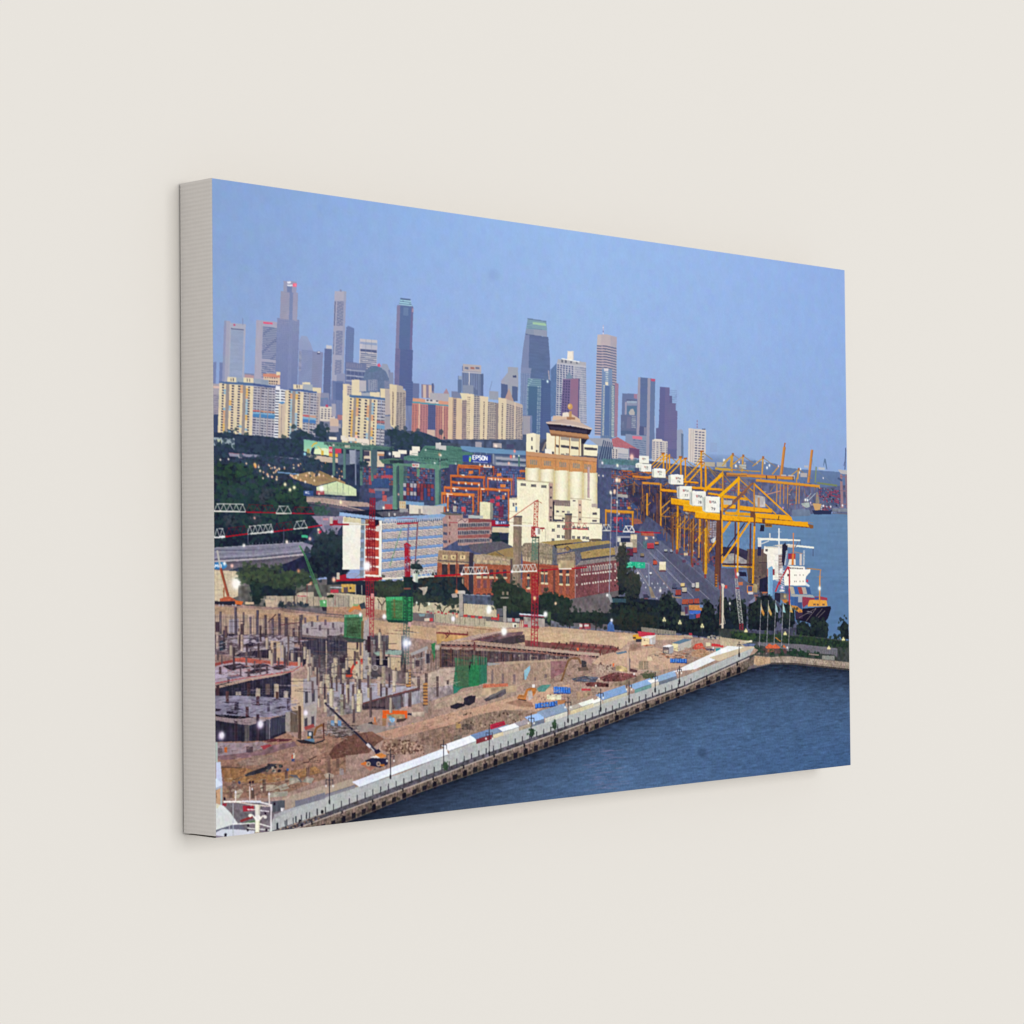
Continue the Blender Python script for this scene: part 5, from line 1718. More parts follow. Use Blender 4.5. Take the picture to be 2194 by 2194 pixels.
# machine houses with their writing
K(1310, 960, 290)
def house(x0, y0, x1, y1, lab=None, sc=1.0, side=True, dx=0.0):
    if side:
        fill([(x0 - 45 * sc, y0 + 12 * sc), (x0, y0), (x0, y1), (x0 - 42 * sc, y1 - 20 * sc)], 'c8ccc4')
        rect(x0 - 22 * sc, y0 + 30 * sc, x0 - 12 * sc, y1 - 30 * sc, '98a09c')
    fill([(x0, y0), (x1, y0 + 10 * sc), (x1, y1 + 8 * sc), (x0, y1)], 'f2f0e4', n1=.008)
    line([(x0, y0), (x1, y0 + 10 * sc)], 8 * sc, 'fdfcf6')
    line([(x0, y1), (x1, y1 + 8 * sc)], 8 * sc, 'a8a48c')
    if lab:
        cx = (x0 + x1) / 2 + dx
        cy = y0 + (y1 - y0) * .26
        fill([(cx - 46 * sc, cy + 2 * sc), (cx - 22 * sc, cy), (cx - 22 * sc, cy + 38 * sc), (cx - 42 * sc, cy + 32 * sc)], 'b86464')
        line([(cx - 40 * sc, cy + 20 * sc), (cx - 26 * sc, cy + 16 * sc)], 5 * sc, 'f0d8d0')
        text('PSA', cx - 14 * sc, cy + 4 * sc, 15 * sc, 30 * sc, '75757a', 6.5 * sc, adv=1.4, sl=.08)
        text(lab, cx - 18 * sc, cy + 88 * sc * (y1 - y0) / 215, 20 * sc, 36 * sc, '66666c', 7.5 * sc, adv=1.5, sl=.05)
house(395, 108, 535, 210, '72', .55, side=False)
fill([(340, 225), (380, 205), (440, 215), (560, 240), (560, 250), (440, 240)], 'fafaf4')
house(425, 222, 568, 328, '73', .62)
rect(345, 220, 420, 275, 'e8e8dc')
rect(370, 235, 385, 280, 'c0c4bc')
house(608, 288, 772, 412, '74', .72)
fill([(610, 290), (690, 282), (770, 305), (690, 300)], 'ffffff')
house(848, 375, 1025, 512, '76', .8, dx=18)
fill([(850, 377), (940, 366), (1025, 390), (940, 386)], 'ffffff')
house(975, 535, 1145, 720, '77', .92)
house(1158, 608, 1348, 818, '78', 1.0)
house(1345, 685, 1545, 910, '79', 1.08, dx=0)
K(1310, 960, 290)
line([(1562, 880), (1556, 1850)], 26, '54303a')
line([(1528, 1020), (1490, 1850)], 40, '6a3f32')
line([(1580, 1000), (1580, 1620)], 22, 'eca012')
line([(1605, 905), (1932, 610)], 22, '84584c')
line([(1540, 690), (1830, 420)], 44, 'f8b008')
line([(1330, 600), (1590, 360)], 44, 'f4a80c')
line([(1325, 612), (1340, 590)], 30, 'f4a80c')
line([(1585, 330), (1585, 380)], 20, 'd89420')
line([(1580, 1180), (1932, 740)], 1, YL)

# ---- berth, ship and the sheds beside it
K(1540, 1150, 290)
fill([(0, 440), (380, 440), (520, 640), (700, 800), (1100, 1200), (1300, 1500), (0, 1500)], '5a5d79', n2=.05)
fill([(400, 170), (690, 170), (690, 840), (400, 660), (395, 450)], '6b5a54', n1=.05)
for x in (450, 500, 560, 620):
    rect(x, 180, x + 12, 560, '54464a', a=.5)
rect(570, 355, 690, 372, '4a3c44')
rect(610, 380, 690, 540, '5c4c4c')
fill([(60, 290), (100, 220), (300, 240), (400, 330), (400, 420), (60, 380)], 'a09c9c', n2=.12)
rect(140, 270, 300, 340, 'b0aca4', n1=.05)
fill([(60, 180), (200, 120), (420, 200), (400, 330), (200, 220), (60, 280)], '34304a', n2=.15)
fill([(280, 480), (400, 460), (430, 660), (300, 560)], '6078a0')
fill([(280, 490), (390, 500), (400, 560), (300, 560)], '23233f')
for i in range(60):
    x, y = 420 + rng.random() * 280, 540 + rng.random() * 280
    rect(x, y, x + 16 + rng.random() * 26, y + 14 + rng.random() * 30, pick(['3c3448', '54444c', '2c2c44', '7c6860', '4c4454', '8c7c7c']), a=.8)
# crane legs standing on the berth
for x0, y0, x1, y1, w_, c in ((238, -60, 225, 430, 18, '5a343e'), (455, -60, 445, 440, 24, '5a343e'), (20, -60, 8, 640, 36, '6a4034'), (45, -60, 38, 260, 22, 'eca012'), (284, -60, 264, 510, 26, 'eca012'), (508, -60, 490, 665, 28, 'f0a410')):
    line([(x0, y0), (x1, y1)], w_, c)
    if c[0] in 'ef':
        line([(x0 + w_ * .3, y0), (x1 + w_ * .3, y1)], w_ * .35, 'b87410')
for a_, b_, w_, c in (((330, -60), (40, 365), 24, 'f0a410'), ((260, -40), (20, 290), 14, '3c2c40'), ((50, 385), (480, 392), 26, '4a3038'), ((50, 407), (480, 430), 17, 'e8a014'), ((445, 430), (430, 640), 30, '5a4844')):
    line([a_, b_], w_, c)
rect(240, 412, 310, 428, 'dcd4c4', .03)
glow(272, 530, 13, 'f8f8ff', .95)
mast(235, 450, 262, 600, 18, 6, 'b83c48', 8)
# accommodation, aft
WH = 'f4efe2'
fill([(555, 5), (605, 5), (610, 140), (560, 140)], 'e0ddd8')
rect(555, 140, 605, 265, '2c2c50')
fill([(590, 10), (680, 10), (1165, 35), (1165, 55), (850, 52), (650, 40), (600, 50)], WH)
line([(610, 95), (720, 50)], 12, 'e8e4dc')
fill([(650, 130), (760, 135), (920, 150), (920, 240), (880, 240), (880, 600), (700, 620), (690, 250), (640, 220)], WH, n1=.02)
rect(660, 130, 920, 150, 'd8d0c4', .05)
rect(665, 170, 700, 205, '5c5860')
for y in (240, 330, 410, 500, 570):
    line([(790, y), (915, y + 8)], 10, 'd8d4d0')
fill([(850, 250), (915, 250), (915, 600), (850, 600)], 'b8aca8', n2=.12)
for y in range(260, 600, 42):
    rect(855, y, 905, y + 24, '8c6c6c', a=.7)
line([(860, -130), (860, 250)], 20, 'e8e8e8')
line([(835, -75), (895, -75)], 8, 'd8d8d8')
rect(720, -60, 738, 20, 'd8d8d4')
line([(980, 110), (1360, 150)], 26, WH)
fill([(770, 120), (900, 100), (1100, 115), (1100, 150), (900, 140)], 'd8d0c0')
fill([(905, 110), (940, 90), (950, 70), (960, 110), (985, 120), (965, 330), (940, 400), (900, 420)], '26243c')
line([(1348, 165), (1348, 270)], 6, '3c3c54')
line([(1162, 60), (1162, 110)], 4, '3c3c54')
line([(1135, 65), (1060, 190), (990, 350), (930, 460)], 12, '6c6c84')
line([(1218, 190), (1215, 400)], 24, 'c8ccd0')
for y in range(200, 400, 22):
    rect(1210, y, 1226, y + 10, '6c88ac')
line([(975, 190), (945, 400)], 20, 'b8c0c8')
for y in range(200, 400, 22):
    rect(952, y, 978, y + 8, '7088a8')
rect(990, 235, 1095, 312, 'a02c48')
rect(1040, 235, 1095, 312, 'c03c40')
fill([(1010, 312), (1095, 312), (1100, 400), (990, 400)], 'e8e0d0')
line([(1065, -60), (1065, 400)], 16, 'd08454')
line([(1050, 400), (1060, 240)], 24, 'e07c30')
line([(1050, 205), (1200, 235)], 8, 'c88868')
rect(1155, 240, 1185, 400, 'd8c8c0')
fill([(980, 405), (1230, 420), (1232, 470), (980, 460)], WH)
for i in range(8):
    rect(1018 + i * 24, 432 + i * 1.5, 1034 + i * 24, 458 + i * 1.5, '4c4854')
fill([(960, 450), (1290, 460), (1290, 445), (1310, 450), (1305, 500), (1250, 560), (1240, 600), (1240, 690), (940, 690), (930, 560), (960, 500)], 'fbf7ea', n1=.008)
for y in (530, 622):
    for x in (1010, 1078, 1100, 1155, 1200):
        rect(x, y, x + 12, y + 20, '8c8884')
rect(980, 525, 1005, 560, '4c4850')
fill([(1250, 610), (1280, 610), (1275, 645), (1250, 640)], 'c83c50')
fill([(1240, 640), (1300, 690), (1290, 710), (1240, 690)], 'd8dce4')
# red ladder crane in front
line([(985, 430), (860, 650), (810, 780)], 22, 'b82c38')
line([(990, 440), (1010, 480), (1008, 980)], 20, 'c02c3c')
line([(980, 425), (1015, 440)], 24, 'c4343c')
line([(885, 620), (870, 680)], 26, 'a82c38')
fill([(705, 440), (760, 410), (775, 440), (770, 830), (740, 850), (705, 820)], '74a8d0')
rect(705, 440, 725, 830, '8cc0e0')
line([(700, 450), (695, 790), (630, 790), (620, 830)], 12, 'd06c40')
rect(770, 455, 800, 540, '8c3444')
fill([(585, 600), (700, 560), (700, 780), (580, 780)], '24243c', n2=.15)
for y in range(440, 640, 36):
    line([(810, y), (930, y + 6)], 7, 'e0dcd8')
for x in (818, 850, 905):
    line([(x, 360), (x, 620)], 8, 'd0ccc8')
crown(893, 480, 20, 36, ['f0f0f0', 'd8dce0'], 8, 4, base='e4e8e8')
for i in range(5):
    line([(880, 600 + i * 36), (940, 640 + i * 30)], 8, 'e8d8cc')
rect(870, 755, 935, 775, 'e8e4dc')
glow(905, 718, 14, 'ffd8ff', .9)
glow(890, 465, 14, 'ffffff', .7)
# cargo
cs = ['4c5c88', 'b8ac98', '3c64a8', 'a84444', 'b4aca0', '3c5c94']
for i, c in enumerate(cs):
    x0 = 945 + i * 58 + (25 if i else 0)
    fill([(x0 - (20 if i else 0), 700 + i * 3), (x0 + 42, 704 + i * 3), (x0 + 62, 815), (x0 + 8, 812)], c, n1=.03)
fill([(1030, 815), (1340, 825), (1370, 860), (1040, 850)], 'a4a8ac')
for i, c in enumerate(['3c64a4', '3c5c98', 'a4a8b4', '94384c', 'a84454', '943c50']):
    x0 = 1020 + i * 58
    rect(x0, 850 + i * 3, x0 + 54, 985 - i * 4, c, n1=.04)
fill([(1200, 850), (1370, 870), (1370, 900), (1290, 900), (1270, 960), (1200, 1010)], '98384e', n1=.05)
fill([(1370, 850), (1450, 845), (1550, 865), (1560, 960), (1550, 900), (1370, 890)], 'a83c4c')
rect(1370, 860, 1440, 890, '3c5490')
rect(1130, 930, 1190, 1030, '3c5488')
fill([(880, 790), (990, 810), (985, 890), (880, 900)], '6c6464', n2=.12)
glow(945, 845, 20, 'e8c880', .6)
fill([(900, 890), (985, 890), (990, 960), (920, 930)], 'c87830')
fill([(800, 790), (880, 800), (880, 940), (800, 900)], '2c2840')
fill([(1300, 895), (1540, 900), (1555, 985), (1270, 990), (1285, 930)], 'e8a03c', n1=.03)
for x in (1350, 1400, 1480):
    rect(x, 950, x + 36, 975, '7c5c48')
line([(1445, 540), (1440, 985)], 18, 'dc9438')
line([(1405, 565), (1485, 570)], 6, 'b88c6c')
line([(1455, 460), (1445, 560)], 12, 'd08c48')
line([(1250, 445), (1455, 465)], 14, 'b4824c')
glow(1440, 730, 22, 'ffffff', .95)
fill([(1030, 970), (1120, 985), (1190, 1040), (1160, 1080), (1060, 1020)], 'd08838')
fill([(1200, 1020), (1600, 985), (1605, 1020), (1560, 1160), (1500, 1240), (1380, 1260), (1250, 1210), (1100, 1180), (1090, 1080), (1180, 1080)], '1e1a30', n1=.1)
fill([(1090, 1060), (1200, 1060), (1200, 1160), (1100, 1170)], '3c2c48')
line([(1260, 1060), (1330, 1075)], 7, 'a8a0b0')
line([(1260, 1085), (1320, 1098)], 5, '8c8498')
for a_, b_ in (((1390, 1020), (1250, 1200)), ((1390, 1015), (1150, 1150)), ((1480, 1020), (1390, 1130)), ((1520, 1050), (1420, 1150))):
    line([a_, b_], 5, 'a09488')
line([(1180, 1035), (1190, 1070), (1140, 1070), (1140, 1040)], 12, 'e89838')
rect(405, 690, 490, 795, 'd8843c')
rect(418, 700, 480, 770, '3c4c84')
rect(490, 670, 550, 790, 'a8946c', n2=.1)
rect(420, 780, 490, 815, 'd0ccc8')
rect(280, 640, 345, 685, 'c06c44')
rect(600, 920, 870, 1080, '3a3c48', a=.6)
rect(505, 820, 560, 920, '8c5c5c')
fill([(430, 930), (520, 850), (520, 960)], '8484a0')

# ---- parkland belt
TR = ['141926', '19212c', '1f2a30', '263330', '2d3a34', '222a34']
K(1310, 1130, 290)
fill([(0, 1060), (250, 1000), (660, 1030), (1000, 1100), (1100, 1250), (1300, 1250), (1932, 1200), (1932, 1620), (1400, 1570), (900, 1500), (0, 1500)], '1e2836', n2=.15)
fill([(1270, 560), (1560, 700), (1560, 900), (1250, 700)], '5c5e78', a=.0)
for pts, n in (([(110, 400), (200, 420), (215, 640), (250, 900), (100, 960)], 40), ([(180, 720), (240, 640), (310, 620), (380, 700), (420, 830), (410, 930), (360, 1020), (270, 1030), (220, 900)], 70), ([(0, 990), (250, 980), (260, 1060), (0, 1060)], 20),
               ([(0, 1180), (120, 1100), (300, 1050), (520, 1070), (640, 1150), (680, 1280), (650, 1400), (480, 1400), (380, 1430), (200, 1440), (60, 1400), (0, 1400)], 210),
               ([(680, 1120), (720, 1000), (810, 940), (880, 1030), (960, 1080), (1000, 1200), (1000, 1300), (700, 1300)], 120),
               ([(650, 1300), (900, 1240), (1130, 1290), (1130, 1480), (900, 1500), (660, 1440)], 90),
               ([(1260, 1250), (1300, 1120), (1380, 1040), (1460, 1110), (1480, 1300), (1540, 1320), (1540, 1480), (1100, 1480), (1130, 1330)], 150),
               ([(1510, 1130), (1580, 1010), (1640, 980), (1680, 1100), (1700, 1300), (1540, 1330)], 60),
               ([(1690, 1050), (1780, 1000), (1850, 1040), (1930, 1120), (1930, 1320), (1880, 1400), (1720, 1380)], 90)):
    foliage(pts, TR, n, 7, base='171d28')
foliage([(180, 740), (250, 680), (270, 780), (230, 850)], ['4a463c', '544e3e'], 14, 6, base='443f3a')
rect(1000, 1100, 1130, 1250, '5c6078', n2=.2)
fill([(1105, 1100), (1300, 1105), (1290, 1180), (1110, 1170)], 'cf8848', n1=.06)
for x in range(1110, 1290, 22):
    line([(x, 1105), (x, 1170)], 4, '9c6438')
rect(1260, 1100, 1310, 1140, '6c88b0')
fill([(1115, 1185), (1280, 1180), (1270, 1230), (1120, 1230)], '3f6cc8')
rect(1140, 1225, 1170, 1300, '8ca4d8')
rect(1110, 1235, 1200, 1300, '34508c')
fill([(1210, 1240), (1270, 1220), (1260, 1280), (1210, 1290)], 'b83c4c')
rect(995, 1200, 1055, 1250, 'a89c84')
rect(1050, 1130, 1090, 1230, '5c3450')
# feet of the great cranes
for x0, y0, x1, y1, w_, c in ((945, 0, 935, 350, 26, 'e09a1c'), (1345, 0, 1340, 700, 24, 'dc9a1c'), (1310, 0, 1318, 640, 16, '7c4c30'), (1520, 0, 1492, 840, 40, '6a3f32'), (1560, 0, 1548, 880, 22, '54303a'), (1812, 0, 1800, 620, 24, 'eca012'), (1150, 0, 1150, 520, 14, '7c4c38'), (880, 0, 880, 330, 12, '8c5834')):
    line([(x0, y0), (x1, y1)], w_, c)
for x, y in ((935, 350), (1340, 700), (1155, 540), (1548, 860)):
    rect(x - 14, y - 40, x + 16, y + 20, '8c3c44', n2=.2)
for y in range(660, 860, 40):
    rect(1485, y, 1512, y + 22, 'b8702c')
# lattice mast crane and piling rig
for x0, y0, x1, y1, w_, c in ((1770, 590, 1785, 720, 22, 'c04c54'), (1780, 720, 1795, 860, 32, 'a8a8a4'), (1795, 860, 1855, 1370, 48, 'b0b0ac'), (1855, 1370, 1865, 1600, 44, 'a02c3c')):
    mast(x0, y0, x1, y1, w_, int((y1 - y0) / 26), c, 9)
rect(1775, 850, 1825, 870, 'a83444')
line([(1590, 800), (1585, 1590)], 30, 'd8ccb8')
line([(1578, 800), (1573, 1590)], 9, '8c8078')
fill([(1565, 790), (1625, 820), (1610, 850), (1580, 840)], 'd4ccc0')
rect(1620, 820, 1655, 865, 'c8443c')
line([(1560, 870), (1550, 1380)], 12, '8c5c54')
fill([(1540, 1390), (1600, 1340), (1610, 1380)], 'd0c4b0')
line([(1600, 1240), (1625, 1370)], 8, 'c4b8a8')
rect(1600, 1460, 1640, 1560, 'd8ccb4', n1=.05)
rect(1560, 1540, 1730, 1600, '84807c', n2=.2)
K(1540, 1150, 290)
fill([(560, 870), (640, 830), (730, 840), (760, 900), (720, 1010), (600, 1020)], '1c2833')
for pts, n in (([(430, 960), (560, 900), (640, 830), (740, 850), (800, 960), (860, 1000), (850, 1150), (800, 1330), (620, 1330), (420, 1310)], 190), ([(900, 960), (1000, 960), (1080, 1050), (1090, 1200), (1050, 1280), (920, 1300)], 110), ([(1110, 1260), (1200, 1200), (1280, 1250), (1330, 1330), (1330, 1560), (1100, 1500)], 100), ([(1320, 1210), (1400, 1140), (1470, 1180), (1540, 1210), (1565, 1300), (1560, 1420), (1500, 1470), (1330, 1480)], 120), ([(1725, 1290), (1790, 1190), (1850, 1250), (1860, 1460), (1760, 1450)], 50), ([(1640, 1450), (1660, 1405), (1700, 1430), (1695, 1470)], 12), ([(1690, 1600), (1760, 1500), (1860, 1490), (1865, 1760), (1680, 1740)], 70)):
    foliage(pts, TR, n, 7, base='171d28')
fill([(0, 1300), (400, 1330), (1100, 1390), (1865, 1480), (1865, 1900), (500, 1800), (0, 1700)], '3f4444', n2=.2)
fill([(400, 1330), (800, 1340), (1110, 1290), (1110, 1400), (400, 1420)], '44465c', n2=.2)
foliage([(180, 1340), (560, 1380), (900, 1400), (1300, 1430), (1640, 1470), (1850, 1500), (1850, 1580), (1640, 1560), (1200, 1560), (900, 1500), (500, 1490), (180, 1470)], ['20302c', '2a3e2e', '344a30', '3a5030'], 190, 6, base='243430')
fill([(1180, 1530), (1700, 1590), (1690, 1720), (1660, 1680), (960, 1620), (560, 1540), (560, 1500)], '6d6a74', n1=.06)
for x in range(580, 1700, 26):
    line([(x, 1505 + (x - 560) * .085), (x, 1590 + (x - 560) * .085)], 3, '54525e', a=.6)
# flagpoles and hanging flags
for i, x in enumerate((585, 690, 795, 900, 1003)):
    line([(x + 22, 900), (x - 8, 1670)], 8, '94949c')
    c = ['d08c3c', 'c8a058', '9ab8c0', '8cc0c8', 'd0a050'][i]
    y0 = 930
    fill([(x + 14, y0), (x + 40, y0 + 90), (x + 70, y0 + 160), (x + 58, y0 + 200), (x + 20, y0 + 130)] if i in (0, 1) else [(x + 14, y0), (x + 40, y0 + 70), (x + 56, y0 + 150), (x + 18, y0 + 140)], c, n2=.06)
    fill([(x + 14, y0), (x + 34, y0 + 70), (x + 40, y0 + 120), (x + 18, y0 + 110)], pick(['bcd4d8', 'd8d8c0', 'a8c4c8']), a=.5)
# lamp clusters
for x, y in ((390, 1330), (950, 1370), (1575, 1575), (1782, 1450)):
    for dx, dy in ((-14, 14), (14, 14), (0, -8), (0, 12)):
        glow(x + dx, y + dy, 10, 'fff0a8', .95)
K(1310, 1130, 290)
for x, y in ((755, 1310), (978, 1350), (1298, 1400)):
    for dx, dy in ((-13, 12), (13, 12), (0, -16)):
        glow(x + dx, y + dy, 11, 'fff2b0', .95)
    line([(x, y + 30), (x, y + 130)], 5, '3c4450')
glow(1692, 1080, 13, 'fff8e8', .9)
glow(1803, 662, 17, 'ffffff', .95)
# pavilion with orange roofs
K(1540, 1150, 290)
fill([(640, 1590), (890, 1590), (970, 1600), (970, 1660), (640, 1660)], '5c4648', n2=.15)
fill([(665, 1570), (720, 1520), (770, 1545), (815, 1525), (880, 1575), (870, 1590), (680, 1590)], 'd8603c', n1=.05)
fill([(910, 1565), (935, 1535), (965, 1575), (960, 1590)], 'd06c40')
line([(810, 1430), (885, 1490)], 14, 'c07c38')
rect(700, 1600, 790, 1640, 'a86848', a=.8)
glow(980, 1578, 11, 'ffffff', .9)
for x, y, r_ in ((760, 1690, 44), (910, 1670, 28), (1030, 1665, 26), (545, 1610, 38), (1090, 1640, 36), (1180, 1660, 50), (1270, 1685, 34), (1410, 1690, 36), (640, 1680, 20)):
    crown(x, y, r_, r_, ['1c3230', '243c30', '2c4834', '20302c'], 24, 5, base='1e302e')
line([(1290, 1670), (1430, 1685)], 18, '9c8880')
rect(1480, 1690, 1655, 1760, '8a8a84', .03, n1=.05)
for x in range(530, 740, 18):
    line([(x, 1650), (x, 1700)], 5, '7c6464')

# ---- tree belt and hoardings before the power house
K(700, 1130, 290)
fill([(0, 700), (560, 760), (1100, 760), (1932, 700), (1932, 1150), (0, 960)], '222b38', n2=.15)
K(930, 1130, 290)
fill([(0, 700), (330, 700), (560, 980), (800, 960), (1400, 1000), (1932, 1000), (1932, 1400), (1500, 1350), (0, 1130)], '222b38', n2=.12)
fill([(410, 960), (830, 960), (860, 1110), (420, 1080)], '4c5468', n2=.2)
line([(430, 950), (800, 970)], 9, '9ca4b4')
K(450, 1180, 290)
fill([(400, 490), (1932, 480), (1932, 820), (60, 780), (400, 640)], '5c5a58', n2=.25)
fill([(560, 480), (1230, 500), (1210, 640), (600, 640)], '1e2834', n2=.15)
foliage([(395, 400), (440, 280), (600, 230), (780, 250), (960, 280), (1080, 350), (1250, 330), (1420, 360), (1460, 420), (1380, 470), (1200, 480), (1100, 520), (760, 470), (560, 440), (420, 430)], ['29332f', '323f36', '3b4a39', '43533b', '2d3836'], 240, 7, base='2a3432')
foliage([(590, 460), (720, 480), (740, 640), (720, 740), (600, 720)], ['1e2c30', '263834'], 40, 6, base='1f2b30')
fill([(800, 640), (1200, 640), (1932, 660), (1932, 790), (1400, 780), (930, 760), (800, 720)], 'b0a08c', n1=.06)
for x in range(850, 1932, 78):
    line([(x, 650), (x, 780)], 6, '6c6460')
fill([(1230, 590), (1480, 580), (1480, 650), (1240, 650)], 'b8a894', n2=.15)
line([(1250, 640), (1370, 640)], 12, 'b04858')
line([(1190, 660), (1230, 600), (1400, 520)], 14, '3c3840')
line([(1205, 780), (1200, 650)], 22, '5c5048')
line([(1385, 480), (1380, 760)], 7, '7c3c40')
fill([(780, 690), (960, 690), (960, 800), (800, 800)], 'c4ae94', n1=.06)
line([(720, 685), (940, 690)], 10, '948c84')
for i in range(26):
    x = 940 + rng.random() * 460
    clump(*R([(x, 730 + rng.random() * 60)])[0], 5, pick(['2c3440', '3c4450', '4c4c54', '28343c']))
# green crawler crane boom and carrier
for dx in (0, 40):
    line([(1270 + dx * .3, -80), (1345 + dx * .4, 60), (1490 + dx, 470)], 12, '3f7c50')
for i in range(18):
    x0, y0 = 1345 + i * 8.5, 60 + i * 23
    line([(x0, y0), (x0 + 30, y0 + 12)], 5, '4c8c5c')
fill([(1480, 470), (1530, 470), (1600, 660), (1560, 660)], '6c9470', a=.85)
line([(1290, -40), (1270, -80)], 14, '5c9468')
fill([(1560, 700), (1740, 690), (1745, 770), (1720, 800), (1570, 790)], '56a060', n1=.05)
rect(1700, 630, 1740, 700, '4c9458')
fill([(1590, 800), (1700, 795), (1770, 800), (1740, 850), (1610, 855)], '2c2838')
rect(1690, 795, 1760, 830, 'b07c40')
glow(1628, 728, 9, 'f0fff0', .8)
K(700, 1130, 290)
# yellow kiosk, hoardings behind the masts
rect(205, 805, 415, 920, 'c8a04c', n1=.05)
rect(240, 845, 300, 930, '5c4c54')
rect(325, 845, 350, 875, '3c3844')
rect(415, 820, 570, 950, '1e2434')
for x in (410, 500):
    line([(x, 820), (x, 950)], 8, 'b8b4a8')
fill([(0, 930), (320, 940), (850, 1000), (1240, 1060), (1890, 1080), (1890, 1260), (1240, 1210), (850, 1180), (330, 1130), (0, 1130)], 'c4b698', n1=.05)
fill([(0, 940), (330, 960), (330, 1130), (0, 1130)], 'a89c8c', n1=.06)
for x in range(20, 860, 72):
    line([(x, 960 + x * .07), (x, 1130 + x * .07)], 5, '6c6464')
fill([(0, 1000), (90, 1000), (110, 960), (60, 950), (0, 970)], '243028', n2=.2)
line([(118, 940), (118, 1110)], 7, '8c4850')
rect(50, 880, 165, 930, 'b83848')
rect(45, 845, 220, 858, 'b8c4cc')
foliage([(690, 760), (850, 770), (1000, 770), (1110, 830), (1110, 900), (1000, 970), (850, 980), (760, 970), (680, 900)], ['2a332e', '343d33', '3b4637', '2f3a36'], 130, 7, base='2a3230')
foliage([(1230, 960), (1330, 920), (1450, 950), (1600, 970), (1880, 980), (1880, 1090), (1620, 1070), (1450, 1030), (1300, 1080), (1230, 1070)], ['2a3434', '323d38', '39463c'], 120, 7, base='262f32')
foliage([(1320, 720), (1500, 700), (1820, 740), (1880, 860), (1880, 1000), (1500, 970), (1380, 900), (1300, 800)], ['1c2734', '22303a', '2a3a3c', '38342f'], 140, 7, base='1e2833')
crown(1280, 560, 90, 45, ['26363c', '2c4040'], 30, 6, base='24323a')
for pts in ([(790, 1200), (785, 1110), (720, 1010)], [(785, 1110), (850, 1020)], [(1650, 1220), (1600, 1130), (1540, 1090)], [(1650, 1220), (1690, 1140), (1770, 1100)], [(1310, 1190), (1330, 1060)]):
    line(pts, 14, '4c443c')
fill([(1305, 855), (1440, 840), (1430, 895), (1400, 950), (1370, 900)], 'bcb0a0')
rect(1370, 890, 1400, 960, 'a89c90')
fill([(0, 1130), (320, 1130), (850, 1180), (880, 1290), (560, 1300), (240, 1240), (0, 1220)], 'b08a70', n1=.08, n2=.05)
fill([(300, 1190), (380, 1110), (470, 1100), (490, 1180), (400, 1160), (330, 1210)], 'd07c40')
fill([(460, 1090), (540, 1060), (560, 1150), (490, 1160)], '34404c')
fill([(370, 1090), (460, 1090), (440, 1120), (380, 1120)], '8cac74')
for i in range(9):
    x = 1420 + i * 52
    rect(x, 1190 + (i % 3) * 14, x + 34, 1215 + (i % 3) * 14, 'b83c48')
for i in range(14):
    clump(*R([(1760 + rng.random() * 120, 1180 + rng.random() * 24)])[0], 4, '3c4a44')
fill([(1540, 1220), (1890, 1250), (1890, 1370), (1540, 1330)], 'b4a894', n1=.04)
for x in range(1550, 1890, 64):
    line([(x, 1225), (x, 1345)], 6, '6c645c')
for x in range(1440, 1540, 22):
    line([(x, 1180), (x, 1300)], 9, '707078')
fill([(1310, 1230), (1410, 1225), (1390, 1270), (1330, 1270)], '7c98a0')
rect(1395, 1290, 1470, 1330, 'd8c8b0')
rect(1465, 1290, 1515, 1335, 'c83c40')
K(930, 1130, 290)
fill([(420, 1080), (860, 1110), (900, 1150), (900, 1280), (420, 1240)], 'c8b898', n1=.04)
for x in range(440, 840, 36):
    line([(x, 1085), (x, 1150)], 4, '94887c')
rect(355, 930, 412, 1260, 'a8a098', n1=.04)
rect(320, 895, 445, 940, 'c4beb8', .02)
fill([(245, 945), (320, 930), (340, 990), (260, 1000)], 'a89c98')
foliage([(820, 880), (870, 770), (950, 715), (1040, 790), (1130, 810), (1260, 880), (1380, 950), (1390, 1120), (1330, 1200), (1190, 1190), (1040, 1150), (880, 1140), (860, 1000)], ['232d2c', '2c3930', '344236', '28342f'], 300, 7, base='242e2e')
for x in (970, 1035):
    rect(x, 910, x + 28, 960, '8c8070')
rect(950, 985, 1060, 1010, 'a8a094', a=.8)
rect(890, 1150, 980, 1260, '5c5c64', n2=.15)
rect(985, 1120, 1030, 1340, 'a8a09a')
foliage([(1500, 960), (1650, 940), (1932, 1020), (1932, 1400), (1840, 1400), (1720, 1330), (1620, 1330), (1500, 1200)], ['1c262e', '24302f', '2c3a33', '20302c'], 230, 7, base='1e282c')
foliage([(1600, 1200), (1680, 1220), (1700, 1320), (1620, 1310)], ['4c6440', '3c5438'], 24, 5, base='3a5038')
fill([(0, 1230), (400, 1270), (740, 1300), (740, 1420), (400, 1390), (0, 1340)], 'b4a890', n1=.05)
for x in range(20, 740, 70):
    line([(x, 1240 + x * .08), (x, 1345 + x * .08)], 6, '70685c')
fill([(740, 1330), (1280, 1370), (1280, 1470), (900, 1440), (740, 1420)], 'c4b49a', n1=.04)
for x in (420, 525, 630, 815, 870):
    rect(x, 1240 + (x - 420) * .1, x + 55, 1275 + (x - 420) * .1, 'c43c40')
for x in (1050, 1160):
    rect(x, 1290, x + 60, 1340, 'a8a8a8')
rect(1110, 1290, 1150, 1345, 'b03c44')
rect(905, 1230, 925, 1300, 'd84038')
rect(1120, 1360, 1180, 1460, 'e8e4d0')
rect(1145, 1385, 1170, 1420, '4c4448')
for x in (1225, 1250, 1275):
    line([(x, 1310), (x, 1460)], 9, 'a84848')
    line([(x + 12, 1330), (x + 12, 1460)], 9, 'd8c8a0')
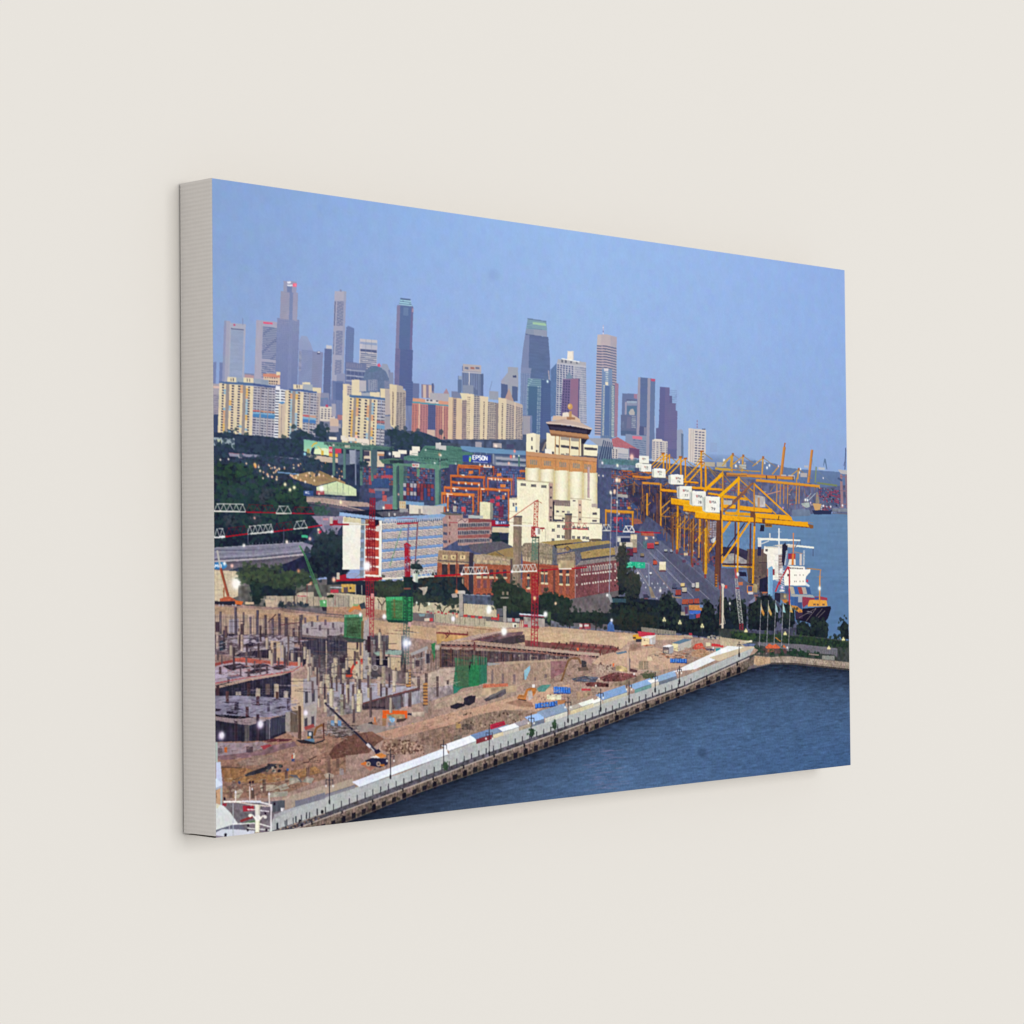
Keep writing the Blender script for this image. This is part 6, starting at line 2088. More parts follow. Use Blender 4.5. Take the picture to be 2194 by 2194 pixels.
fill([(1280, 1270), (1580, 1300), (1580, 1440), (1280, 1430)], 'a89c94', n2=.15)
fill([(1215, 1222), (1590, 1245), (1580, 1265), (1215, 1240)], 'd4dce8')
fill([(1215, 1242), (1580, 1266), (1570, 1285), (1215, 1262)], '8c3848')
rect(1285, 1380, 1340, 1420, 'b83444')
K(1180, 1320, 290)
fill([(0, 50), (200, 120), (600, 170), (820, 180), (1200, 220), (1200, 240), (0, 160)], '6c6c7c', n2=.2)
fill([(0, -40), (1550, -60), (1550, 180), (1200, 160), (600, 90), (300, 90), (0, 40)], '232d34', n2=.1)
foliage([(60, 20), (300, -60), (700, -60), (820, 60), (700, 120), (640, 100), (380, 90), (180, 110)], ['1d282c', '25322f', '2c3a33'], 120, 7, base='20292d')
foliage([(900, 60), (1000, -40), (1300, -40), (1520, 20), (1520, 150), (1300, 170), (1100, 170), (930, 120)], ['1d282c', '262f2f', '31332f', '2a3832'], 160, 7, base='212a2c')
for x, y in ((270, 90), (645, 90), (1220, 150)):
    line([(x, y + 110), (x, y), (x - 40, y - 50)], 16, '2e2c30')
    line([(x, y), (x + 50, y - 60)], 10, '2e2c30')
rect(410, 100, 570, 180, 'a04c54', n2=.35)
rect(410, 110, 450, 150, 'd8d0cc')
rect(480, 115, 540, 145, 'd0ccc8')
fill([(810, 120), (850, 70), (900, 120), (910, 215), (810, 215)], '4668a8', n1=.05)
glow(870, 55, 16, 'f4f8ff', .95)
glow(865, 90, 16, '8cb0ff', .5)
fill([(1290, 150), (1790, 210), (1790, 260), (1300, 240)], '8c8478', n1=.06)
for x in range(1480, 1790, 40):
    line([(x, 175), (x, 245)], 4, '5c584c')

# ---- construction ground
K(0, 0)
SITE = [(455, 1290), (520, 1296), (600, 1302), (720, 1318), (930, 1332), (1060, 1345), (1180, 1342), (1300, 1352), (1460, 1362), (1590, 1374), (1625, 1392), (1617, 1400), (1470, 1460), (1220, 1545), (990, 1610), (862, 1662), (700, 1720), (560, 1800), (455, 1800)]
fill(SITE, 'a5887a', n1=.08, n2=.05, n3=.07, nw=.05)
# far bank and its terraces
fill([(455, 1297), (560, 1304), (740, 1325), (740, 1345), (560, 1330), (455, 1318)], 'bfa083', n1=.05, nw=.05)
fill([(740, 1318), (930, 1345), (1075, 1352), (1075, 1380), (930, 1372), (740, 1348)], 'c4a27e', n1=.05, nw=.05)
fill([(1060, 1348), (1180, 1342), (1300, 1353), (1350, 1372), (1330, 1390), (1180, 1382), (1060, 1375)], 'c4a384', n1=.04, nw=.05)
K(1180, 1320, 290)
fill([(0, 150), (600, 200), (1170, 250), (1900, 270), (1900, 330), (1200, 340), (900, 420), (0, 370)], 'c3a386', n1=.04, nw=.06)
fill([(0, 330), (900, 420), (1000, 480), (700, 560), (0, 470)], '7e5450', n2=.2, n1=.1)
K(450, 1180, 290)
line([(60, 790), (800, 845), (1000, 870), (1932, 930)], 10, 'c8a48c')
line([(800, 850), (1932, 920)], 6, '7c5c50')
fill([(60, 790), (700, 840), (980, 830), (1060, 870), (1060, 960), (1000, 960), (640, 900), (60, 900)], 'c0a280', n1=.06, nw=.06)
fill([(60, 900), (640, 900), (780, 940), (740, 1180), (400, 1200), (60, 1200)], 'c2aa8e', n2=.12)
fill([(640, 880), (1932, 960), (1932, 1010), (1100, 1010), (640, 960)], 'c09c78', n1=.06, n2=.08)
# orange mobile crane by the hoarding
line([(100, -10), (150, 250)], 26, 'b8b4b0')
line([(150, 240), (255, 640)], 38, 'a45038')
line([(165, 250), (270, 640)], 10, '7c3830')
line([(195, 520), (195, 700)], 12, 'a0603c')
fill([(135, 680), (260, 640), (360, 690), (350, 715), (140, 715)], 'b8583c', n1=.08)
fill([(65, 715), (350, 715), (480, 740), (430, 775), (65, 765)], '2c2a3a')
fill([(350, 700), (470, 720), (450, 770), (360, 760)], 'd0642c')
for x in (130, 180, 320, 362):
    disc(x, 772, 14, 'b4b0b0')
rect(500, 725, 620, 760, 'd0b894')
# floor slabs and pits, far part
fill([(60, 1200), (400, 1190), (900, 1190), (1300, 1230), (1300, 1300), (860, 1430), (230, 1480), (60, 1480)], '6e5e64', n2=.25, n1=.1)
fill([(270, 980), (400, 960), (410, 1170), (260, 1170)], 'aeaab2')
fill([(150, 1190), (560, 1210), (560, 1240), (150, 1230)], 'a89ca4')
for pts in ([(230, 1270), (560, 1250), (760, 1310), (480, 1330), (250, 1300)], [(640, 1230), (900, 1220), (1000, 1290), (700, 1290)], [(460, 1380), (850, 1350), (860, 1420), (420, 1430)]):
    fill(pts, 'b4aab4', n2=.15)
for pts in ([(480, 1340), (560, 1300), (720, 1330), (560, 1360)], [(150, 1210), (200, 1170), (450, 1190), (300, 1215)], [(440, 1440), (860, 1400), (860, 1530), (330, 1510)]):
    fill(pts, '332c3e', n2=.2)
line([(220, 1490), (480, 1440), (860, 1370)], 12, 'b8a8a4')
line([(230, 1500), (860, 1560)], 8, '9c8c8c')
# flat slab with starter bars
fill([(1290, 1060), (1410, 1010), (1932, 1010), (1932, 1200), (1880, 1185), (1730, 1260), (1300, 1220), (1290, 1100)], 'b0a4a4', n1=.05, n2=.05)
fill([(1290, 1190), (1720, 1235), (1880, 1180), (1880, 1200), (1730, 1262), (1290, 1225)], '7c6a68')
fill([(1300, 1225), (1730, 1262), (1932, 1200), (1932, 1480), (1450, 1480), (1310, 1350)], '3a3648', n2=.15)
for x, y in ((1440, 1000), (1370, 1095), (1550, 1055), (1630, 975), (1740, 1020), (1665, 1120), (1855, 1085), (1515, 920), (1340, 950), (1295, 905)):
    rect(x, y, x + 32, y + 80, '6c5c68', nv=.15)
# round ramp
fill([(60, 1660), (300, 1560), (700, 1560), (1300, 1590), (1330, 1660), (1240, 1720), (860, 1780), (60, 1900)], 'b6a8ac', n2=.08)
fill([(330, 1530), (480, 1520), (860, 1570), (1300, 1590), (1310, 1640), (1100, 1640), (860, 1620), (350, 1580)], 'c0604e', n1=.08)
line([(60, 1620), (320, 1570)], 40, 'a04c44')
for pts in ([(170, 1640), (420, 1600), (560, 1660), (300, 1710)], [(480, 1740), (640, 1680), (880, 1690), (620, 1760)], [(850, 1650), (1010, 1620), (1120, 1660), (960, 1700)], [(560, 1640), (760, 1600), (860, 1640), (640, 1680)]):
    fill(pts, '3e343e', n2=.3, n1=.2)
fill([(60, 1700), (240, 1690), (240, 1800), (60, 1830)], 'c4b8c8', n1=.05)
line([(70, 1890), (560, 1800), (1000, 1740), (1250, 1690), (1320, 1640)], 14, 'c06c68')
line([(75, 1932), (560, 1845), (1000, 1770), (1260, 1715), (1340, 1660)], 30, 'c0a08c')
for x, y in ((120, 1650), (530, 1690), (790, 1640), (240, 1800), (1050, 1560)):
    rect(x, y, x + 36, y + 110, '5c4850', nv=.15)
fill([(210, 1800), (440, 1770), (470, 1790), (260, 1830)], '7c7488')
# concrete core and columns
fill([(860, 1280), (1000, 1290), (1010, 1560), (860, 1560)], 'd0b490', n1=.03)
fill([(1000, 1270), (1060, 1230), (1195, 1225), (1195, 1480), (1090, 1480), (1040, 1560), (1005, 1560)], 'a8a2a8', n1=.03)
fill([(1200, 1380), (1310, 1400), (1310, 1590), (1080, 1560), (1090, 1440)], '3a3444', n2=.2)
rect(900, 1300, 945, 1610, '5c4c54', nv=.2)
rect(1045, 1370, 1080, 1640, '4c4048', nv=.15)
line([(1020, 1360), (1380, 1390)], 14, '8c848c')
line([(1195, 1290), (1400, 1275)], 18, 'b8b0c0')
for x0, y0, y1, w_, c in ((130, 860, 1180, 34, '6c6468'), (345, 800, 1200, 38, '605a66'), (460, 870, 1060, 32, '6c5c5c'), (435, 1040, 1200, 40, '4c343c'), (555, 940, 1300, 36, '62586a'), (655, 840, 1300, 40, '544e60'), (770, 910, 1250, 38, '5c4c50'), (870, 960, 1250, 44, '70606a'), (965, 890, 1280, 40, '584a54'), (1060, 940, 1220, 50, '5c4c58'), (1270, 910, 1240, 44, '6c6068'), (1170, 1095, 1220, 34, '54424c'), (200, 1070, 1230, 44, '7c6058'), (80, 1160, 1400, 40, 'c0ac98'), (425, 1190, 1420, 50, 'c8b094'), (70, 1010, 1150, 60, '4c3840'), (130, 1280, 1420, 80, '344454'), (215, 1280, 1420, 28, 'b8b0ac'), (1150, 1380, 1480, 40, 'a8a4b0')):
    rect(x0, y0, x0 + w_, y1, c, nv=.22, n1=.08)
    rect(x0 + w_ * .65, y0, x0 + w_, y1, '2c2634', a=.35)
line([(820, 1020), (940, 900)], 14, '4c3038')
line([(1000, 1055), (1280, 1020)], 14, '6c4048')
for x0, y0, y1, w_ in ((1375, 1400, 1690, 56), (1650, 1280, 1680, 50), (1570, 1570, 1932, 56), (1770, 1520, 1830, 50), (1870, 1690, 1932, 60), (1730, 1600, 1932, 50), (1640, 1760, 1932, 60), (1500, 1660, 1760, 56)):
    rect(x0, y0, x0 + w_, y1, 'c4b096', n1=.05)
    rect(x0 + w_ * .6, y0, x0 + w_, y1, '8c8684', a=.7)
rect(1560, 1710, 1605, 1860, '5c4c54')
fill([(1310, 1360), (1380, 1390), (1370, 1600), (1320, 1650)], '2c2838')
fill([(1430, 1480), (1650, 1480), (1650, 1760), (1430, 1700)], '5c5458', n2=.25)
# dark understorey and near slabs
K(450, 1420, 290)
fill([(70, 320), (550, 230), (1100, 120), (1150, 120), (1150, 500), (70, 470)], '2e2c3e', n2=.22, n1=.1)
line([(75, 350), (560, 235), (1000, 160), (1300, 60)], 34, 'c2a48e')
line([(75, 285), (560, 200), (1180, 120), (1290, 40)], 12, 'b85c5c')
for x, y0, y1, w_, c in ((360, 410, 460, 75, 'bcae98'), (645, 360, 480, 65, 'c4b496'), (910, 300, 490, 66, 'c8b494'), (1050, 400, 500, 62, 'bcae9c'), (520, 280, 500, 50, '4c3438'), (650, 250, 360, 60, '24202e'), (790, 300, 450, 60, '6c5c54'), (80, 320, 470, 50, '4c343c')):
    rect(x, y0, x + w_, y1, c, n1=.06)
for y in (370, 400, 430):
    line([(300, y), (1140, y + 10)], 5, '8c94a8', a=.45)
fill([(70, 470), (400, 465), (900, 490), (1150, 500), (1150, 620), (1250, 660), (1050, 740), (800, 780), (560, 770), (70, 740)], '8e8b9c', n2=.1, nh=.1)
for pts in ([(150, 560), (240, 545), (340, 560), (240, 575)], [(570, 600), (680, 580), (790, 590), (680, 605)], [(270, 665), (380, 650), (480, 665), (370, 672)], [(900, 650), (1000, 620), (1100, 630), (960, 660)], [(70, 650), (160, 660), (120, 690), (70, 690)], [(860, 525), (950, 512), (1040, 525), (950, 535)], [(230, 690), (400, 700), (380, 735), (230, 725)]):
    fill(pts, '2e2636')
fill([(70, 730), (560, 770), (700, 800), (620, 800), (400, 810), (70, 760)], '191826')
fill([(70, 765), (400, 800), (560, 780), (850, 800), (1060, 740), (1050, 770), (850, 810), (560, 890), (380, 870), (210, 850), (70, 820)], '9b8a8a', n1=.08)
fill([(70, 820), (380, 870), (560, 890), (850, 810), (1060, 750), (1080, 1000), (820, 1110), (560, 1140), (120, 1150), (70, 1120)], '2a2838', n2=.2, nv=.1)
fill([(860, 790), (1070, 740), (1075, 980), (860, 1050)], '3a3c4c', nv=.12)
for x in range(870, 1070, 34):
    line([(x, 800), (x, 1030)], 3, '606880', a=.6)
for x, y0, y1, w_, c in ((220, 400, 560, 44, '5c3c40'), (655, 470, 600, 44, '583840'), (500, 620, 770, 44, '4c2c34'), (655, 730, 1290, 44, '3c2c38'), (340, 830, 1300, 44, '3c2c38'), (490, 890, 1180, 62, '6c6460'), (790, 810, 1090, 60, '54525c'), (935, 410, 520, 38, '5c4038'), (1090, 510, 680, 50, '564a5c'), (810, 560, 700, 36, '5c5468'), (345, 560, 660, 60, '332c3c')):
    rect(x, y0, x + w_, y1, c, nv=.2)
line([(845, 800), (845, 1130)], 12, '9c98a0')
# pale tower of concrete with door openings
fill([(1155, 215), (1325, 230), (1330, 980), (1290, 980), (1155, 650)], 'd2b794', n1=.03)
fill([(1325, 230), (1535, 190), (1530, 560), (1500, 900), (1330, 980)], 'aba5a6', n1=.03)
fill([(1330, 640), (1520, 560), (1510, 880), (1330, 980)], 'b6ab9c', a=.6)
for x, y, h_ in ((1352, 410, 165), (1450, 390, 165), (1345, 790, 120), (1442, 765, 120)):
    rect(x, y, x + 42, y + h_, '4a4652', -.2)
rect(1252, 615, 1296, 1100, '5a4238', nv=.2)
rect(1070, 700, 1140, 980, 'a0988c', n1=.06)
rect(1140, 680, 1250, 990, '6c5c50', nv=.12)
line([(1345, 940), (1480, 890)], 50, 'a84c48')
for x, y0, y1, w_ in ((1365, -40, 60, 60), (1640, 160, 300, 60), (1560, 280, 440, 45), (1705, 370, 640, 55), (1870, 80, 300, 60), (1730, 0, 200, 60), (1490, 60, 160, 60), (1870, 450, 700, 62), (1620, 520, 700, 60)):
    rect(x, y0, x + w_, y1, 'c6b498', n1=.05)
    rect(x + w_ * .62, y0, x + w_, y1, '8e8884', a=.7)
K(700, 1370, 290)
# middle of the site: slabs, columns, reinforcement
fill([(0, -60), (1100, -60), (1100, 250), (1060, 430), (700, 560), (0, 560)], '575058', n2=.25, n1=.1)
fill([(0, 620), (340, 600), (940, 640), (1300, 680), (500, 910), (0, 960)], 'aeaab4', n2=.1)
fill([(0, 780), (500, 900), (480, 1040), (0, 1100)], '8c8484', n2=.3, n1=.15)
fill([(640, 400), (1100, 400), (1300, 560), (1330, 640), (900, 620)], '746464', n2=.2)
fill([(1200, 560), (1620, 420), (1840, 390), (1840, 660), (1300, 700)], 'bda796', n1=.06, n2=.08)
fill([(500, 910), (1330, 690), (1330, 740), (1200, 780), (1100, 960), (900, 1000), (500, 1000)], '54454c', n2=.25)
line([(495, 918), (900, 800), (1330, 690)], 22, '6e4340')
fill([(1080, 780), (1340, 720), (1340, 900), (1090, 960)], '9c98a0', nv=.15, n2=.1)
fill([(920, 830), (1060, 800), (1060, 980), (980, 1000)], '6a6c74')
line([(500, 960), (830, 970)], 18, '1e1c2c')
fill([(1330, 700), (1840, 640), (1840, 760), (1400, 900), (1330, 900)], '9c8c8c', n2=.2, n1=.1)
# core towers under green netting
fill([(290, 40), (520, 40), (510, 560), (420, 600), (290, 400)], 'd0b48e', n1=.03)
fill([(520, 30), (600, -60), (600, 240), (580, 560), (515, 540)], 'aca6a4', n1=.03)
rect(410, 175, 455, 270, '746458')
fill([(0, 0), (290, 30), (290, 160), (0, 160)], '34344a', n2=.15)
fill([(180, 200), (290, 210), (290, 330), (180, 330)], '3c303c')
fill([(885, -150), (1065, -150), (1060, 150), (880, 130)], 'd0b48c', n1=.02)
fill([(800, 150), (1065, 150), (1065, 215), (720, 230), (660, 180)], '8fa89a', n1=.06)
fill([(800, 205), (1060, 225), (1060, 250), (800, 230)], 'c8a494')
fill([(880, 245), (1055, 255), (1050, 440), (930, 430), (880, 360)], 'c4ac88', n1=.04)
fill([(700, 240), (880, 240), (880, 380), (700, 370)], '1e1c2c')
for x, y0, y1, w_, c in ((95, 255, 540, 60, 'd0c0a0'), (65, 330, 560, 44, 'c8b898'), (200, 410, 620, 66, 'c8b898'), (0, 490, 760, 40, 'c8b898'), (410, 360, 620, 70, 'd0c2a2'), (270, 620, 900, 55, 'ccbc9c'), (35, 700, 980, 60, 'd4c8a4'), (425, 700, 1030, 70, 'e0d4a4'), (190, 780, 1080, 58, 'a09a80'), (575, 420, 830, 50, 'b4a488'), (720, 530, 800, 58, 'c4ac94'), (780, 380, 680, 55, 'a89880'), (935, 440, 750, 50, 'd0c0a4'), (580, 250, 420, 55, 'c8b898'), (755, 20, 360, 44, 'b8a488'), (630, 0, 180, 55, 'b4acac'), (110, 960, 1260, 48, 'd0c0a0'), (1380, 950, 1050, 66, '948478')):
    rect(x, y0, x + w_, y1, c, n1=.05)
    rect(x + w_ * .68, y0, x + w_, y1, '847c74', a=.6)
for x, y0, y1, w_ in ((50, 530, 700, 34), (280, 390, 640, 44), (445, 560, 710, 44), (205, 620, 780, 40), (360, 640, 770, 44), (605, 680, 1110, 36), (835, 680, 1000, 34), (365, 850, 1190, 36), (1400, 480, 620, 40), (1560, 520, 810, 36), (1340, 170, 440, 36), (1710, 580, 640, 30), (1160, 740, 960, 50), (1290, 520, 700, 40), (700, 40, 150, 50)):
    rect(x, y0, x + w_, y1, '5c4a4c', nv=.3)
for y in range(430, 680, 42):
    rect(1130, y, 1200, y + 30, 'c08c4c')
    rect(1130, y + 30, 1200, y + 42, '4c3438')
for y in range(620, 900, 46):
    rect(1375, y, 1440, y + 32, 'b88048')
    rect(1370, y + 32, 1440, y + 46, '543c3c')
for x, y in ((575, 400), (690, 400)):
    disc(x, y, 42, 'a8a09c')
    disc(x - 3, y, 28, '6c605c')
# red excavator
line([(500, 290), (480, 330), (400, 330), (340, 450), (350, 520)], 36, 'cc4438')
fill([(480, 270), (510, 270), (510, 350), (485, 350)], 'd8483c')
fill([(265, 480), (300, 470), (360, 500), (340, 540), (270, 530)], 'c8442f')
rect(285, 400, 335, 500, '34323c')
# second tier pieces right of the green mast
for x, y0, y1, w_ in ((1250, 250, 360, 26), (1330, 280, 370, 16), (1400, 130, 350, 24)):
    rect(x, y0, x + w_, y1, 'b4aca8')
line([(1200, 215), (1440, 110)], 46, 'a8a2a0')
line([(1230, 290), (1400, 250)], 14, 'b0a8a4')
rect(1250, 295, 1320, 380, '4c3c44')
rect(1415, 200, 1475, 340, '2c2a3c')
fill([(1490, 60), (1550, 40), (1545, 250), (1520, 330), (1500, 200)], '2f7c4c', n1=.08)
line([(1505, 200), (1520, 320)], 18, '7c5838')
rect(1545, 80, 1610, 150, 'c0b4a8')
# site offices in orange, cement mixer, worker
fill([(795, 1010), (1145, 1015), (1145, 1130), (1120, 1140), (1110, 1070), (850, 1080), (850, 1130), (790, 1130)], 'ea5c1c')
fill([(850, 1065), (1100, 1065), (1095, 1130), (850, 1120)], '94805c', n2=.25)
fill([(790, 1120), (850, 1125), (840, 1230), (790, 1230)], '9c7454')
crown(932, 1145, 40, 36, ['7cb4d4', '8cc0dc', '6898bc'], 8, 4, base='7cb0d0')
rect(870, 1180, 980, 1230, '88888c', n2=.25)
fill([(1000, 1130), (1150, 1120), (1100, 1170), (990, 1180)], '4c3c38')
line([(680, 1110), (690, 1215)], 24, 'd0743c')
rect(640, 1180, 720, 1220, 'b07858', n2=.2)
fill([(570, 1195), (640, 1170), (660, 1210), (570, 1215)], '24222c')
rect(1150, 1050, 1215, 1080, '2c2c44')
rect(1210, 1030, 1390, 1100, 'b4a490', n2=.25)
rect(1205, 1210, 1242, 1255, 'd8c43c')
rect(1212, 1255, 1232, 1305, '34304c')
rect(1213, 1195, 1235, 1215, 'e8d860')
# ground in the middle
fill([(350, 1260), (560, 1190), (800, 1240), (1100, 1240), (700, 1340), (500, 1320)], '958880', n2=.1)
fill([(700, 1340), (1300, 1180), (1932, 1000), (1932, 1180), (1300, 1330), (900, 1420)], 'c0947c', n1=.05, nw=.06)
fill([(0, 1160), (350, 1250), (420, 1340), (200, 1400), (60, 1480), (0, 1460)], '8a7e76', n2=.3, n1=.15)
for i in range(16):
    x, y = rng.random() * 420, 1230 + rng.random() * 150
    line([(x, y), (x + 60 + rng.random() * 130, y - 20 + rng.random() * 30)], 8, pick(['2e2830', '4c4444', '3c3438']))
fill([(0, 1520), (60, 1470), (240, 1390), (420, 1340), (520, 1330), (640, 1310), (820, 1420), (700, 1500), (600, 1620), (420, 1640), (200, 1660), (0, 1700)], '6f4c42', n1=.1, n2=.08)
fill([(560, 1330), (640, 1310), (820, 1420), (720, 1460), (600, 1440)], '7c5848', n1=.08)
fill([(820, 1420), (1000, 1420), (1300, 1480), (1400, 1540), (1100, 1640), (900, 1640), (760, 1560)], '8c6c5c', n1=.12, n2=.14)
for i in range(150):
    x, y = 820 + rng.random() * 560, 1440 + rng.random() * 190
    clump(*R([(x, y)])[0], 2.4 + rng.random() * 2, pick(['c4a48c', 'a8846c', '5c4038', 'b89880', '6c4c40']))
fill([(1300, 1330), (1932, 1180), (1932, 1440), (1700, 1520), (1300, 1500)], '8e7264', n1=.1, n2=.12, nw=.08)
fill([(1700, 1400), (1932, 1290), (1932, 1430), (1760, 1470)], '75695f', n2=.1)
line([(1720, 1400), (1820, 1480)], 12, 'a8846c')
fill([(1840, 1180), (1932, 1150), (1932, 1270), (1840, 1280)], 'a88460', n2=.15)
fill([(480, 1780), (640, 1720), (760, 1760), (620, 1880)], 'b07460', n2=.15)
# crawler crane in dark blue and orange
line([(-30, 900), (620, 1540)], 30, '2a2638')
line([(-30, 908), (600, 1540)], 6, '4c485c')
line([(580, 1480), (690, 1590)], 46, '3a3648')
line([(570, 1490), (620, 1540)], 38, 'd8d4d4')
line([(620, 1540), (680, 1600)], 12, 'e8e0d8')
fill([(670, 1590), (740, 1560), (770, 1600), (700, 1640)], '24203a')
fill([(620, 1690), (700, 1640), (780, 1620), (850, 1660), (800, 1690), (680, 1690)], 'd8843c', n2=.12)
fill([(610, 1680), (700, 1655), (760, 1690), (640, 1700)], 'e8dcd0')
fill([(540, 1730), (640, 1690), (870, 1700), (870, 1780), (760, 1830), (560, 1790)], '272540', n2=.15)
fill([(480, 1770), (560, 1740), (570, 1790), (490, 1790)], 'e0762c')
for x in (590, 735):
    disc(x, 1778, 32, 'b8a08c', ry=36)
    disc(x, 1778, 15, '5c4c48', ry=18)
rect(760, 1780, 820, 1810, 'c87030')
line([(890, 1670), (970, 1670)], 14, '54444a')
line([(945, 1680), (945, 1760)], 24, '8c6868')

K(930, 1330, 290)
# ramps, beams and cut slopes in the centre
fill([(30, 60), (740, 80), (1280, 140), (1300, 220), (560, 270), (100, 300), (30, 200)], 'bf9c7c', n1=.06, nw=.08)
fill([(30, 170), (500, 190), (480, 230), (140, 300), (40, 330)], 'c4965e', n2=.12)
line([(30, 165), (480, 195)], 26, '7c3438')
line([(310, 70), (760, 120), (860, 130)], 8, '8c5848')
for a_, b_ in (((150, 170), (200, 230)), ((230, 180), (160, 245)), ((215, 130), (225, 175)), ((475, 150), (480, 195))):
    line([a_, b_], 14, '6c3838')
fill([(120, 400), (1932, 480), (1932, 560), (760, 640), (320, 650), (80, 660), (80, 400)], '4d4048', n2=.28, n1=.12)
fill([(200, 290), (620, 190), (960, 140), (1090, 140), (960, 190), (560, 270)], 'b49a8c', n1=.04)
fill([(540, 270), (960, 170), (1270, 150), (1260, 190), (1100, 240), (760, 300)], '6c5058', n2=.15)
fill([(760, 300), (1100, 220), (1290, 190), (1300, 300), (1100, 330)], '453a40', n2=.2)
line([(530, 262), (980, 160)], 10, '8c6c6c')
line([(530, 285), (960, 200)], 10, '6c3c40')
fill([(1300, 140), (1932, 180), (1932, 330), (1300, 260)], 'c4a482', n1=.04, nw=.06)
fill([(1290, 270), (1932, 340), (1932, 410), (1300, 360)], '7a4a48', n2=.22)
line([(100, 315), (600, 320), (1300, 380), (1932, 440)], 40, 'b09484')
line([(100, 340), (600, 350), (1300, 415), (1932, 475)], 20, '2c1e2a')
for i in range(26):
    x = 120 + i * 72
    y = 336 + (max(0, x - 500)) * .094
    line([(x + 40, y), (x + 62, y + 24)], 24, '8a5c54')
line([(100, 362), (600, 372), (1300, 440), (1932, 500)], 14, '7e4c46')
for i in range(30):
    x = 110 + i * 62
    y = 290 + max(0, x - 500) * .085
    line([(x, y), (x, y + 34)], 4, '6c5450')
line([(110, 290), (560, 296), (1932, 410)], 4, '7c6460')
line([(575, 300), (575, 420)], 26, '703c3c')
for x, y0, y1 in ((90, 380, 660), (240, 390, 600), (375, 400, 480), (960, 460, 560), (1100, 470, 550), (780, 450, 570)):
    line([(x, y0), (x, y1)], 20, '5c3c34')
for i in range(16):
    x, y = 110 + rng.random() * 640, 420 + rng.random() * 160
    line([(x, y), (x + 110, y + rng.normal() * 40)], 9, pick(['5c3838', '3c2c34', '6c4a40', '8c6c58']))
for i in range(30):
    x, y = 820 + rng.random() * 1100, 460 + rng.random() * 70
    rect(x, y, x + 34, y + 26, pick(['6c605c', '8c7c74', '3c3440', '5c4c50', 'a8988c']), a=.8)
rect(1365, 500, 1480, 555, 'a49488')
rect(1380, 508, 1470, 545, '3c3440')
# cut slope
fill([(760, 600), (960, 580), (1932, 530), (1932, 700), (1750, 760), (1480, 860), (1250, 890), (1100, 940), (760, 940)], 'a58876', n1=.06, n2=.06, nv=.06)
fill([(770, 640), (960, 610), (760, 590), (760, 620)], '9a9a9c')
fill([(1000, 580), (1932, 535), (1932, 560), (1000, 620)], 'b59a82', a=.8)
for x, y0, y1, w_ in ((815, 700, 890, 30), (965, 750, 890, 32), (1125, 760, 900, 36), (1270, 750, 840, 24), (1570, 760, 830, 44), (1430, 800, 860, 26)):
    rect(x, y0, x + w_, y1, '6c5c60', n2=.1, a=.8)
fill([(1285, 710), (1372, 630), (1370, 700), (1310, 840), (1290, 830)], '8cbcd0')
fill([(700, 900), (1050, 890), (1060, 940), (690, 960)], 'c86c50', n1=.1)
line([(1100, 960), (1300, 880), (1500, 850), (1700, 790)], 12, 'b49c84')
# netted tower
fill([(290, 520), (480, 560), (540, 520), (545, 480), (750, 520), (755, 880), (620, 920), (510, 940), (400, 960), (275, 1040), (270, 920), (300, 650)], '2f6e50', n1=.08, nv=.1)
fill([(310, 560), (490, 580), (490, 940), (340, 930)], '43674a', n1=.06)
fill([(500, 580), (540, 580), (500, 740), (495, 640)], '1e1e28')
fill([(540, 570), (500, 720), (495, 900), (520, 940), (640, 920), (640, 560)], '2a7a4a', n1=.06, nv=.08)
fill([(670, 560), (750, 540), (750, 870), (670, 900)], '307058', nv=.08)
for y in (640, 720, 800):
    line([(310, y), (490, y + 10)], 5, '5c6c48')
fill([(275, 930), (360, 960), (330, 1020), (280, 1040)], '2c7c68')
fill([(310, 520), (540, 500), (540, 545), (480, 545)], '4c5c48', n2=.2)
# road, machines, stores
fill([(0, 1370), (600, 1230), (1000, 1120), (1200, 1050), (1932, 900), (1932, 1000), (1500, 1280), (1200, 1260), (700, 1330), (300, 1440), (0, 1500)], 'c29a80', n1=.05, nw=.05)
fill([(30, 1120), (600, 960), (1180, 930), (1180, 1010), (600, 1100), (0, 1280), (0, 1180)], 'ad9680', n1=.08, n2=.1)
line([(0, 1180), (330, 1060), (600, 990)], 20, 'b89684')
fill([(680, 960), (1180, 920), (1180, 1000), (680, 1060)], 'b59a7c', n2=.15)
for pts in ([(230, 1210), (330, 1170), (430, 1180), (440, 1210), (320, 1260), (235, 1245)], [(425, 1100), (500, 1065), (595, 1070), (580, 1160), (500, 1210), (420, 1190)]):
    fill(pts, '2a2734', n1=.1)
fill([(710, 1120), (780, 1080), (1020, 970), (1030, 1030), (960, 1080), (740, 1150)], '504850', n2=.3)
fill([(780, 1070), (1010, 965), (1025, 985), (800, 1100)], '6c6468')
fill([(1180, 1100), (1210, 1050), (1280, 1060), (1320, 970), (1380, 950), (1460, 960), (1450, 1030), (1400, 1090), (1390, 980), (1340, 1000), (1300, 1140), (1230, 1130)], 'b86c30', n1=.08)
fill([(1340, 1010), (1400, 1000), (1410, 1100), (1350, 1140)], 'b0a8a0', n2=.15)
fill([(1200, 1110), (1320, 1130), (1290, 1180), (1210, 1160)], '2e2630')
rect(1400, 905, 1440, 950, 'e8e0dc')
for x in (1220, 1310):
    disc(x, 1180, 24, '98806c')
fill([(1010, 1170), (1200, 1120), (1400, 1160), (1420, 1230), (1200, 1220)], '9c7460', n2=.1)
fill([(1470, 960), (1540, 915), (1670, 905), (1580, 1010), (1490, 1010)], '508880', n1=.06)
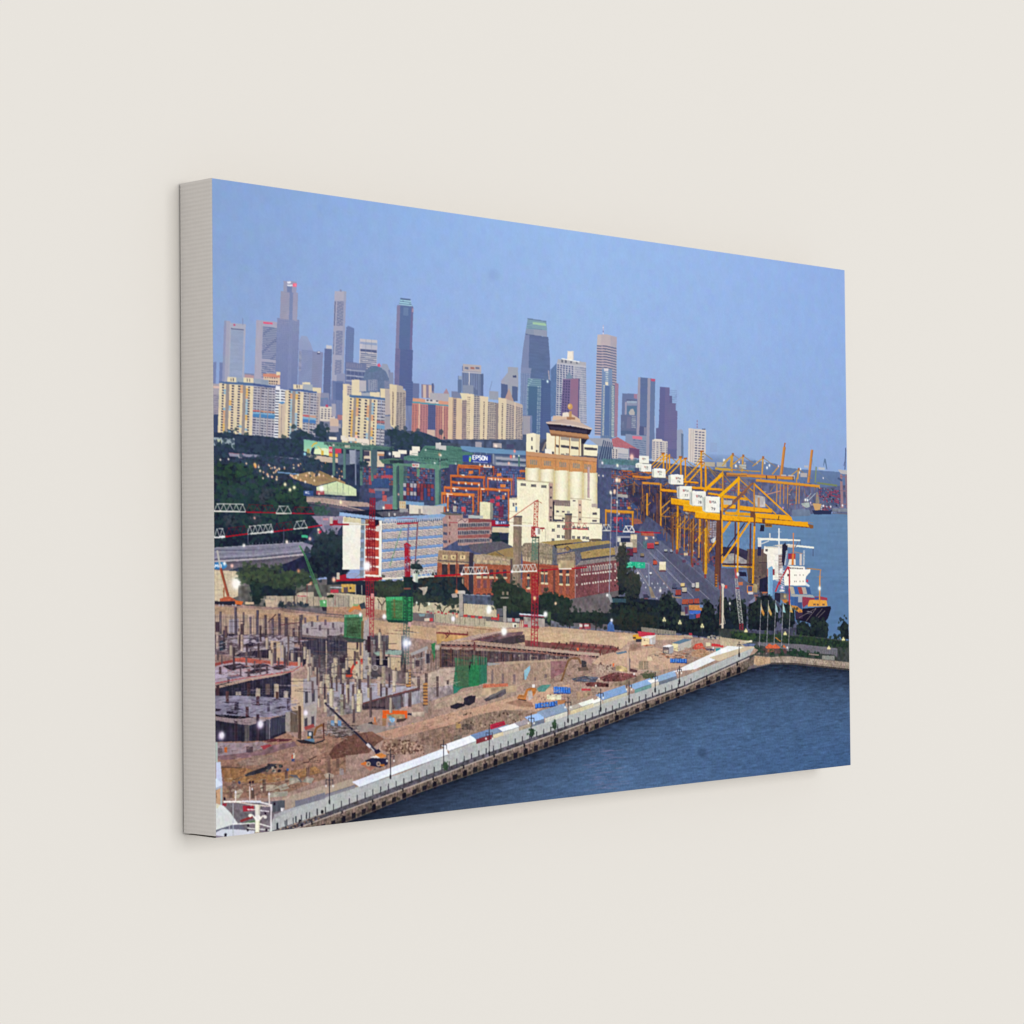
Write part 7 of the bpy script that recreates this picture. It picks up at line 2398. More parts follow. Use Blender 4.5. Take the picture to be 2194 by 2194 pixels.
def pipes(x, y, w_, h_, sl, n):
    fill([(x, y), (x + w_, y + sl * w_), (x + w_, y + h_ + sl * w_), (x, y + h_)], '2456b0', n1=.05)
    for i in range(n):
        x0 = x + w_ * (i + .15) / n
        rect(x0, y + sl * (x0 - x), x0 + w_ / n * .5, y + h_ * .85 + sl * (x0 - x), '4484e4')
    line([(x, y + h_), (x + w_, y + h_ + sl * w_)], 8, '20366c')
pipes(1710, 935, 220, 85, .05, 7)
pipes(1440, 1180, 320, 70, -.12, 8)
rect(1610, 1050, 1810, 1115, 'dcd4ac', n2=.1)
rect(1770, 1130, 1850, 1180, 'b06c3c')
rect(1650, 1040, 1800, 1056, '8c5c4c')
for i in range(40):
    x, y = 1450 + rng.random() * 480, 1040 + rng.random() * 160
    rect(x, y, x + 22, y + 16, pick(['a8887c', '6c5854', 'c4a890', '8c6c60', '4c4448']), a=.7)
fill([(300, 1500), (420, 1400), (700, 1320), (1000, 1270), (1350, 1290), (1400, 1360), (1200, 1430), (900, 1560), (500, 1620), (260, 1640), (280, 1560)], '8a7263', n1=.12, n2=.14)
for i in range(60):
    x, y = 350 + rng.random() * 900, 1310 + rng.random() * 230
    clump(*R([(x, y)])[0], 2.5 + rng.random() * 3, pick(['6c5448', 'a88c78', '4c3c34', 'b09880', '7c6c5c']))
fill([(390, 1470), (560, 1470), (560, 1560), (400, 1550)], '5e4c46', n2=.4, n1=.2)
rect(310, 1470, 380, 1530, 'b08c58')
fill([(800, 1480), (1000, 1425), (1020, 1480), (840, 1560), (800, 1540)], 'b02440', n1=.06)
line([(830, 1520), (1000, 1460)], 8, '7c1c30')
fill([(0, 1600), (140, 1560), (280, 1620), (280, 1760), (0, 1840)], '876c5c', n1=.1, n2=.1)
fill([(1590, 1270), (1500, 1330), (1420, 1380), (1290, 1400), (1400, 1300)], '8c6c58', n2=.15)
# boom of the brown digger at the right
line([(1932, 540), (1840, 860)], 34, '7c5838')
K(1180, 1320, 290)
fill([(0, 640), (200, 620), (500, 640), (700, 700), (600, 800), (300, 900), (0, 960)], '9a7c70', n1=.08, n2=.1)
fill([(0, 640), (240, 640), (200, 780), (0, 900)], '94666a', n2=.14)
line([(0, 385), (950, 470)], 34, '7c4040')
line([(0, 440), (700, 500)], 20, '5c4440', n2=.3)
for i in range(9):
    x = 60 + i * 105
    line([(x + 60, 370 + i * 9), (x, 470 + i * 8)], 13, '6e3034')
    rect(x + 50, 360 + i * 9, x + 72, 400 + i * 9, '4c3438')
line([(0, 490), (730, 545)], 34, 'b09886')
line([(0, 525), (700, 582)], 20, '33242c')
for i in range(11):
    line([(20 + i * 62, 520 + i * 4.6), (20 + i * 62, 560 + i * 4.6)], 12, '9c7468')
line([(0, 555), (660, 600)], 10, '7c5450')
line([(710, 500), (710, 600)], 22, '6c3c38')
rect(372, 445, 402, 485, 'e0603c')
fill([(700, 560), (1100, 480), (1500, 440), (1932, 560), (1932, 700), (1500, 780), (1000, 700), (600, 680)], 'c29e86', n1=.04, nw=.05)
line([(245, 640), (290, 600), (400, 600), (430, 680)], 30, '7c5840')
line([(250, 630), (150, 930)], 26, '7c5638')
rect(440, 630, 510, 720, '38343c', n1=.1)
fill([(380, 730), (520, 720), (540, 770), (400, 780)], '5c4c44', n2=.2)
for x, y, w_, h_ in ((650, 680, 120, 120), (740, 710, 70, 80), (810, 720, 70, 70)):
    crown(x + w_ / 2, y + h_ / 2, w_ / 2, h_ / 2, ['8c7064', 'b09484', 'c4aa98', '5c4440'], 30, 4, base='9c8274')
fill([(930, 710), (1000, 700), (1100, 740), (1090, 800), (930, 770)], 'b8a070', n2=.3)
fill([(1130, 740), (1240, 770), (1230, 800), (1130, 790)], '4c2c34')
fill([(680, 880), (900, 800), (1180, 820), (1240, 860), (1000, 930), (760, 930)], '6a3c3c', n2=.35, n1=.2)
fill([(490, 960), (600, 930), (830, 960), (830, 1010), (520, 1000)], '5c3434', n2=.35, n1=.2)
fill([(300, 890), (480, 850), (680, 870), (640, 940), (340, 930)], '4c5264', n1=.1, nh=.3)
line([(1105, 430), (1105, 810)], 22, 'c4a894')
line([(1118, 470), (1125, 780)], 9, '7c5c54')
line([(1130, 600), (1125, 770)], 18, '74686c')
rect(885, 670, 910, 720, 'e0643c')
for x0, w_ in ((1255, 62), (1330, 66)):
    rect(x0, 635, x0 + w_, 755, 'a89078', .05)
    grid([(x0, 635), (x0 + w_, 638), (x0 + w_, 758), (x0, 755)], 3, 4, .75, .8, '80705e')
rect(1478, 695, 1550, 760, 'a48c7c', .05)
line([(1255, 770), (1540, 790)], 8, 'b8a898')
crown(1400, 850, 90, 38, ['3c4434', '485038', '5c5c48'], 40, 5, base='444838')
fill([(1100, 900), (1300, 830), (1320, 880), (1180, 960), (830, 1010), (900, 960)], '8f7866', n2=.18)
pipes(40, 1010, 240, 90, .02, 7)
rect(5, 1115, 150, 1190, 'd8d0b0', n2=.1)
rect(440, 1030, 570, 1062, 'c03844', .03)
fill([(360, 1080), (580, 1060), (600, 1130), (380, 1200)], 'a4846c', n2=.2)
rect(100, 1190, 210, 1250, 'b07048', .05)
fill([(380, 560), (520, 540), (620, 620), (560, 690)], 'a87c74', n2=.2, a=.6)
# yellow lorry, huts
fill([(1170, 270), (1240, 250), (1300, 300), (1290, 350), (1180, 330)], 'd89828')
fill([(1240, 210), (1490, 235), (1480, 280), (1260, 290)], 'c8344c', n1=.06)
rect(1215, 320, 1300, 365, '34303c')
rect(1175, 290, 1215, 320, '4c3c34')
fill([(1300, 310), (1410, 315), (1400, 420), (1295, 415)], 'e8d0a0')
fill([(1410, 310), (1500, 280), (1495, 390), (1400, 420)], 'b8b0ac')
fill([(1285, 300), (1370, 275), (1510, 270), (1420, 318)], 'e8e4e0')
rect(1328, 330, 1350, 352, '7c5c50')
rect(1425, 325, 1445, 390, 'd0d0d8')
fill([(1310, 410), (1420, 400), (1480, 410), (1340, 425)], 'b8684c', n2=.3)
fill([(1740, 385), (1820, 395), (1815, 500), (1745, 480)], 'e4d4a0')
fill([(1820, 395), (2010, 330), (2005, 440), (1815, 500)], 'b4aea4')
fill([(1735, 378), (1900, 318), (2020, 330), (1830, 395)], '5a7890')
fill([(1600, 430), (1690, 440), (1690, 540), (1600, 530)], '5c5458')
fill([(1690, 440), (1755, 420), (1750, 520), (1690, 545)], 'a09ca4')
fill([(1590, 430), (1690, 400), (1755, 412), (1690, 440)], 'f0ece8')
rect(1620, 480, 1680, 520, 'b0a090')
rect(1380, 570, 1450, 630, 'd8c49c', .05, n2=.08)
for i in range(40):
    x, y = 1400 + rng.random() * 530, 520 + rng.random() * 80
    rect(x, y, x + 20 + rng.random() * 40, y + 14, pick(['8c6c60', '5c4844', 'b08c78', '7c5c50', '4c4444', 'a8583c']), a=.75)
pipes(1705, 600, 240, 60, .03, 7)
fill([(925, 520), (1080, 490), (1090, 515), (960, 545)], '5c7084')
fill([(1150, 400), (1280, 380), (1300, 480), (1100, 500)], 'a07866', n2=.15, a=.7)
glow(1190, 823, 11, 'fff0f0', .9)
glow(645, 990, 10, 'fffff0', .9)
glow(690, 890, 8, 'f8e8e0', .8)
K(1310, 1130, 290)
fill([(1150, 1720), (1200, 1660), (1290, 1640), (1330, 1700), (1370, 1760), (1300, 1720), (1200, 1740)], 'cc4838', n1=.08)
line([(1310, 1690), (1370, 1770)], 20, 'b86040')
fill([(1140, 1780), (1240, 1730), (1370, 1750), (1450, 1830), (1300, 1850), (1150, 1840)], 'b08668', n1=.08)
fill([(1430, 1650), (1600, 1670), (1600, 1705), (1430, 1690)], 'c83038')
rect(1350, 1640, 1415, 1690, 'd8c8a0')
rect(1490, 1720, 1560, 1800, '2c8c90')
fill([(1340, 1720), (1470, 1730), (1470, 1760), (1360, 1750)], '2c2e50')
fill([(1560, 1720), (1760, 1740), (1800, 1770), (1700, 1800), (1560, 1790)], 'ece4e8')
rect(1650, 1735, 1672, 1770, 'c83840')
glow(1455, 1718, 10, 'f0f0ff', .9)
fill([(1030, 1530), (1150, 1540), (1170, 1570), (1040, 1560)], 'b8a48c', n2=.1)
rect(1110, 1500, 1155, 1535, 'b83444')
for i in range(26):
    x, y = 1260 + rng.random() * 300, 1530 + rng.random() * 50
    rect(x, y, x + 30, y + 24, pick(['8c8478', 'c4b898', '3c4464', '6c6864', 'a8a098']), a=.85)
fill([(1550, 1560), (1932, 1610), (1932, 1700), (1560, 1680)], 'b8a48a', n1=.05)
K(1540, 1150, 290)
fill([(330, 1530), (420, 1515), (530, 1525), (500, 1560), (380, 1560)], '5c688c', n2=.2)
fill([(320, 1490), (480, 1470), (480, 1500), (400, 1510)], 'd0c4a8', n2=.15)
fill([(330, 1560), (500, 1560), (515, 1580), (260, 1690), (180, 1650)], 'c8b498', n1=.04)

# ---- left foreground: diggings, ship's mast and bridge wing
K(450, 1420, 290)
fill([(70, 1130), (820, 1110), (1080, 1000), (1300, 1100), (1700, 1000), (1932, 1100), (1932, 1560), (1500, 1700), (900, 1932), (70, 1932)], '9a7560', n1=.1, n2=.1, nw=.1)
fill([(70, 1140), (560, 1140), (720, 1120), (860, 1170), (600, 1280), (100, 1340)], 'a09094', n2=.15)
fill([(100, 1330), (600, 1270), (860, 1180), (1200, 1120), (1250, 1200), (700, 1330), (300, 1380), (110, 1390)], '85666a', n2=.2)
fill([(380, 1420), (600, 1330), (900, 1310), (1000, 1380), (700, 1460), (420, 1470)], '9c8270', n1=.1)
fill([(860, 1290), (1200, 1190), (1500, 1180), (1600, 1300), (1300, 1400), (950, 1400)], 'a4816e', n1=.1, n2=.1)
fill([(150, 1500), (500, 1500), (800, 1600), (1050, 1560), (1500, 1480), (1600, 1560), (1300, 1640), (800, 1720), (200, 1700)], 'a3764c', n1=.12, n2=.1)
fill([(480, 1600), (560, 1560), (760, 1490), (860, 1440), (960, 1445), (820, 1540), (620, 1600), (500, 1625)], '34343e', n2=.3)
for i in range(12):
    clump(*R([(800 + rng.random() * 220, 1460 + rng.random() * 90)])[0], 5, pick(['24242c', '4c5450', 'c4b498', '302c34']))
line([(150, 1490), (450, 1500)], 12, '54423c')
line([(1300, 1430), (1400, 1420), (1420, 1380), (1520, 1330)], 12, '4c3430')
line([(1410, 1385), (1580, 1400), (1550, 1425), (1420, 1410)], 9, '5c4840')
fill([(1110, 1600), (1230, 1600), (1310, 1700), (1270, 1710), (1200, 1640)], '63626a')
for pts in ([(1130, 1640), (1230, 1640), (1290, 1700), (1120, 1740)], [(1310, 1700), (1380, 1620), (1480, 1650), (1440, 1720)], [(700, 1750), (900, 1740), (1000, 1780), (880, 1830), (720, 1830)], [(960, 1760), (1080, 1720), (1120, 1790), (1000, 1830)], [(820, 1860), (1100, 1830), (1100, 1900), (820, 1932)], [(340, 1850), (420, 1800), (470, 1840), (400, 1932), (340, 1932)]):
    fill(pts, pick(['b4a88c', 'c0b094', 'a8a490']), n2=.15)
fill([(1690, 1300), (1760, 1200), (1932, 1080), (1932, 1340), (1740, 1380)], '6b463c', n1=.1)
fill([(100, 1250), (1932, 900), (1932, 1000), (1300, 1150)], '9c8a86', n2=.3, a=.0)
for i in range(30):
    x, y = 1480 + rng.random() * 440, 880 + rng.random() * 200
    line([(x, y), (x + 40 + rng.random() * 120, y - 30 + rng.random() * 40)], 9, pick(['3c3438', 'a4949c', '6c5c5c', 'b8acb0', '4c4444']), a=.85)
# yellow digger beside the tower
line([(1480, 1040), (1510, 930), (1600, 880), (1620, 920)], 32, '8c5c34')
line([(1615, 860), (1620, 1090)], 22, '5c3430')
rect(1385, 975, 1465, 1080, '34404c')
rect(1405, 990, 1440, 1040, 'd0d4d8')
fill([(1340, 1090), (1480, 1080), (1490, 1130), (1350, 1140)], '6088a4')
rect(1380, 1050, 1430, 1080, 'c89440')
fill([(1220, 1100), (1340, 1100), (1500, 1140), (1640, 1090), (1620, 1120), (1480, 1160), (1300, 1150)], '2c2830')
for x in (1720, 1820):
    rect(x, 820, x + 50, 900, '6c98bc')
# rebar stubs
for x, y0, y1, w_ in ((1670, 1370, 1585, 44), (1060, 1530, 1710, 46), (1365, 1490, 1620, 50), (1795, 1370, 1500, 46), (305, 1690, 1800, 50), (260, 1770, 1932, 55), (740, 1660, 1860, 50), (580, 1800, 1932, 44)):
    rect(x, y0, x + w_, y1, '6c5048', nv=.3, a=.9)
disc(1100, 1525, 20, '3c5c94')
disc(410, 1710, 18, '34446c', ry=24)
rect(1158, 1315, 1178, 1370, 'd8543c')
rect(1180, 1305, 1205, 1370, 'e8d8b8')
disc(1190, 1300, 10, 'f8f4f0')
rect(1155, 1370, 1205, 1410, '34487c')
rect(105, 1215, 165, 1290, '6c5c60')
rect(195, 1205, 235, 1280, 'd86c24')
rect(510, 1195, 605, 1280, '54444c', n2=.2)
fill([(710, 1190), (830, 1160), (880, 1180), (760, 1240)], 'a83c44', n1=.1)
fill([(760, 1110), (880, 1080), (1180, 1090), (1100, 1120), (800, 1130)], '5c2c34', n2=.3)
fill([(1620, 1595), (1690, 1570), (1770, 1600), (1750, 1640), (1640, 1640)], 'b8a894', n1=.05)
rect(1840, 1510, 1900, 1600, 'a09490')
for x, y in ((160, 1035), (715, 875)):
    glow(x - 14, y + 16, 24, 'd8b0f8', .5)
    glow(x, y, 24, 'ffffff', 1.0)
glow(1360, 715, 18, 'fff8ff', 1.0)

# ---- props, starter bars and litter that fill the site
K(450, 1180, 290)
GR = ['5c5260', '8c8084', '48404e', 'a89c98', '342e3c']
scaffold([(60, 900), (1300, 960), (1300, 1230), (60, 1200)], 46, 3, ['4c444c', '6c6060', '5a4c50', 'c8b498'], 9, .5)
scaffold([(1310, 1240), (1932, 1240), (1932, 1500), (1320, 1480)], 34, 3, ['54505c', '6c6468', '2a2636', '7c7470'], 8, .6)
scaffold([(440, 1430), (860, 1390), (860, 1540), (330, 1520)], 22, 1, ['5c5058', '241f2c', '7c7070'], 8, .6)
debris([(60, 1200), (900, 1190), (1300, 1230), (1300, 1300), (860, 1400), (60, 1470)], 260, ['c4b8bc', '8c8490', '3a323e', '55484e', 'd8ccc8', '6c5054'], 90, 11, -.03, .75)
debris([(60, 1660), (700, 1570), (1290, 1640), (1200, 1720), (860, 1770), (60, 1880)], 170, ['d4c8cc', '8c7c84', '3c323c', 'b86c64', 'e0d4d4', '58484e'], 90, 9, -.12, .7)
debris([(60, 800), (1932, 930), (1932, 1010), (1000, 960), (60, 900)], 120, ['a88460', 'dcb88c', '8c6c54', 'c8a47c'], 80, 7, .06, .5)
debris([(1430, 1480), (1932, 1480), (1932, 1932), (1430, 1760)], 130, GR + ['c8b89c'], 50, 9, -.1, .6)
for x, y in ((95, 1500), (330, 1450), (560, 1470), (700, 1500), (150, 1560), (620, 1640), (700, 1700), (420, 1720), (960, 1590), (1190, 1520), (1250, 1480)):
    rect(x, y - 70, x + 26, y + 60, '5a4a50', nv=.3, a=.85)
K(450, 1420, 290)
scaffold([(75, 840), (560, 890), (560, 1130), (75, 1120)], 26, 3, ['3a3846', '464452', '1c1a28', '5c5a62'], 6, .5)
scaffold([(560, 890), (860, 815), (860, 1080), (560, 1130)], 16, 3, ['3c3a4a', '4e4e5c', '221f2e'], 6, .5)
scaffold([(300, 290), (1150, 150), (1150, 480), (300, 460)], 26, 4, ['443e4a', '544c52', '1e1a26', '6c6468'], 7, .45)
debris([(70, 480), (1150, 510), (1230, 650), (1050, 735), (560, 765), (70, 735)], 240, ['b4b4c8', '6c6880', '3a3446', '9c9cb0', 'c8c4d0', '56485a'], 110, 9, -.02, .65)
debris([(70, 760), (400, 800), (860, 800), (1050, 745), (1050, 775), (560, 885), (70, 820)], 60, ['c4b4b0', '4c3c40', '8c7470'], 90, 8, -.1, .7)
debris([(100, 1150), (850, 1120), (1250, 1110), (1700, 1050), (1932, 1120), (1932, 1560), (1300, 1680), (900, 1900), (180, 1900)], 620, ['6c5046', 'c0a084', '4c3832', 'd0b498', '8c6a58', 'a88c78', '7c5c4c'], 70, 8, -.25, .55)
debris([(200, 1650), (1100, 1650), (1400, 1620), (900, 1900), (200, 1900)], 150, ['c8bca0', 'a8a48c', '6c6454', '4c4238', 'd8ccb0'], 60, 10, -.2, .7)
K(700, 1370, 290)
debris([(0, 560), (700, 520), (1300, 690), (500, 900), (0, 1080)], 240, ['c8c4cc', '6c6064', '4a3c42', 'e0dce0', '8c7c7c', '9c6c68'], 70, 9, -.1, .65)
debris([(0, 0), (290, 60), (290, 400), (700, 420), (700, 560), (0, 560)], 160, ['4a4450', '7c7078', '342e3a', '988c8c'], 60, 9, 0, .6)
scaffold([(500, 920), (1100, 780), (1100, 960), (500, 1000)], 30, 1, ['3c323a', '7c6c6c', '5c4a4a'], 8, .6)
scaffold([(1080, 250), (1620, 120), (1620, 420), (1080, 520)], 26, 4, ['4c3c40', '8c7c78', '5c5054', 'a89c94'], 9, .55)
scaffold([(600, -60), (880, -60), (880, 180), (600, 180)], 16, 3, ['4a4450', '7c7478', '2e2a36'], 9, .6)
debris([(1100, 380), (1840, 400), (1840, 640), (1330, 700), (1100, 560)], 110, ['8c7468', 'd0b8a4', '5c4a44', 'b8a090'], 60, 9, -.2, .6)
debris([(700, 1340), (1300, 1200), (1932, 1020), (1932, 1440), (1300, 1600), (900, 1640)], 380, ['d0ac94', '8c6856', '6c5044', 'b89480', 'a4806c', '54403a'], 70, 7, -.25, .5)
debris([(0, 1180), (420, 1250), (420, 1340), (0, 1460)], 70, ['b8a89c', '3c3230', '6c5c54', 'd0c4b8'], 80, 9, .05, .8)
K(930, 1330, 290)
scaffold([(90, 400), (760, 430), (760, 620), (90, 650)], 36, 3, ['5c4440', '2e242c', '8c7060', '744c44'], 9, .6)
scaffold([(760, 460), (1932, 500), (1932, 550), (760, 590)], 60, 1, ['5c4c4c', '2e242c', 'a08c80', '744c44'], 9, .6)
debris([(760, 620), (1932, 560), (1932, 700), (1250, 880), (760, 930)], 260, ['8c6c5e', 'bca08c', '7c6058', 'a88c7c', 'c8ac94'], 30, 8, 1.2, .4)
debris([(30, 70), (1280, 140), (1932, 190), (1932, 330), (1300, 260), (560, 180), (30, 200)], 180, ['d8b48c', 'a8845f', '8c6850', 'c8a078', 'b07c68'], 90, 8, .06, .5)
debris([(0, 1300), (600, 1230), (1200, 1050), (1932, 900), (1932, 1280), (900, 1560), (0, 1840)], 520, ['cca88c', '8c6a58', '6c5246', 'b48e78', '9c7c68', '5a463c'], 70, 7, -.22, .5)
K(1180, 1320, 290)
debris([(0, 160), (1170, 250), (1900, 330), (1200, 400), (0, 380)], 130, ['d4b494', 'ac8c70', '94745c', 'c09c80'], 90, 8, .06, .4)
debris([(0, 640), (700, 700), (1300, 800), (1320, 880), (700, 1000), (0, 1000)], 260, ['7c5c54', 'c0a08c', '54403e', 'a4807c', '4c3c3c', '6a3434'], 60, 8, -.15, .6)
debris([(700, 560), (1500, 450), (1932, 560), (1932, 720), (1300, 780), (700, 680)], 160, ['cca890', 'ac8a74', '98765f', 'dcb89c'], 80, 7, -.05, .45)
debris([(0, 1000), (600, 1000), (720, 1060), (300, 1250), (0, 1280)], 130, ['a8887c', '6c5854', 'c4a890', '8c6c60'], 50, 9, -.2, .6)
K(1310, 1130, 290)
debris([(1100, 1680), (1450, 1700), (1480, 1850), (1150, 1870), (500, 1870), (520, 1800)], 150, ['8c6c5c', 'c8a48c', '5c4844', 'a8583c', 'd0b8a0'], 50, 9, -.1, .6)

K(0, 0)
for r_ in range(9):
    for i in range(17):
        x = 476 + i * 26 + r_ * 9 + rng.uniform(-7, 7)
        y = 1372 + r_ * 17 + i * 1.5 + rng.uniform(-5, 5)
        if (x < 650 and y > 1430) or x > 905 - r_ * 8 or rng.random() < .3 or (x > 690 and y < 1385) or (640 < x < 745 and y < 1400):
            continue
        h_ = 16 + rng.random() * 18
        if rng.random() < .5:
            rect(x, y - h_, x + 6, y, pick(['c4b298', 'b8a890', 'ccbca2']))
            rect(x + 4, y - h_, x + 6.5, y, '867c76')
            rect(x + .8, y - h_ - 7, x + 5, y - h_, '62504e', a=.8)
        else:
            rect(x, y - h_ - 6, x + 4.5, y, pick(['5c4a4e', '4c3f48', '6a5858']), nv=.3)
for i in range(60):
    x, y = 470 + rng.random() * 400, 1330 + rng.random() * 150
    line([(x, y), (x + 14 + rng.random() * 40, y - 2 + rng.random() * 6)], 1.3, pick(['2f2834', '4a3c42', 'b4a8a8', '6c4a48']), a=.7)
# ---- floodlights and the tower cranes over the site
K(700, 1130, 290)
# green netting cages
q = [(250, 1240), (510, 1230), (520, 1590), (240, 1560)]
fill(q, '3c7c52', n1=.08, nv=.06, nh=.08)
part(q, .15, .85, .15, .95, '466a48', n1=.1, nh=.16)
part(q, 0, 1, 0, .12, '5a9c74', nv=.25)
fill([(490, 1330), (525, 1330), (520, 1600), (485, 1590)], '7c5c3c', a=.8)
fill([(210, 1560), (560, 1590), (500, 1640), (300, 1620)], '3c4a44', n2=.15)
q = [(840, 985), (1230, 985), (1225, 1330), (850, 1310)]
fill(q, '2d7f4e', n1=.08, nv=.08, nh=.05)
part(q, 0, .6, 0, .18, '3fa468', nv=.18)
part(q, .2, .62, .15, .95, '47784a', nh=.18, n1=.08)
part(q, .28, .34, .1, .9, '6c6438', a=.8)
part(q, .72, .78, 0, 1, '1d5c3c')
for v in (.2, .42, .64):
    part(q, 0, 1, v, v + .03, '2a6c3c', a=.7)
fill([(850, 1310), (1225, 1330), (1180, 1360), (880, 1350)], '1e4038')
fill([(535, 1330), (600, 1290), (600, 1600), (520, 1590)], 'aca6a0', n1=.04)
# red mast, left
mast(612, -120, 640, 620, 110, 15, '841c2c', 8, 4)
mast(612, 700, 612, 1270, 100, 14, '94202f', 9, 4)
mast(650, 980, 635, 1560, 56, 14, 'a83040', 8, 2)
fill([(560, 740), (690, 740), (690, 960), (565, 960)], '7c2030', a=.2)
line([(600, 1550), (600, 1780)], 50, '3c2430')
rect(630, 940, 675, 990, 'd88c90')
# its counter jib and cab
line([(135, 748), (790, 725)], 36, 'a4182c')
rect(140, 640, 185, 740, 'c4b8ac')
fill([(180, 680), (275, 660), (280, 740), (190, 745)], 'a41c30')
for y in (660, 690):
    line([(280, y), (560, y)], 5, 'a09088', a=.8)
line([(400, 720), (560, 590)], 9, '8c8088')
line([(790, 728), (1125, 712)], 26, 'e8e0cc')
line([(800, 450), (1100, 260)], 4, '9c7080')
mast(1150, 240, 1150, 700, 70, 9, 'a01c30', 9, 2)
fill([(1110, 300), (1160, 300), (1160, 400), (1110, 400)], 'b82030')
line([(1100, 250), (1140, 215), (1200, 260)], 18, 'b02034')
rect(1125, 620, 1195, 700, 'a01c30')
fill([(1125, 560), (1195, 560), (1195, 620), (1125, 620)], 'a01c30', a=.5)
truss((1215, 690), (1550, 690), 90, 5, 'd0d0c8', 10, 9)
line([(1300, 708), (1560, 688)], 18, 'e8e4d4')
line([(1550, 690), (1932, 668)], 18, 'b41428')
fill([(1225, 650), (1300, 655), (1300, 780), (1240, 770)], 'e4e4d8')
rect(1265, 660, 1300, 780, '98b0a4', a=.7)
fill([(1090, 700), (1230, 700), (1220, 780), (1100, 790)], '1e2c30')
mast(1160, 780, 1150, 1340, 110, 12, '1f3a36', 9, 3)
mast(1140, 1340, 1120, 1950, 80, 14, '3c5c54', 8, 3)
rect(1100, 855, 1200, 880, '8c4c40', a=.8)
rect(1235, 815, 1275, 890, '1e2030')
rect(1165, 1345, 1205, 1410, 'd0a09c')
# far green crane boom
line([(1075, 0), (1000, 220), (900, 560)], 12, '7ca084', a=.8)
for i in range(14):
    line([(1070 - i * 12, 10 + i * 38), (1050 - i * 12, 40 + i * 38)], 6, '5c8c64', a=.7)
for x, y, r_, c in ((580, 545, 34, 'ffffff'), (100, 740, 18, 'ffc0a0'), (480, 1238, 14, 'fffff0'), (820, 1268, 18, 'fff4ff'), (1130, 1650, 28, 'fbfbff'), (1180, 1645, 16, 'e8f4ff'), (1805, 1298, 16, 'f8f0ff'), (1854, 908, 12, 'ff9040'), (1460, 1085, 11, 'ffffe8'), (1284, 1068, 8, 'fffff0'), (1855, 1262, 10, 'ffb080')):
    glow(x, y, r_, c, 1.0)
glow(1130, 1650, 60, 'b8c4f0', .3)
K(640, 910, 290)
mast(1055, 1040, 1045, 1430, 70, 9, '9a1a2c', 10, 3)
fill([(1020, 1050), (1085, 1050), (1070, 1250), (1020, 1250)], '9c1c30', a=.35)
fill([(985, 1420), (1120, 1430), (1100, 1460), (990, 1450)], '8c1828')
fill([(1090, 1350), (1145, 1350), (1145, 1420), (1090, 1440)], '221e34')
fill([(1100, 1440), (1180, 1430), (1160, 1520), (1110, 1520)], 'd8d4c8')
mast(1040, 1450, 1030, 2080, 100, 12, '7c1426', 8, 4)
glow(968, 2010, 30, 'ffffff', 1.0)
line([(440, 1418), (720, 1416)], 26, 'a41c30')
rect(440, 1310, 485, 1410, 'c8bcb4')
fill([(485, 1360), (555, 1350), (560, 1420), (490, 1425)], '9c1c34')
line([(720, 1412), (1000, 1418)], 20, 'dcd4bc')
line([(640, 1385), (980, 1388)], 8, 'c8bc9c')
line([(1190, 1412), (1410, 1410)], 14, 'dcccbc')
line([(1400, 1408), (1700, 1396)], 22, 'b03848')
line([(1410, 1330), (1690, 1330)], 8, 'a06078')
truss((1210, 1405), (1400, 1402), 60, 4, 'd0c8c4', 5, 6)
mast(1540, 1700, 1540, 1960, 50, 8, 'a81c30', 15, 2)
# centre red crane
K(1080, 1000, 290)
line([(60, 755), (440, 490)], 9, 'b85848')
line([(440, 490), (490, 470)], 16, 'b83c3c')
mast(460, 490, 450, 850, 55, 10, 'b84438', 9, 2)
line([(480, 480), (540, 515)], 8, 'a86050')
line([(60, 830), (410, 838)], 20, 'f0ecdc')
line([(70, 785), (400, 800)], 5, 'a8907c')
line([(-170, 830), (70, 835)], 26, '9c1430')
fill([(405, 845), (510, 860), (500, 900), (410, 890)], 'a82430')
mast(425, 850, 420, 1000, 60, 6, 'b03038', 14, 2)
rect(445, 865, 515, 965, 'f0ece4')
rect(480, 870, 515, 955, 'a8a498')
line([(510, 875), (580, 870)], 22, 'a02430')
line([(545, 870), (545, 915)], 10, '9c2c34')
line([(590, 880), (588, 1060)], 4, '9c948c')
rect(395, 990, 505, 1010, '4c4444')
mast(450, 1010, 440, 1330, 90, 9, '4f7464', 9, 3)
line([(495, 1010), (490, 1700)], 12, '502c34')
fill([(395, 1080), (490, 1080), (480, 1330), (390, 1330)], '5c8470', a=.35)
mast(440, 1520, 440, 1932, 85, 8, 'a01c2c', 12, 3)
fill([(395, 1600), (490, 1600), (480, 1932), (390, 1932)], 'a82030', a=.3)
line([(840, 880), (1195, 885)], 15, 'b8243c')
line([(860, 790), (1190, 800)], 8, 'b87068')
truss((860, 880), (1190, 885), 85, 4, 'b85c5c', 6, 6, top=False)
truss((1390, 905), (1530, 905), 85, 2, 'd4d0c8', 12, 9)
line([(1530, 912), (1932, 930)], 12, 'b01c38')
truss((1700, 915), (1870, 925), 80, 2, 'd8d4d0', 14, 9)
K(1310, 960, 290)
line([(330, 1190), (700, 1205)], 14, 'b01c38')
truss((165, 1190), (330, 1195), 85, 2, 'd8d8d4', 14, 10)
K(1080, 1000, 290)
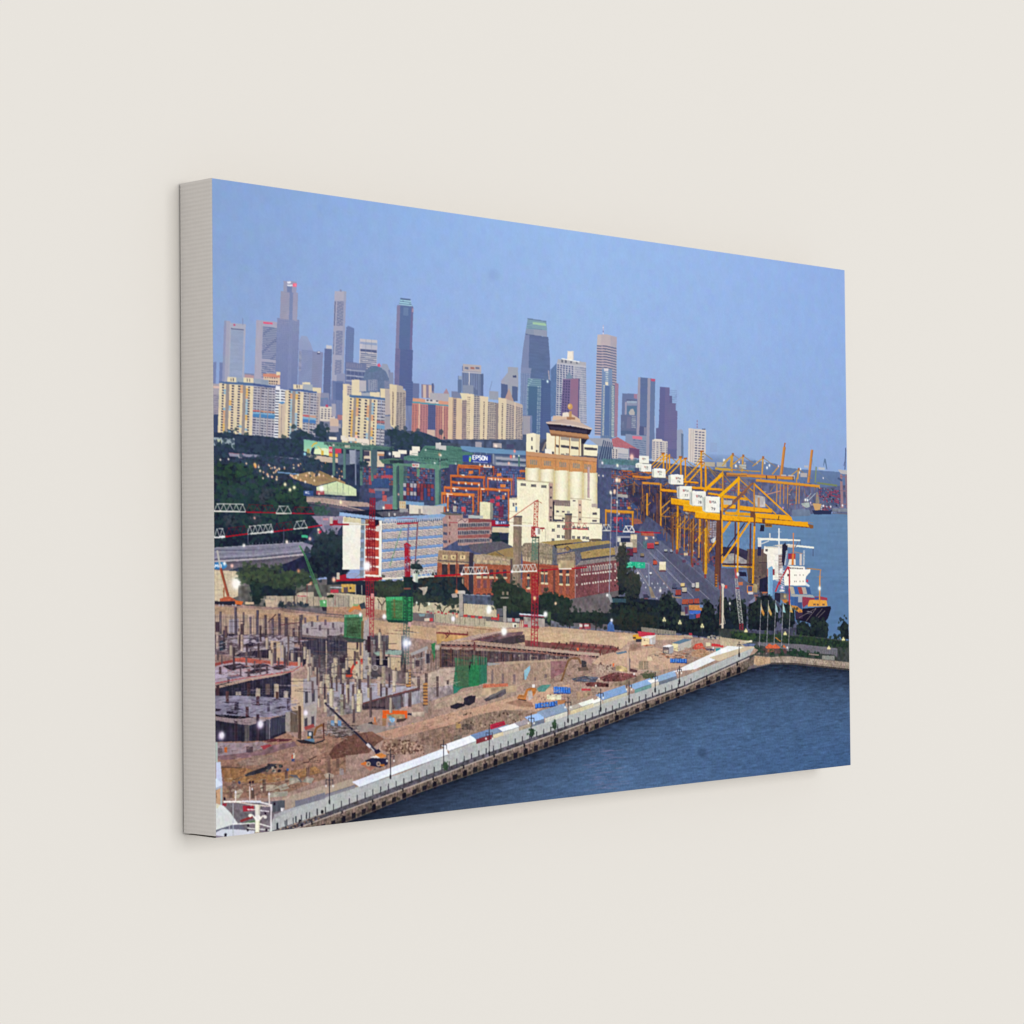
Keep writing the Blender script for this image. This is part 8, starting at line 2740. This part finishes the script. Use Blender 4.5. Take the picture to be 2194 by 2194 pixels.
# jib running low across the power house
line([(-350, 1530), (110, 1495)], 18, 'b01428')
truss((110, 1495), (470, 1480), 95, 6, 'ccc8c0', 8, 9)
line([(100, 1495), (470, 1482)], 20, 'f0ece0')
line([(470, 1480), (780, 1452)], 18, 'b4182c')
line([(780, 1452), (970, 1450)], 18, 'f0e8d8')
line([(965, 1447), (1180, 1430)], 20, 'b0182c')
glow(115, 1490, 13, 'ffffff', .8)
K(930, 1130, 290)
truss((390, 660), (780, 650), 95, 6, 'ccc4bc', 8, 9)
line([(370, 662), (780, 648)], 19, 'f0ece0')
glow(392, 660, 13, 'ffffff', .8)
line([(0, 690), (380, 664)], 20, 'b41428')
line([(325, 360), (320, 900)], 12, '6c3434')
mast(1440, 900, 1430, 1690, 90, 14, 'a42434', 10, 3)
fill([(1390, 900), (1485, 900), (1480, 1260), (1395, 1260)], '9c2030', a=.25)
rect(1385, 1400, 1500, 1440, 'a82c3c', a=.7)
for x, y, r_, c in ((1435, 1005, 17, 'ffc890'), (1735, 1080, 13, 'ffd0b0'), (320, 908, 14, 'ff9850'), (1590, 1235, 22, 'fcf8ff'), (998, 1480, 30, 'ffffff'), (272, 1300, 18, 'f8f0ff'), (325, 1262, 11, 'ffc098')):
    glow(x, y, r_, c, 1.0)
for dx, dy, r_ in ((0, 0, 26), (-4, -30, 18), (-10, 25, 18)):
    glow(785 + dx, 1170 + dy, r_, 'fffff4', 1.0)
# office sign on the counterweight
K(900, 910, 290)
rect(1020, 1355, 1080, 1430, 'a01c38')
rect(1075, 1365, 1240, 1415, '3c4474')
rect(1080, 1368, 1120, 1414, 'd8dcf4')
text('C', 1088, 1378, 20, 26, '5c6cb8', 7)
for i, ch in enumerate('LEMS'):
    text(ch, 1132 + i * 26, 1378, 16, 28, 'd8e4ff', 7)
rect(1020, 1415, 1280, 1440, 'a8182f')

# ---- lamp columns by the road
K(1080, 1000, 290)
for x0, y0, x1, y1 in ((1535, 360, 1500, 1830), (1620, 250, 1605, 1130)):
    line([(x0, y0), (x1, y1)], 13, '9494a4')
for x, y, r_, c in ((1610, 185, 20, 'fff0d8'), (1645, 190, 18, 'ffd0a0'), (1522, 362, 16, 'fff4e0'), (1578, 340, 14, 'ffe0c0'), (1575, 362, 14, 'ffd8b8'), (1612, 497, 10, 'fff4e8'), (1640, 664, 9, 'fff4e8'), (1352, 118, 8, 'ffe8d0'), (1412, 124, 8, 'fff0e0')):
    glow(x, y, r_, c, .95)
crown(1690, 1240, 60, 130, ['2a2f34', '363a38', '40443c'], 70, 6, base='2c3034')
crown(1690, 1540, 50, 180, ['262c34', '303634', '3a3e38'], 80, 6, base='282e34')
crown(1830, 1660, 95, 180, ['262e34', '343a36', '403f38'], 130, 6, base='2a3034')
fill([(1470, 1810), (1520, 1815), (1560, 1932), (1520, 1932)], 'b4b8c0', a=.7)
glow(1472, 1828, 14, 'ffffff', .9)
fill([(1545, 1870), (1740, 1880), (1740, 1932), (1550, 1932)], '3c5c6c', a=.8)

# ---- harbour basin
K(0, 0)
BAS = [(600, 1795), (695, 1778), (900, 1694), (1020, 1652), (1180, 1597), (1320, 1540), (1470, 1483), (1590, 1437), (1655, 1422), (1720, 1423), (1840, 1436), (1840, 1650), (600, 1810)]
P_ = R(BAS)
sy_, sx_, m_ = mask_of(P_)
yy_, xx_ = np.nonzero(m_)
u_ = (xx_ + sx_.start) / RW
v_ = (yy_ + sy_.start) / RH
inv_ = np.linalg.inv(RECT)
q_ = np.stack([xx_ + sx_.start + .5, yy_ + sy_.start + .5, np.ones(len(xx_))], 0)
q_ = inv_ @ q_
px_, py_ = q_[0] / q_[2], q_[1] / q_[2]
bl_ = [p for p in BAS[1:11]]
dq_ = np.maximum(0, py_ - np.interp(px_, [p[0] for p in bl_], [p[1] for p in bl_]))
NB = NH[sy_, sx_][m_] * .55 + NW[sy_, sx_][m_] * .3
c0, c1, c2 = C('303c52'), C('4d6b94'), C('40608e')
k_ = np.clip((px_ - 760) / 520, 0, 1)[:, None]
j_ = np.clip((px_ - 1350) / 450, 0, 1)[:, None] * np.clip((py_ - 1480) / 150, 0, 1)[:, None]
w_ = (c0 * (1 - k_) + c1 * k_) * (1 - j_) + c2 * j_
fall = np.where(px_ < 1600, 30 + (px_ - 700) * .012, 46)
s_ = np.clip(np.exp(-np.maximum(0, dq_ + NB * 9) / fall) * 1.05, 0, 1)[:, None]
w_ = w_ * (1 - s_ * .86) + C('161b2a') * s_ * .86
t_ = 1 + .02 * NW[sy_, sx_][m_] + .085 * NH[sy_, sx_][m_] + .02 * N3[sy_, sx_][m_] + .06 * N1[sy_, sx_][m_]
A[sy_, sx_][m_] = (w_ * t_[:, None]).astype(np.float32)
# the soft rosy reflection
for i in range(60):
    x, y = 1290 + rng.normal() * 22, 1605 + rng.random() * 90
    line([(x, y), (x + 10 + rng.random() * 16, y - 2)], 1.6, '8c7ca0', a=.28)

# ---- quay wall, hoarding fence and sheds along it
K(0, 0)
FT = [(560, 1752), (695, 1708), (862, 1656), (990, 1602), (1220, 1531), (1470, 1447), (1617, 1386)]
FB = [(560, 1788), (695, 1742), (894, 1668), (1014, 1623), (1220, 1553), (1470, 1466), (1606, 1404)]
QT = [(575, 1797), (695, 1753), (900, 1678), (1020, 1632), (1220, 1561), (1470, 1471), (1606, 1409)]
QB = [(600, 1800), (695, 1780), (900, 1697), (1020, 1655), (1220, 1584), (1470, 1485), (1600, 1436)]
fill(FB + QT[::-1], '54505a', n2=.25, n1=.15)
fill(QT + QB[::-1], '77655c', n1=.2, n2=.2, nv=.2)
line(QT, 2.6, 'b4a49a')
fill([(a + 0, (b * .35 + d * .65)) for (a, b), (c, d) in zip(QT, QB)] + QB[::-1], '54483f', n2=.3, n1=.2, a=.75)
for i in range(46):
    t = i / 46
    x = 600 + t * 1000
    y = np.interp(x, [p[0] for p in QB], [p[1] for p in QB])
    yt = np.interp(x, [p[0] for p in QT], [p[1] for p in QT])
    h_ = y - yt
    rect(x, yt + h_ * .45, x + 9, y + 1, '221f2a', -.36)
    rect(x + 12, yt + h_ * .5, x + 18, yt + h_ * .8, '443a38', -.36)
    if i % 3 == 0:
        rect(x, yt - 3, x + 3.4, yt + 4, '241f28')
        rect(x + 2, yt + h_ * .3, x + 8, y + 2, '191722')
line(QB, 1.6, '94806f', a=.5)
fill(FT + FB[::-1], 'b3b6b6', n1=.02, nh=.02)
for i in range(90):
    t = i / 90
    x = 565 + t * 1050
    y0 = np.interp(x, [p[0] for p in FT], [p[1] for p in FT])
    y1 = np.interp(x, [p[0] for p in FB], [p[1] for p in FB])
    line([(x, y0), (x, y1)], .7, '989ca0', a=.5)
for i in range(58):
    x = 592 + i * 17.6 * (1 - i * .002)
    y1 = np.interp(x, [p[0] for p in FB], [p[1] for p in FB])
    line([(x, y1 - 13 + i * .08), (x, y1 + 2)], 2.2, '3c3c48')
# sheds: roofs behind the fence, from near to far
def roof(x0, x1, up, dn, col, face=None):
    fx = [p[0] for p in FT]
    fy = [p[1] for p in FT]
    ya, yb = np.interp(x0, fx, fy), np.interp(x1, fx, fy)
    if face:
        fill([(x0, ya - dn), (x1, yb - dn), (x1, yb + 1), (x0, ya + 1)], face, n1=.04)
    fill([(x0, ya - dn), (x1, yb - dn), (x1 - up * .35, yb - dn - up), (x0 - up * 1.1, ya - dn - up * .75)], col, n1=.02)
    line([(x0, ya - dn), (x1, yb - dn)], 1.4, '5c5c68', a=.5)
for a_ in ((627, 760, 14, 6, 'b8a48e', '8a8892'), (770, 960, 15, -2, 'e9f1fa', None), (962, 1020, 15, 5, 'f0f4fa', 'b8b8b4'), (1020, 1054, 12, 9, '7088b4', '84303c'), (1056, 1092, 11, 8, '8090ac', 'd8c8a4'), (1078, 1112, 10, 7, 'ecf0f4', 'c8c4bc'), (1112, 1140, 10, 8, 'a0969c', 'a89884'), (1140, 1166, 15, 8, '9cbcf0', '6c7488'), (1168, 1216, 17, 9, '8698b4', 'd0ccc0'), (1222, 1250, 9, 8, 'b8a8a0', 'd8c49c'), (1248, 1274, 9, 8, 'e8e8dc', 'd4c8a4'), (1272, 1290, 7, 6, 'f0f0e8', 'd0ccbc'), (1292, 1344, 15, 7, '7c9ccc', 'c0bca8'), (1360, 1398, 12, 7, '8cacd8', '6c9894'), (1396, 1420, 8, 8, 'ece8e4', 'c8bcac'), (1412, 1450, 12, 6, '8ca8cc', '6c7484')):
    roof(*a_)
fill([(1490, 1433), (1555, 1404), (1600, 1386), (1560, 1383), (1470, 1425), (1440, 1440)], 'eceef2', a=.9)
fill([(1540, 1416), (1617, 1386), (1600, 1384), (1520, 1408)], 'c8b498')
# lamp standards along the quay
K(0, 0)
def standard(x, y, h):
    line([(x, y), (x, y - h)], 1.7, '2e2c38')
    for s in (-1, 1):
        line([(x, y - h * .78), (x + s * h * .12, y - h * .8), (x + s * h * .12, y - h * .6)], 1.3, '34323e')
        glow(x + s * h * .12, y - h * .58, 1.5, 'f4f0e4', .85)
    disc(x, y - 2, 2.2, '2c2a34', ry=6)
for x, y, h in ((705, 1720, 62), (836, 1666, 62), (950, 1640, 56), (1048, 1616, 58), (1138, 1578, 50), (1217, 1545, 52), (1287, 1521, 46), (1348, 1502, 44), (1404, 1480, 40), (1456, 1462, 36), (1584, 1404, 30)):
    standard(x, y, h)
for x, y in ((1140, 1567), (1188, 1552), (955, 1640)):
    K(0, 0)
    crown(x, y + 2, 5, 9, ['2c4430', '38543a'], 14, 4, base='2c3f30')
# stone bank at the head of the basin
K(1540, 1150, 290)
fill([(510, 1690), (720, 1710), (1020, 1700), (1870, 1790), (1870, 1900), (1500, 1850), (1100, 1810), (740, 1805), (560, 1840), (480, 1820), (440, 1780)], 'a39282', n1=.12, n2=.12)
fill([(740, 1790), (1100, 1795), (1870, 1880), (1870, 1905), (1100, 1822), (740, 1815)], '4c4444', n2=.2)
fill([(510, 1700), (740, 1720), (740, 1800), (560, 1835), (500, 1800)], 'b89678', n1=.1, n2=.1)
line([(1020, 1770), (1870, 1860)], 8, '6c6058', a=.7)
line([(510, 1690), (1020, 1700), (1870, 1785)], 9, '5f5a58', a=.7)
fill([(330, 1800), (450, 1740), (520, 1690), (500, 1820), (340, 1890)], '6f6158', n1=.15, n2=.15)

# ---- ship's mast and bridge wing in the near corner
K(455, 1580, 240)
fill([(160, 1130), (720, 1130), (1200, 1080), (1240, 1260), (1060, 1330), (960, 1640), (200, 1640), (420, 1480), (160, 1200)], '756c74', n2=.1, n1=.06)
fill([(510, 1180), (700, 1180), (720, 1260), (520, 1280)], 'a8283a', n1=.06)
fill([(160, 1140), (240, 1130), (230, 1190), (160, 1190)], '9c3040')
fill([(460, 1430), (680, 1350), (690, 1390), (480, 1470)], '943438')
fill([(550, 1470), (740, 1420), (740, 1480), (560, 1490)], '5c7c5c')
fill([(1020, 1110), (1240, 1080), (1240, 1250), (1030, 1300)], '52565f', nv=.12)
fill([(1180, 1060), (1480, 960), (1932, 820), (1932, 930), (1760, 985), (1470, 1090)], 'b7a38d', n1=.04)
fill([(1250, 1075), (1420, 1085), (1420, 1190), (1250, 1240)], 'b09c88', n1=.04)
fill([(1420, 1090), (1540, 1070), (1932, 950), (1932, 1060), (1420, 1200)], '81818e', nv=.06)
rect(1170, 1215, 1235, 1275, 'd8d4d0', .05, n2=.2)
fill([(50, 420), (130, 420), (165, 820), (50, 890)], 'd3e2f4')
fill([(50, 870), (165, 820), (165, 860), (50, 910)], 'a8b0c8')
fill([(70, 905), (130, 880), (125, 1150), (60, 1140)], 'c89c78')
fill([(130, 875), (162, 860), (160, 1190), (125, 1170)], 'a4b4b8')
fill([(40, 80), (80, 80), (80, 430), (40, 420)], 'b4c8b8')
fill([(50, 1140), (180, 1180), (300, 1300), (430, 1490), (330, 1510), (50, 1600)], 'd9dedd')
fill([(50, 1150), (130, 1160), (60, 1240)], 'd8d4b4')
fill([(50, 1600), (330, 1510), (470, 1500), (560, 1590), (200, 1590), (50, 1650)], '6c6c80')
fill([(50, 1640), (160, 1585), (420, 1590), (720, 1610), (720, 1680), (50, 1740)], 'd2d6e4')
fill([(50, 1695), (200, 1715), (50, 1740)], '8c7c90')
fill([(190, 1670), (215, 1650), (240, 1670), (230, 1725), (198, 1720)], '1c1426')
line([(345, 1130), (345, 1700)], 14, 'bcc4cc')
line([(280, 1520), (280, 1600)], 10, 'd0d4d8')
line([(340, 1500), (720, 1482)], 18, 'f6f4f2')
line([(790, 1490), (1000, 1550)], 18, 'f4f2f0')
line([(590, 1570), (970, 1600)], 16, 'f0f0ec')
line([(180, 1112), (760, 1105), (1020, 1170)], 26, 'f8f4ec')
fill([(330, 1110), (700, 1150), (1000, 1180), (1000, 1200), (700, 1180)], 'e8d8c4')
fill([(500, 1090), (820, 1090), (840, 1130), (600, 1125)], 'e4ecf4')
fill([(725, 1160), (820, 1160), (800, 1640), (730, 1640)], 'f4f2dc')
fill([(790, 1160), (820, 1160), (800, 1640), (785, 1640)], 'd0ccb8')
line([(1005, 1180), (1000, 1640)], 28, 'e4e0e0')
line([(590, 1245), (720, 1248)], 18, 'f4f4f0')
line([(810, 1265), (970, 1280)], 18, 'f0f0ec')
disc(640, 1350, 30, 'f0f4e8')
disc(900, 1375, 30, 'f0f0e4')
line([(640, 1330), (690, 1350), (740, 1420)], 24, 'f0f0e0')
line([(900, 1350), (850, 1360), (810, 1420)], 24, 'ece8d8')
disc(770, 1390, 56, 'fafaee')
line([(390, 960), (390, 1105)], 16, 'f4e4dc')
line([(636, 840), (636, 1110)], 18, 'e8d8cc')
line([(970, 990), (975, 1180)], 20, 'f0e4d8')
line([(738, 1000), (738, 1110)], 14, 'e8d4bc')
for x, y in ((390, 935), (676, 890), (970, 970)):
    fill([(x - 18, y + 22), (x, y - 34), (x + 18, y + 22)], 'fafafa')
rect(660, 905, 716, 1060, '5c4c44', a=.8)
for x, y in ((200, 1060), (1060, 1150), (640, 775), (690, 770), (905, 1310), (605, 1520), (600, 1600), (920, 1600)):
    disc(x, y, 20, '24142a', ry=26)
line([(640, 790), (640, 850)], 12, '34303c')
line([(1060, 1360), (1065, 1640)], 10, 'a8a4ac', a=.8)
for x in (1115, 1275, 1432, 1615, 1800):
    y = 1600 - (x - 1075) * .36
    line([(x, y - 110), (x, y)], 20, '262836')
for x, y in ((1500, 1450), (1535, 1515), (1885, 1285)):
    disc(x, y, 26, '1e1c2a', ry=34)
line([(1080, 1620), (1932, 1310)], 16, 'a08c84')
K(455, 1580, 240)
for i in range(40):
    x = 1080 + rng.random() * 850
    clump(*R([(x, 1605 - (x - 1075) * .33 + rng.random() * 50)])[0], 3, pick(['3c3438', '6c5448', 'a88c78', '28242c', '5c5c64']))

# lit lamps over everything
K(450, 1420, 290)
for x, y in ((160, 1035), (715, 875)):
    glow(x - 12, y + 14, 30, 'b49cd8', .35)
    glow(x, y, 24, 'ffffff', 1.0)
glow(1360, 715, 18, 'fff8ff', 1.0)
K(700, 1130, 290)
glow(1130, 1650, 50, 'b8c4f0', .3)
for x, y, r_ in ((580, 545, 28), (820, 1268, 15), (1130, 1650, 26), (1180, 1645, 13), (480, 1238, 12), (1805, 1298, 14)):
    glow(x, y, r_, 'fdfcff', 1.0)
K(930, 1130, 290)
for x, y, r_ in ((1590, 1235, 19), (998, 1480, 26), (785, 1165, 24), (780, 1195, 16)):
    glow(x, y, r_, 'fffffb', 1.0)
K(450, 1180, 290)
glow(375, 460, 36, 'fffff4', 1.0)

K(0, 0)
for i in range(5):
    disc(1505, 1612, 7 + i * 1.3, '24344e', a=.09)
    disc(1058, 590, 8 + i * 2, '7c94c4', a=.05)

# ---- ink: slight softness and grain of the print
def soften(s):
    k = np.exp(-.5 * (np.arange(-3, 4) / s) ** 2)
    k /= k.sum()
    global A
    p = np.pad(A, ((3, 3), (0, 0), (0, 0)), 'edge')
    A = sum(k[i] * p[i:i + RH] for i in range(7))
    p = np.pad(A, ((0, 0), (3, 3), (0, 0)), 'edge')
    A = sum(k[i] * p[:, i:i + RW] for i in range(7))


np.clip(A, 0, 1, out=A)
# edges waver by under a pixel, as in a photograph; ground and buildings carry fine texture
gy, gx = np.mgrid[0:RH, 0:RW]
dx = .35 * smooth_noise(4.0, 4.0, 21) + .3 * smooth_noise(11, 11, 22)
dy = .35 * smooth_noise(4.0, 4.0, 23) + .3 * smooth_noise(11, 11, 24)
A = A[np.clip(np.rint(gy + dy).astype(int), 0, RH - 1), np.clip(np.rint(gx + dx).astype(int), 0, RW - 1)]
K(0, 0)
LAND = [(455, 960), (1000, 985), (1330, 985), (1560, 1020), (1640, 1090), (1640, 1180), (1690, 1200), (1690, 1330), (1840, 1380), (1840, 1440), (1600, 1440), (1470, 1490), (1180, 1600), (690, 1785), (600, 1810), (455, 1810)]
sy_, sx_, m_ = mask_of(R(LAND))
d_ = 1 + (.05 * N1[sy_, sx_] + .03 * smooth_noise(6, 6, 31)[sy_, sx_] + .05 * N3[sy_, sx_]) * np.clip(1.25 - A[sy_, sx_].mean(-1), .2, 1)
A[sy_, sx_][m_] = A[sy_, sx_][m_] * d_[m_][:, None]
ch = np.stack([smooth_noise(7, 7, s) for s in (41, 42, 43)], -1)[sy_, sx_]
A[sy_, sx_][m_] += .014 * ch[m_]
del gy, gx, dx, dy, d_, ch
# ink of the building site: a duller, mauver brown
sy_, sx_, m_ = mask_of(R([(455, 1290), (740, 1310), (1060, 1345), (1590, 1374), (1600, 1395), (1470, 1445), (990, 1600), (695, 1708), (560, 1765), (455, 1660)]))
f_ = np.clip((sx_.start + np.nonzero(m_)[1]) / RW / .45, 0, 1)[:, None].astype(np.float32)
A[sy_, sx_][m_] = A[sy_, sx_][m_] * (np.array([.93, .905, .95], np.float32) * (1 - f_) + np.array([1.04, 1.05, 1.05], np.float32) * f_)
soften(1.0)


def broad(r):
    p = np.pad(A, ((r, r), (r, r), (0, 0)), 'edge').cumsum(0, dtype=np.float64)
    v = (p[2 * r:] - np.concatenate([0 * p[:1], p[:-2 * r - 1]], 0)) / (2 * r + 1)
    v = v.cumsum(1)
    return ((v[:, 2 * r:] - np.concatenate([0 * v[:, :1], v[:, :-2 * r - 1]], 1)) / (2 * r + 1)).astype(np.float32)


A = np.clip(A + .28 * (A - broad(5)), 0, 1)
g_ = A @ np.array([.3, .59, .11], np.float32)
A = g_[..., None] + (A - g_[..., None]) * .90
A *= (1 + .012 * N1)[..., None]
A *= 1 + .012 * np.stack([smooth_noise(16, 16, s) for s in (11, 12, 13)], -1)
np.clip(A, 0, 1, out=A)
LIN = np.where(A <= .04045, A / 12.92, ((A + .055) / 1.055) ** 2.4).astype(np.float32)

# ------------------------------------------------------------------ materials
def material(name):
    m = bpy.data.materials.new(name)
    m.use_nodes = True
    nt = m.node_tree
    b = nt.nodes["Principled BSDF"]
    return m, nt, b


def wall_material():
    m, nt, b = material("matt_beige_wall_paint")
    tc = nt.nodes.new("ShaderNodeTexCoord")
    n = nt.nodes.new("ShaderNodeTexNoise")
    n.inputs["Scale"].default_value = 3.0
    n.inputs["Detail"].default_value = 4.0
    nt.links.new(tc.outputs["Object"], n.inputs["Vector"])
    r = nt.nodes.new("ShaderNodeMix")
    r.data_type = 'RGBA'
    r.inputs[6].default_value = (0.803, 0.771, 0.719, 1)
    r.inputs[7].default_value = (0.811, 0.779, 0.727, 1)
    nt.links.new(n.outputs["Fac"], r.inputs[0])
    nt.links.new(r.outputs[2], b.inputs["Base Color"])
    b.inputs["Roughness"].default_value = 1.0
    b.inputs["Specular IOR Level"].default_value = 0.0
    return m


def weave_nodes(nt, scale):
    """height of a plain weave in object space; the thread direction differs per face"""
    tc = nt.nodes.new("ShaderNodeTexCoord")
    waves = []
    for d in ('X', 'Y', 'Z'):
        w = nt.nodes.new("ShaderNodeTexWave")
        w.wave_type = 'BANDS'
        w.bands_direction = d
        w.inputs["Scale"].default_value = scale
        w.inputs["Distortion"].default_value = .6
        w.inputs["Detail"].default_value = 2.0
        w.inputs["Detail Scale"].default_value = 3.0
        nt.links.new(tc.outputs["Object"], w.inputs["Vector"])
        waves.append(w)
    return tc, waves


def canvas_material():
    m, nt, b = material("bare_woven_canvas")
    tc, (wx, wy, wz) = weave_nodes(nt, 80.0)
    add = nt.nodes.new("ShaderNodeMath")
    add.operation = 'ADD'
    sc = nt.nodes.new("ShaderNodeMath")
    sc.operation = 'MULTIPLY'
    sc.inputs[1].default_value = .18
    nt.links.new(wy.outputs["Fac"], sc.inputs[0])
    nt.links.new(wz.outputs["Fac"], add.inputs[0])
    nt.links.new(sc.outputs[0], add.inputs[1])
    n = nt.nodes.new("ShaderNodeTexNoise")
    n.inputs["Scale"].default_value = 90.0
    n.inputs["Detail"].default_value = 5.0
    nt.links.new(tc.outputs["Object"], n.inputs["Vector"])
    ad2 = nt.nodes.new("ShaderNodeMath")
    ad2.operation = 'ADD'
    nt.links.new(add.outputs[0], ad2.inputs[0])
    nt.links.new(n.outputs["Fac"], ad2.inputs[1])
    mp = nt.nodes.new("ShaderNodeMapRange")
    mp.inputs[1].default_value = .2
    mp.inputs[2].default_value = 1.9
    mp.inputs[3].default_value = 0.0
    mp.inputs[4].default_value = 1.0
    nt.links.new(ad2.outputs[0], mp.inputs[0])
    r = nt.nodes.new("ShaderNodeMix")
    r.data_type = 'RGBA'
    r.inputs[6].default_value = (0.655, 0.625, 0.60, 1)
    r.inputs[7].default_value = (0.735, 0.705, 0.68, 1)
    nt.links.new(mp.outputs[0], r.inputs[0])
    nt.links.new(r.outputs[2], b.inputs["Base Color"])
    bp = nt.nodes.new("ShaderNodeBump")
    bp.inputs["Strength"].default_value = .35
    bp.inputs["Distance"].default_value = .0006
    nt.links.new(ad2.outputs[0], bp.inputs["Height"])
    nt.links.new(bp.outputs[0], b.inputs["Normal"])
    b.inputs["Roughness"].default_value = .95
    b.inputs["Specular IOR Level"].default_value = 0.0
    return m


def print_material():
    m, nt, b = material("printed_ink_on_canvas")
    at = nt.nodes.new("ShaderNodeAttribute")
    at.attribute_name = "ink"
    nt.links.new(at.outputs["Color"], b.inputs["Base Color"])
    b.inputs["Roughness"].default_value = .9
    b.inputs["Specular IOR Level"].default_value = 0.0
    return m


def wood_material():
    m, nt, b = material("raw_pine_stretcher")
    tc = nt.nodes.new("ShaderNodeTexCoord")
    n = nt.nodes.new("ShaderNodeTexNoise")
    n.inputs["Scale"].default_value = 40.0
    nt.links.new(tc.outputs["Object"], n.inputs["Vector"])
    r = nt.nodes.new("ShaderNodeMix")
    r.data_type = 'RGBA'
    r.inputs[6].default_value = (0.42, 0.28, 0.16, 1)
    r.inputs[7].default_value = (0.55, 0.39, 0.24, 1)
    nt.links.new(n.outputs["Fac"], r.inputs[0])
    nt.links.new(r.outputs[2], b.inputs["Base Color"])
    b.inputs["Roughness"].default_value = .8
    return m


M_WALL, M_CANVAS, M_PRINT, M_WOOD = wall_material(), canvas_material(), print_material(), wood_material()


# ------------------------------------------------------------------ wall
def mesh_object(name, verts, faces, mat, parent=None, smooth=False):
    me = bpy.data.meshes.new(name)
    me.from_pydata(verts, [], faces)
    me.update()
    me.materials.append(mat)
    o = bpy.data.objects.new(name, me)
    S.collection.objects.link(o)
    if parent:
        o.parent = parent
    return o


def box(name, x0, x1, y0, y1, z0, z1, mat, parent=None):
    v = [(x, y, z) for x in (x0, x1) for y in (y0, y1) for z in (z0, z1)]
    f = [(0, 1, 3, 2), (4, 6, 7, 5), (0, 4, 5, 1), (2, 3, 7, 6), (0, 2, 6, 4), (1, 5, 7, 3)]
    return mesh_object(name, v, f, mat, parent)


wall_obj = box("wall", -14.0, 15.0, CD + .0015, CD + .15, -9.0, 9.5, M_WALL)
wall_obj["kind"] = "structure"

# ------------------------------------------------------------------ canvas print
root = bpy.data.objects.new("canvas_print", None)
S.collection.objects.link(root)
root["label"] = "stretched canvas print of a harbour city at dusk with bare grey canvas edges"
root["category"] = "canvas print"

# the printed face: rows run denser below the sky, colours held on the vertices
v_rows = np.concatenate([np.linspace(0, .1, 50)[:-1], np.linspace(.1, 1, 1150)])
u_cols = np.linspace(0, 1, 1050) ** 1.08
nv_, nu_ = len(v_rows), len(u_cols)
fx_ = np.clip(u_cols * RW - .5, 0, RW - 1.001)
fy_ = np.clip(v_rows * RH - .5, 0, RH - 1.001)
xi_, yi_ = fx_.astype(int), fy_.astype(int)
tx_ = (fx_ - xi_).astype(np.float32)[None, :, None]
ty_ = (fy_ - yi_).astype(np.float32)[:, None, None]
ink = (LIN[yi_][:, xi_] * (1 - tx_) + LIN[yi_][:, xi_ + 1] * tx_) * (1 - ty_) + (LIN[yi_ + 1][:, xi_] * (1 - tx_) + LIN[yi_ + 1][:, xi_ + 1] * tx_) * ty_

me = bpy.data.meshes.new("printed_face")
X_, Z_ = np.meshgrid(u_cols * CW, (1 - v_rows) * SC)
co = np.stack([X_, np.zeros_like(X_), Z_], -1).astype(np.float32).reshape(-1)
me.vertices.add(nu_ * nv_)
me.vertices.foreach_set("co", co)
ix = np.arange((nv_ - 1) * (nu_ - 1))
r0 = ix // (nu_ - 1) * nu_ + ix % (nu_ - 1)
loops = np.stack([r0, r0 + nu_, r0 + nu_ + 1, r0 + 1], -1).astype(np.int32).reshape(-1)
me.loops.add(len(loops))
me.loops.foreach_set("vertex_index", loops)
me.polygons.add(len(ix))
me.polygons.foreach_set("loop_start", (ix * 4).astype(np.int32))
me.update(calc_edges=True)
att = me.attributes.new("ink", 'FLOAT_COLOR', 'POINT')
att.data.foreach_set("color", np.concatenate([ink, np.ones(ink.shape[:2] + (1,), np.float32)], -1).astype(np.float32).reshape(-1))
me.materials.append(M_PRINT)
face = bpy.data.objects.new("printed_face", me)
S.collection.objects.link(face)
face.parent = root
face["label"] = "printed harbour skyline at dusk with yellow cranes and building site"

# bare canvas wrapped round the four edges, with folded corners
t = .0006


def side(name, p0, p1, n, seg=40):
    """one turned edge: from the front edge back to the wall, slightly rounded at the front"""
    prof = [(.0006, .0), (.0012, .0009), (.0014, .0022), (.0012, CD * .35), (.0010, CD * .7), (.0012, CD)]
    vs, fs = [], []
    p0, p1, n = Vector(p0), Vector(p1), Vector(n)
    for i in range(seg + 1):
        p = p0.lerp(p1, i / seg)
        for out, d in prof:
            vs.append(p + n * (out - .0010) + Vector((0, d, 0)))
    k = len(prof)
    for i in range(seg):
        for j in range(k - 1):
            a = i * k + j
            fs.append((a, a + 1, a + k + 1, a + k))
    o = mesh_object(name, vs, fs, M_CANVAS, root)
    for p in o.data.polygons:
        p.use_smooth = True
    return o


side("canvas_edge", (0, 0, 0.0013), (0, 0, SC + .0003), (-1, 0, 0))
side("canvas_edge", (CW, 0, 0), (CW, 0, SC), (1, 0, 0))
side("canvas_edge", (0, 0, SC), (CW, 0, SC), (0, 0, 1))
side("canvas_edge", (0, 0, 0), (CW, 0, 0), (0, 0, -1))
# stretcher bars behind the cloth
b_ = .040
g = .006
box("stretcher_bar", g, b_, .003, CD - .001, g, SC - g, M_WOOD, root)
box("stretcher_bar", CW - b_, CW - g, .003, CD - .001, g, SC - g, M_WOOD, root)
box("stretcher_bar", b_, CW - b_, .003, CD - .001, g, b_, M_WOOD, root)
box("stretcher_bar", b_, CW - b_, .003, CD - .001, SC - b_, SC - g, M_WOOD, root)
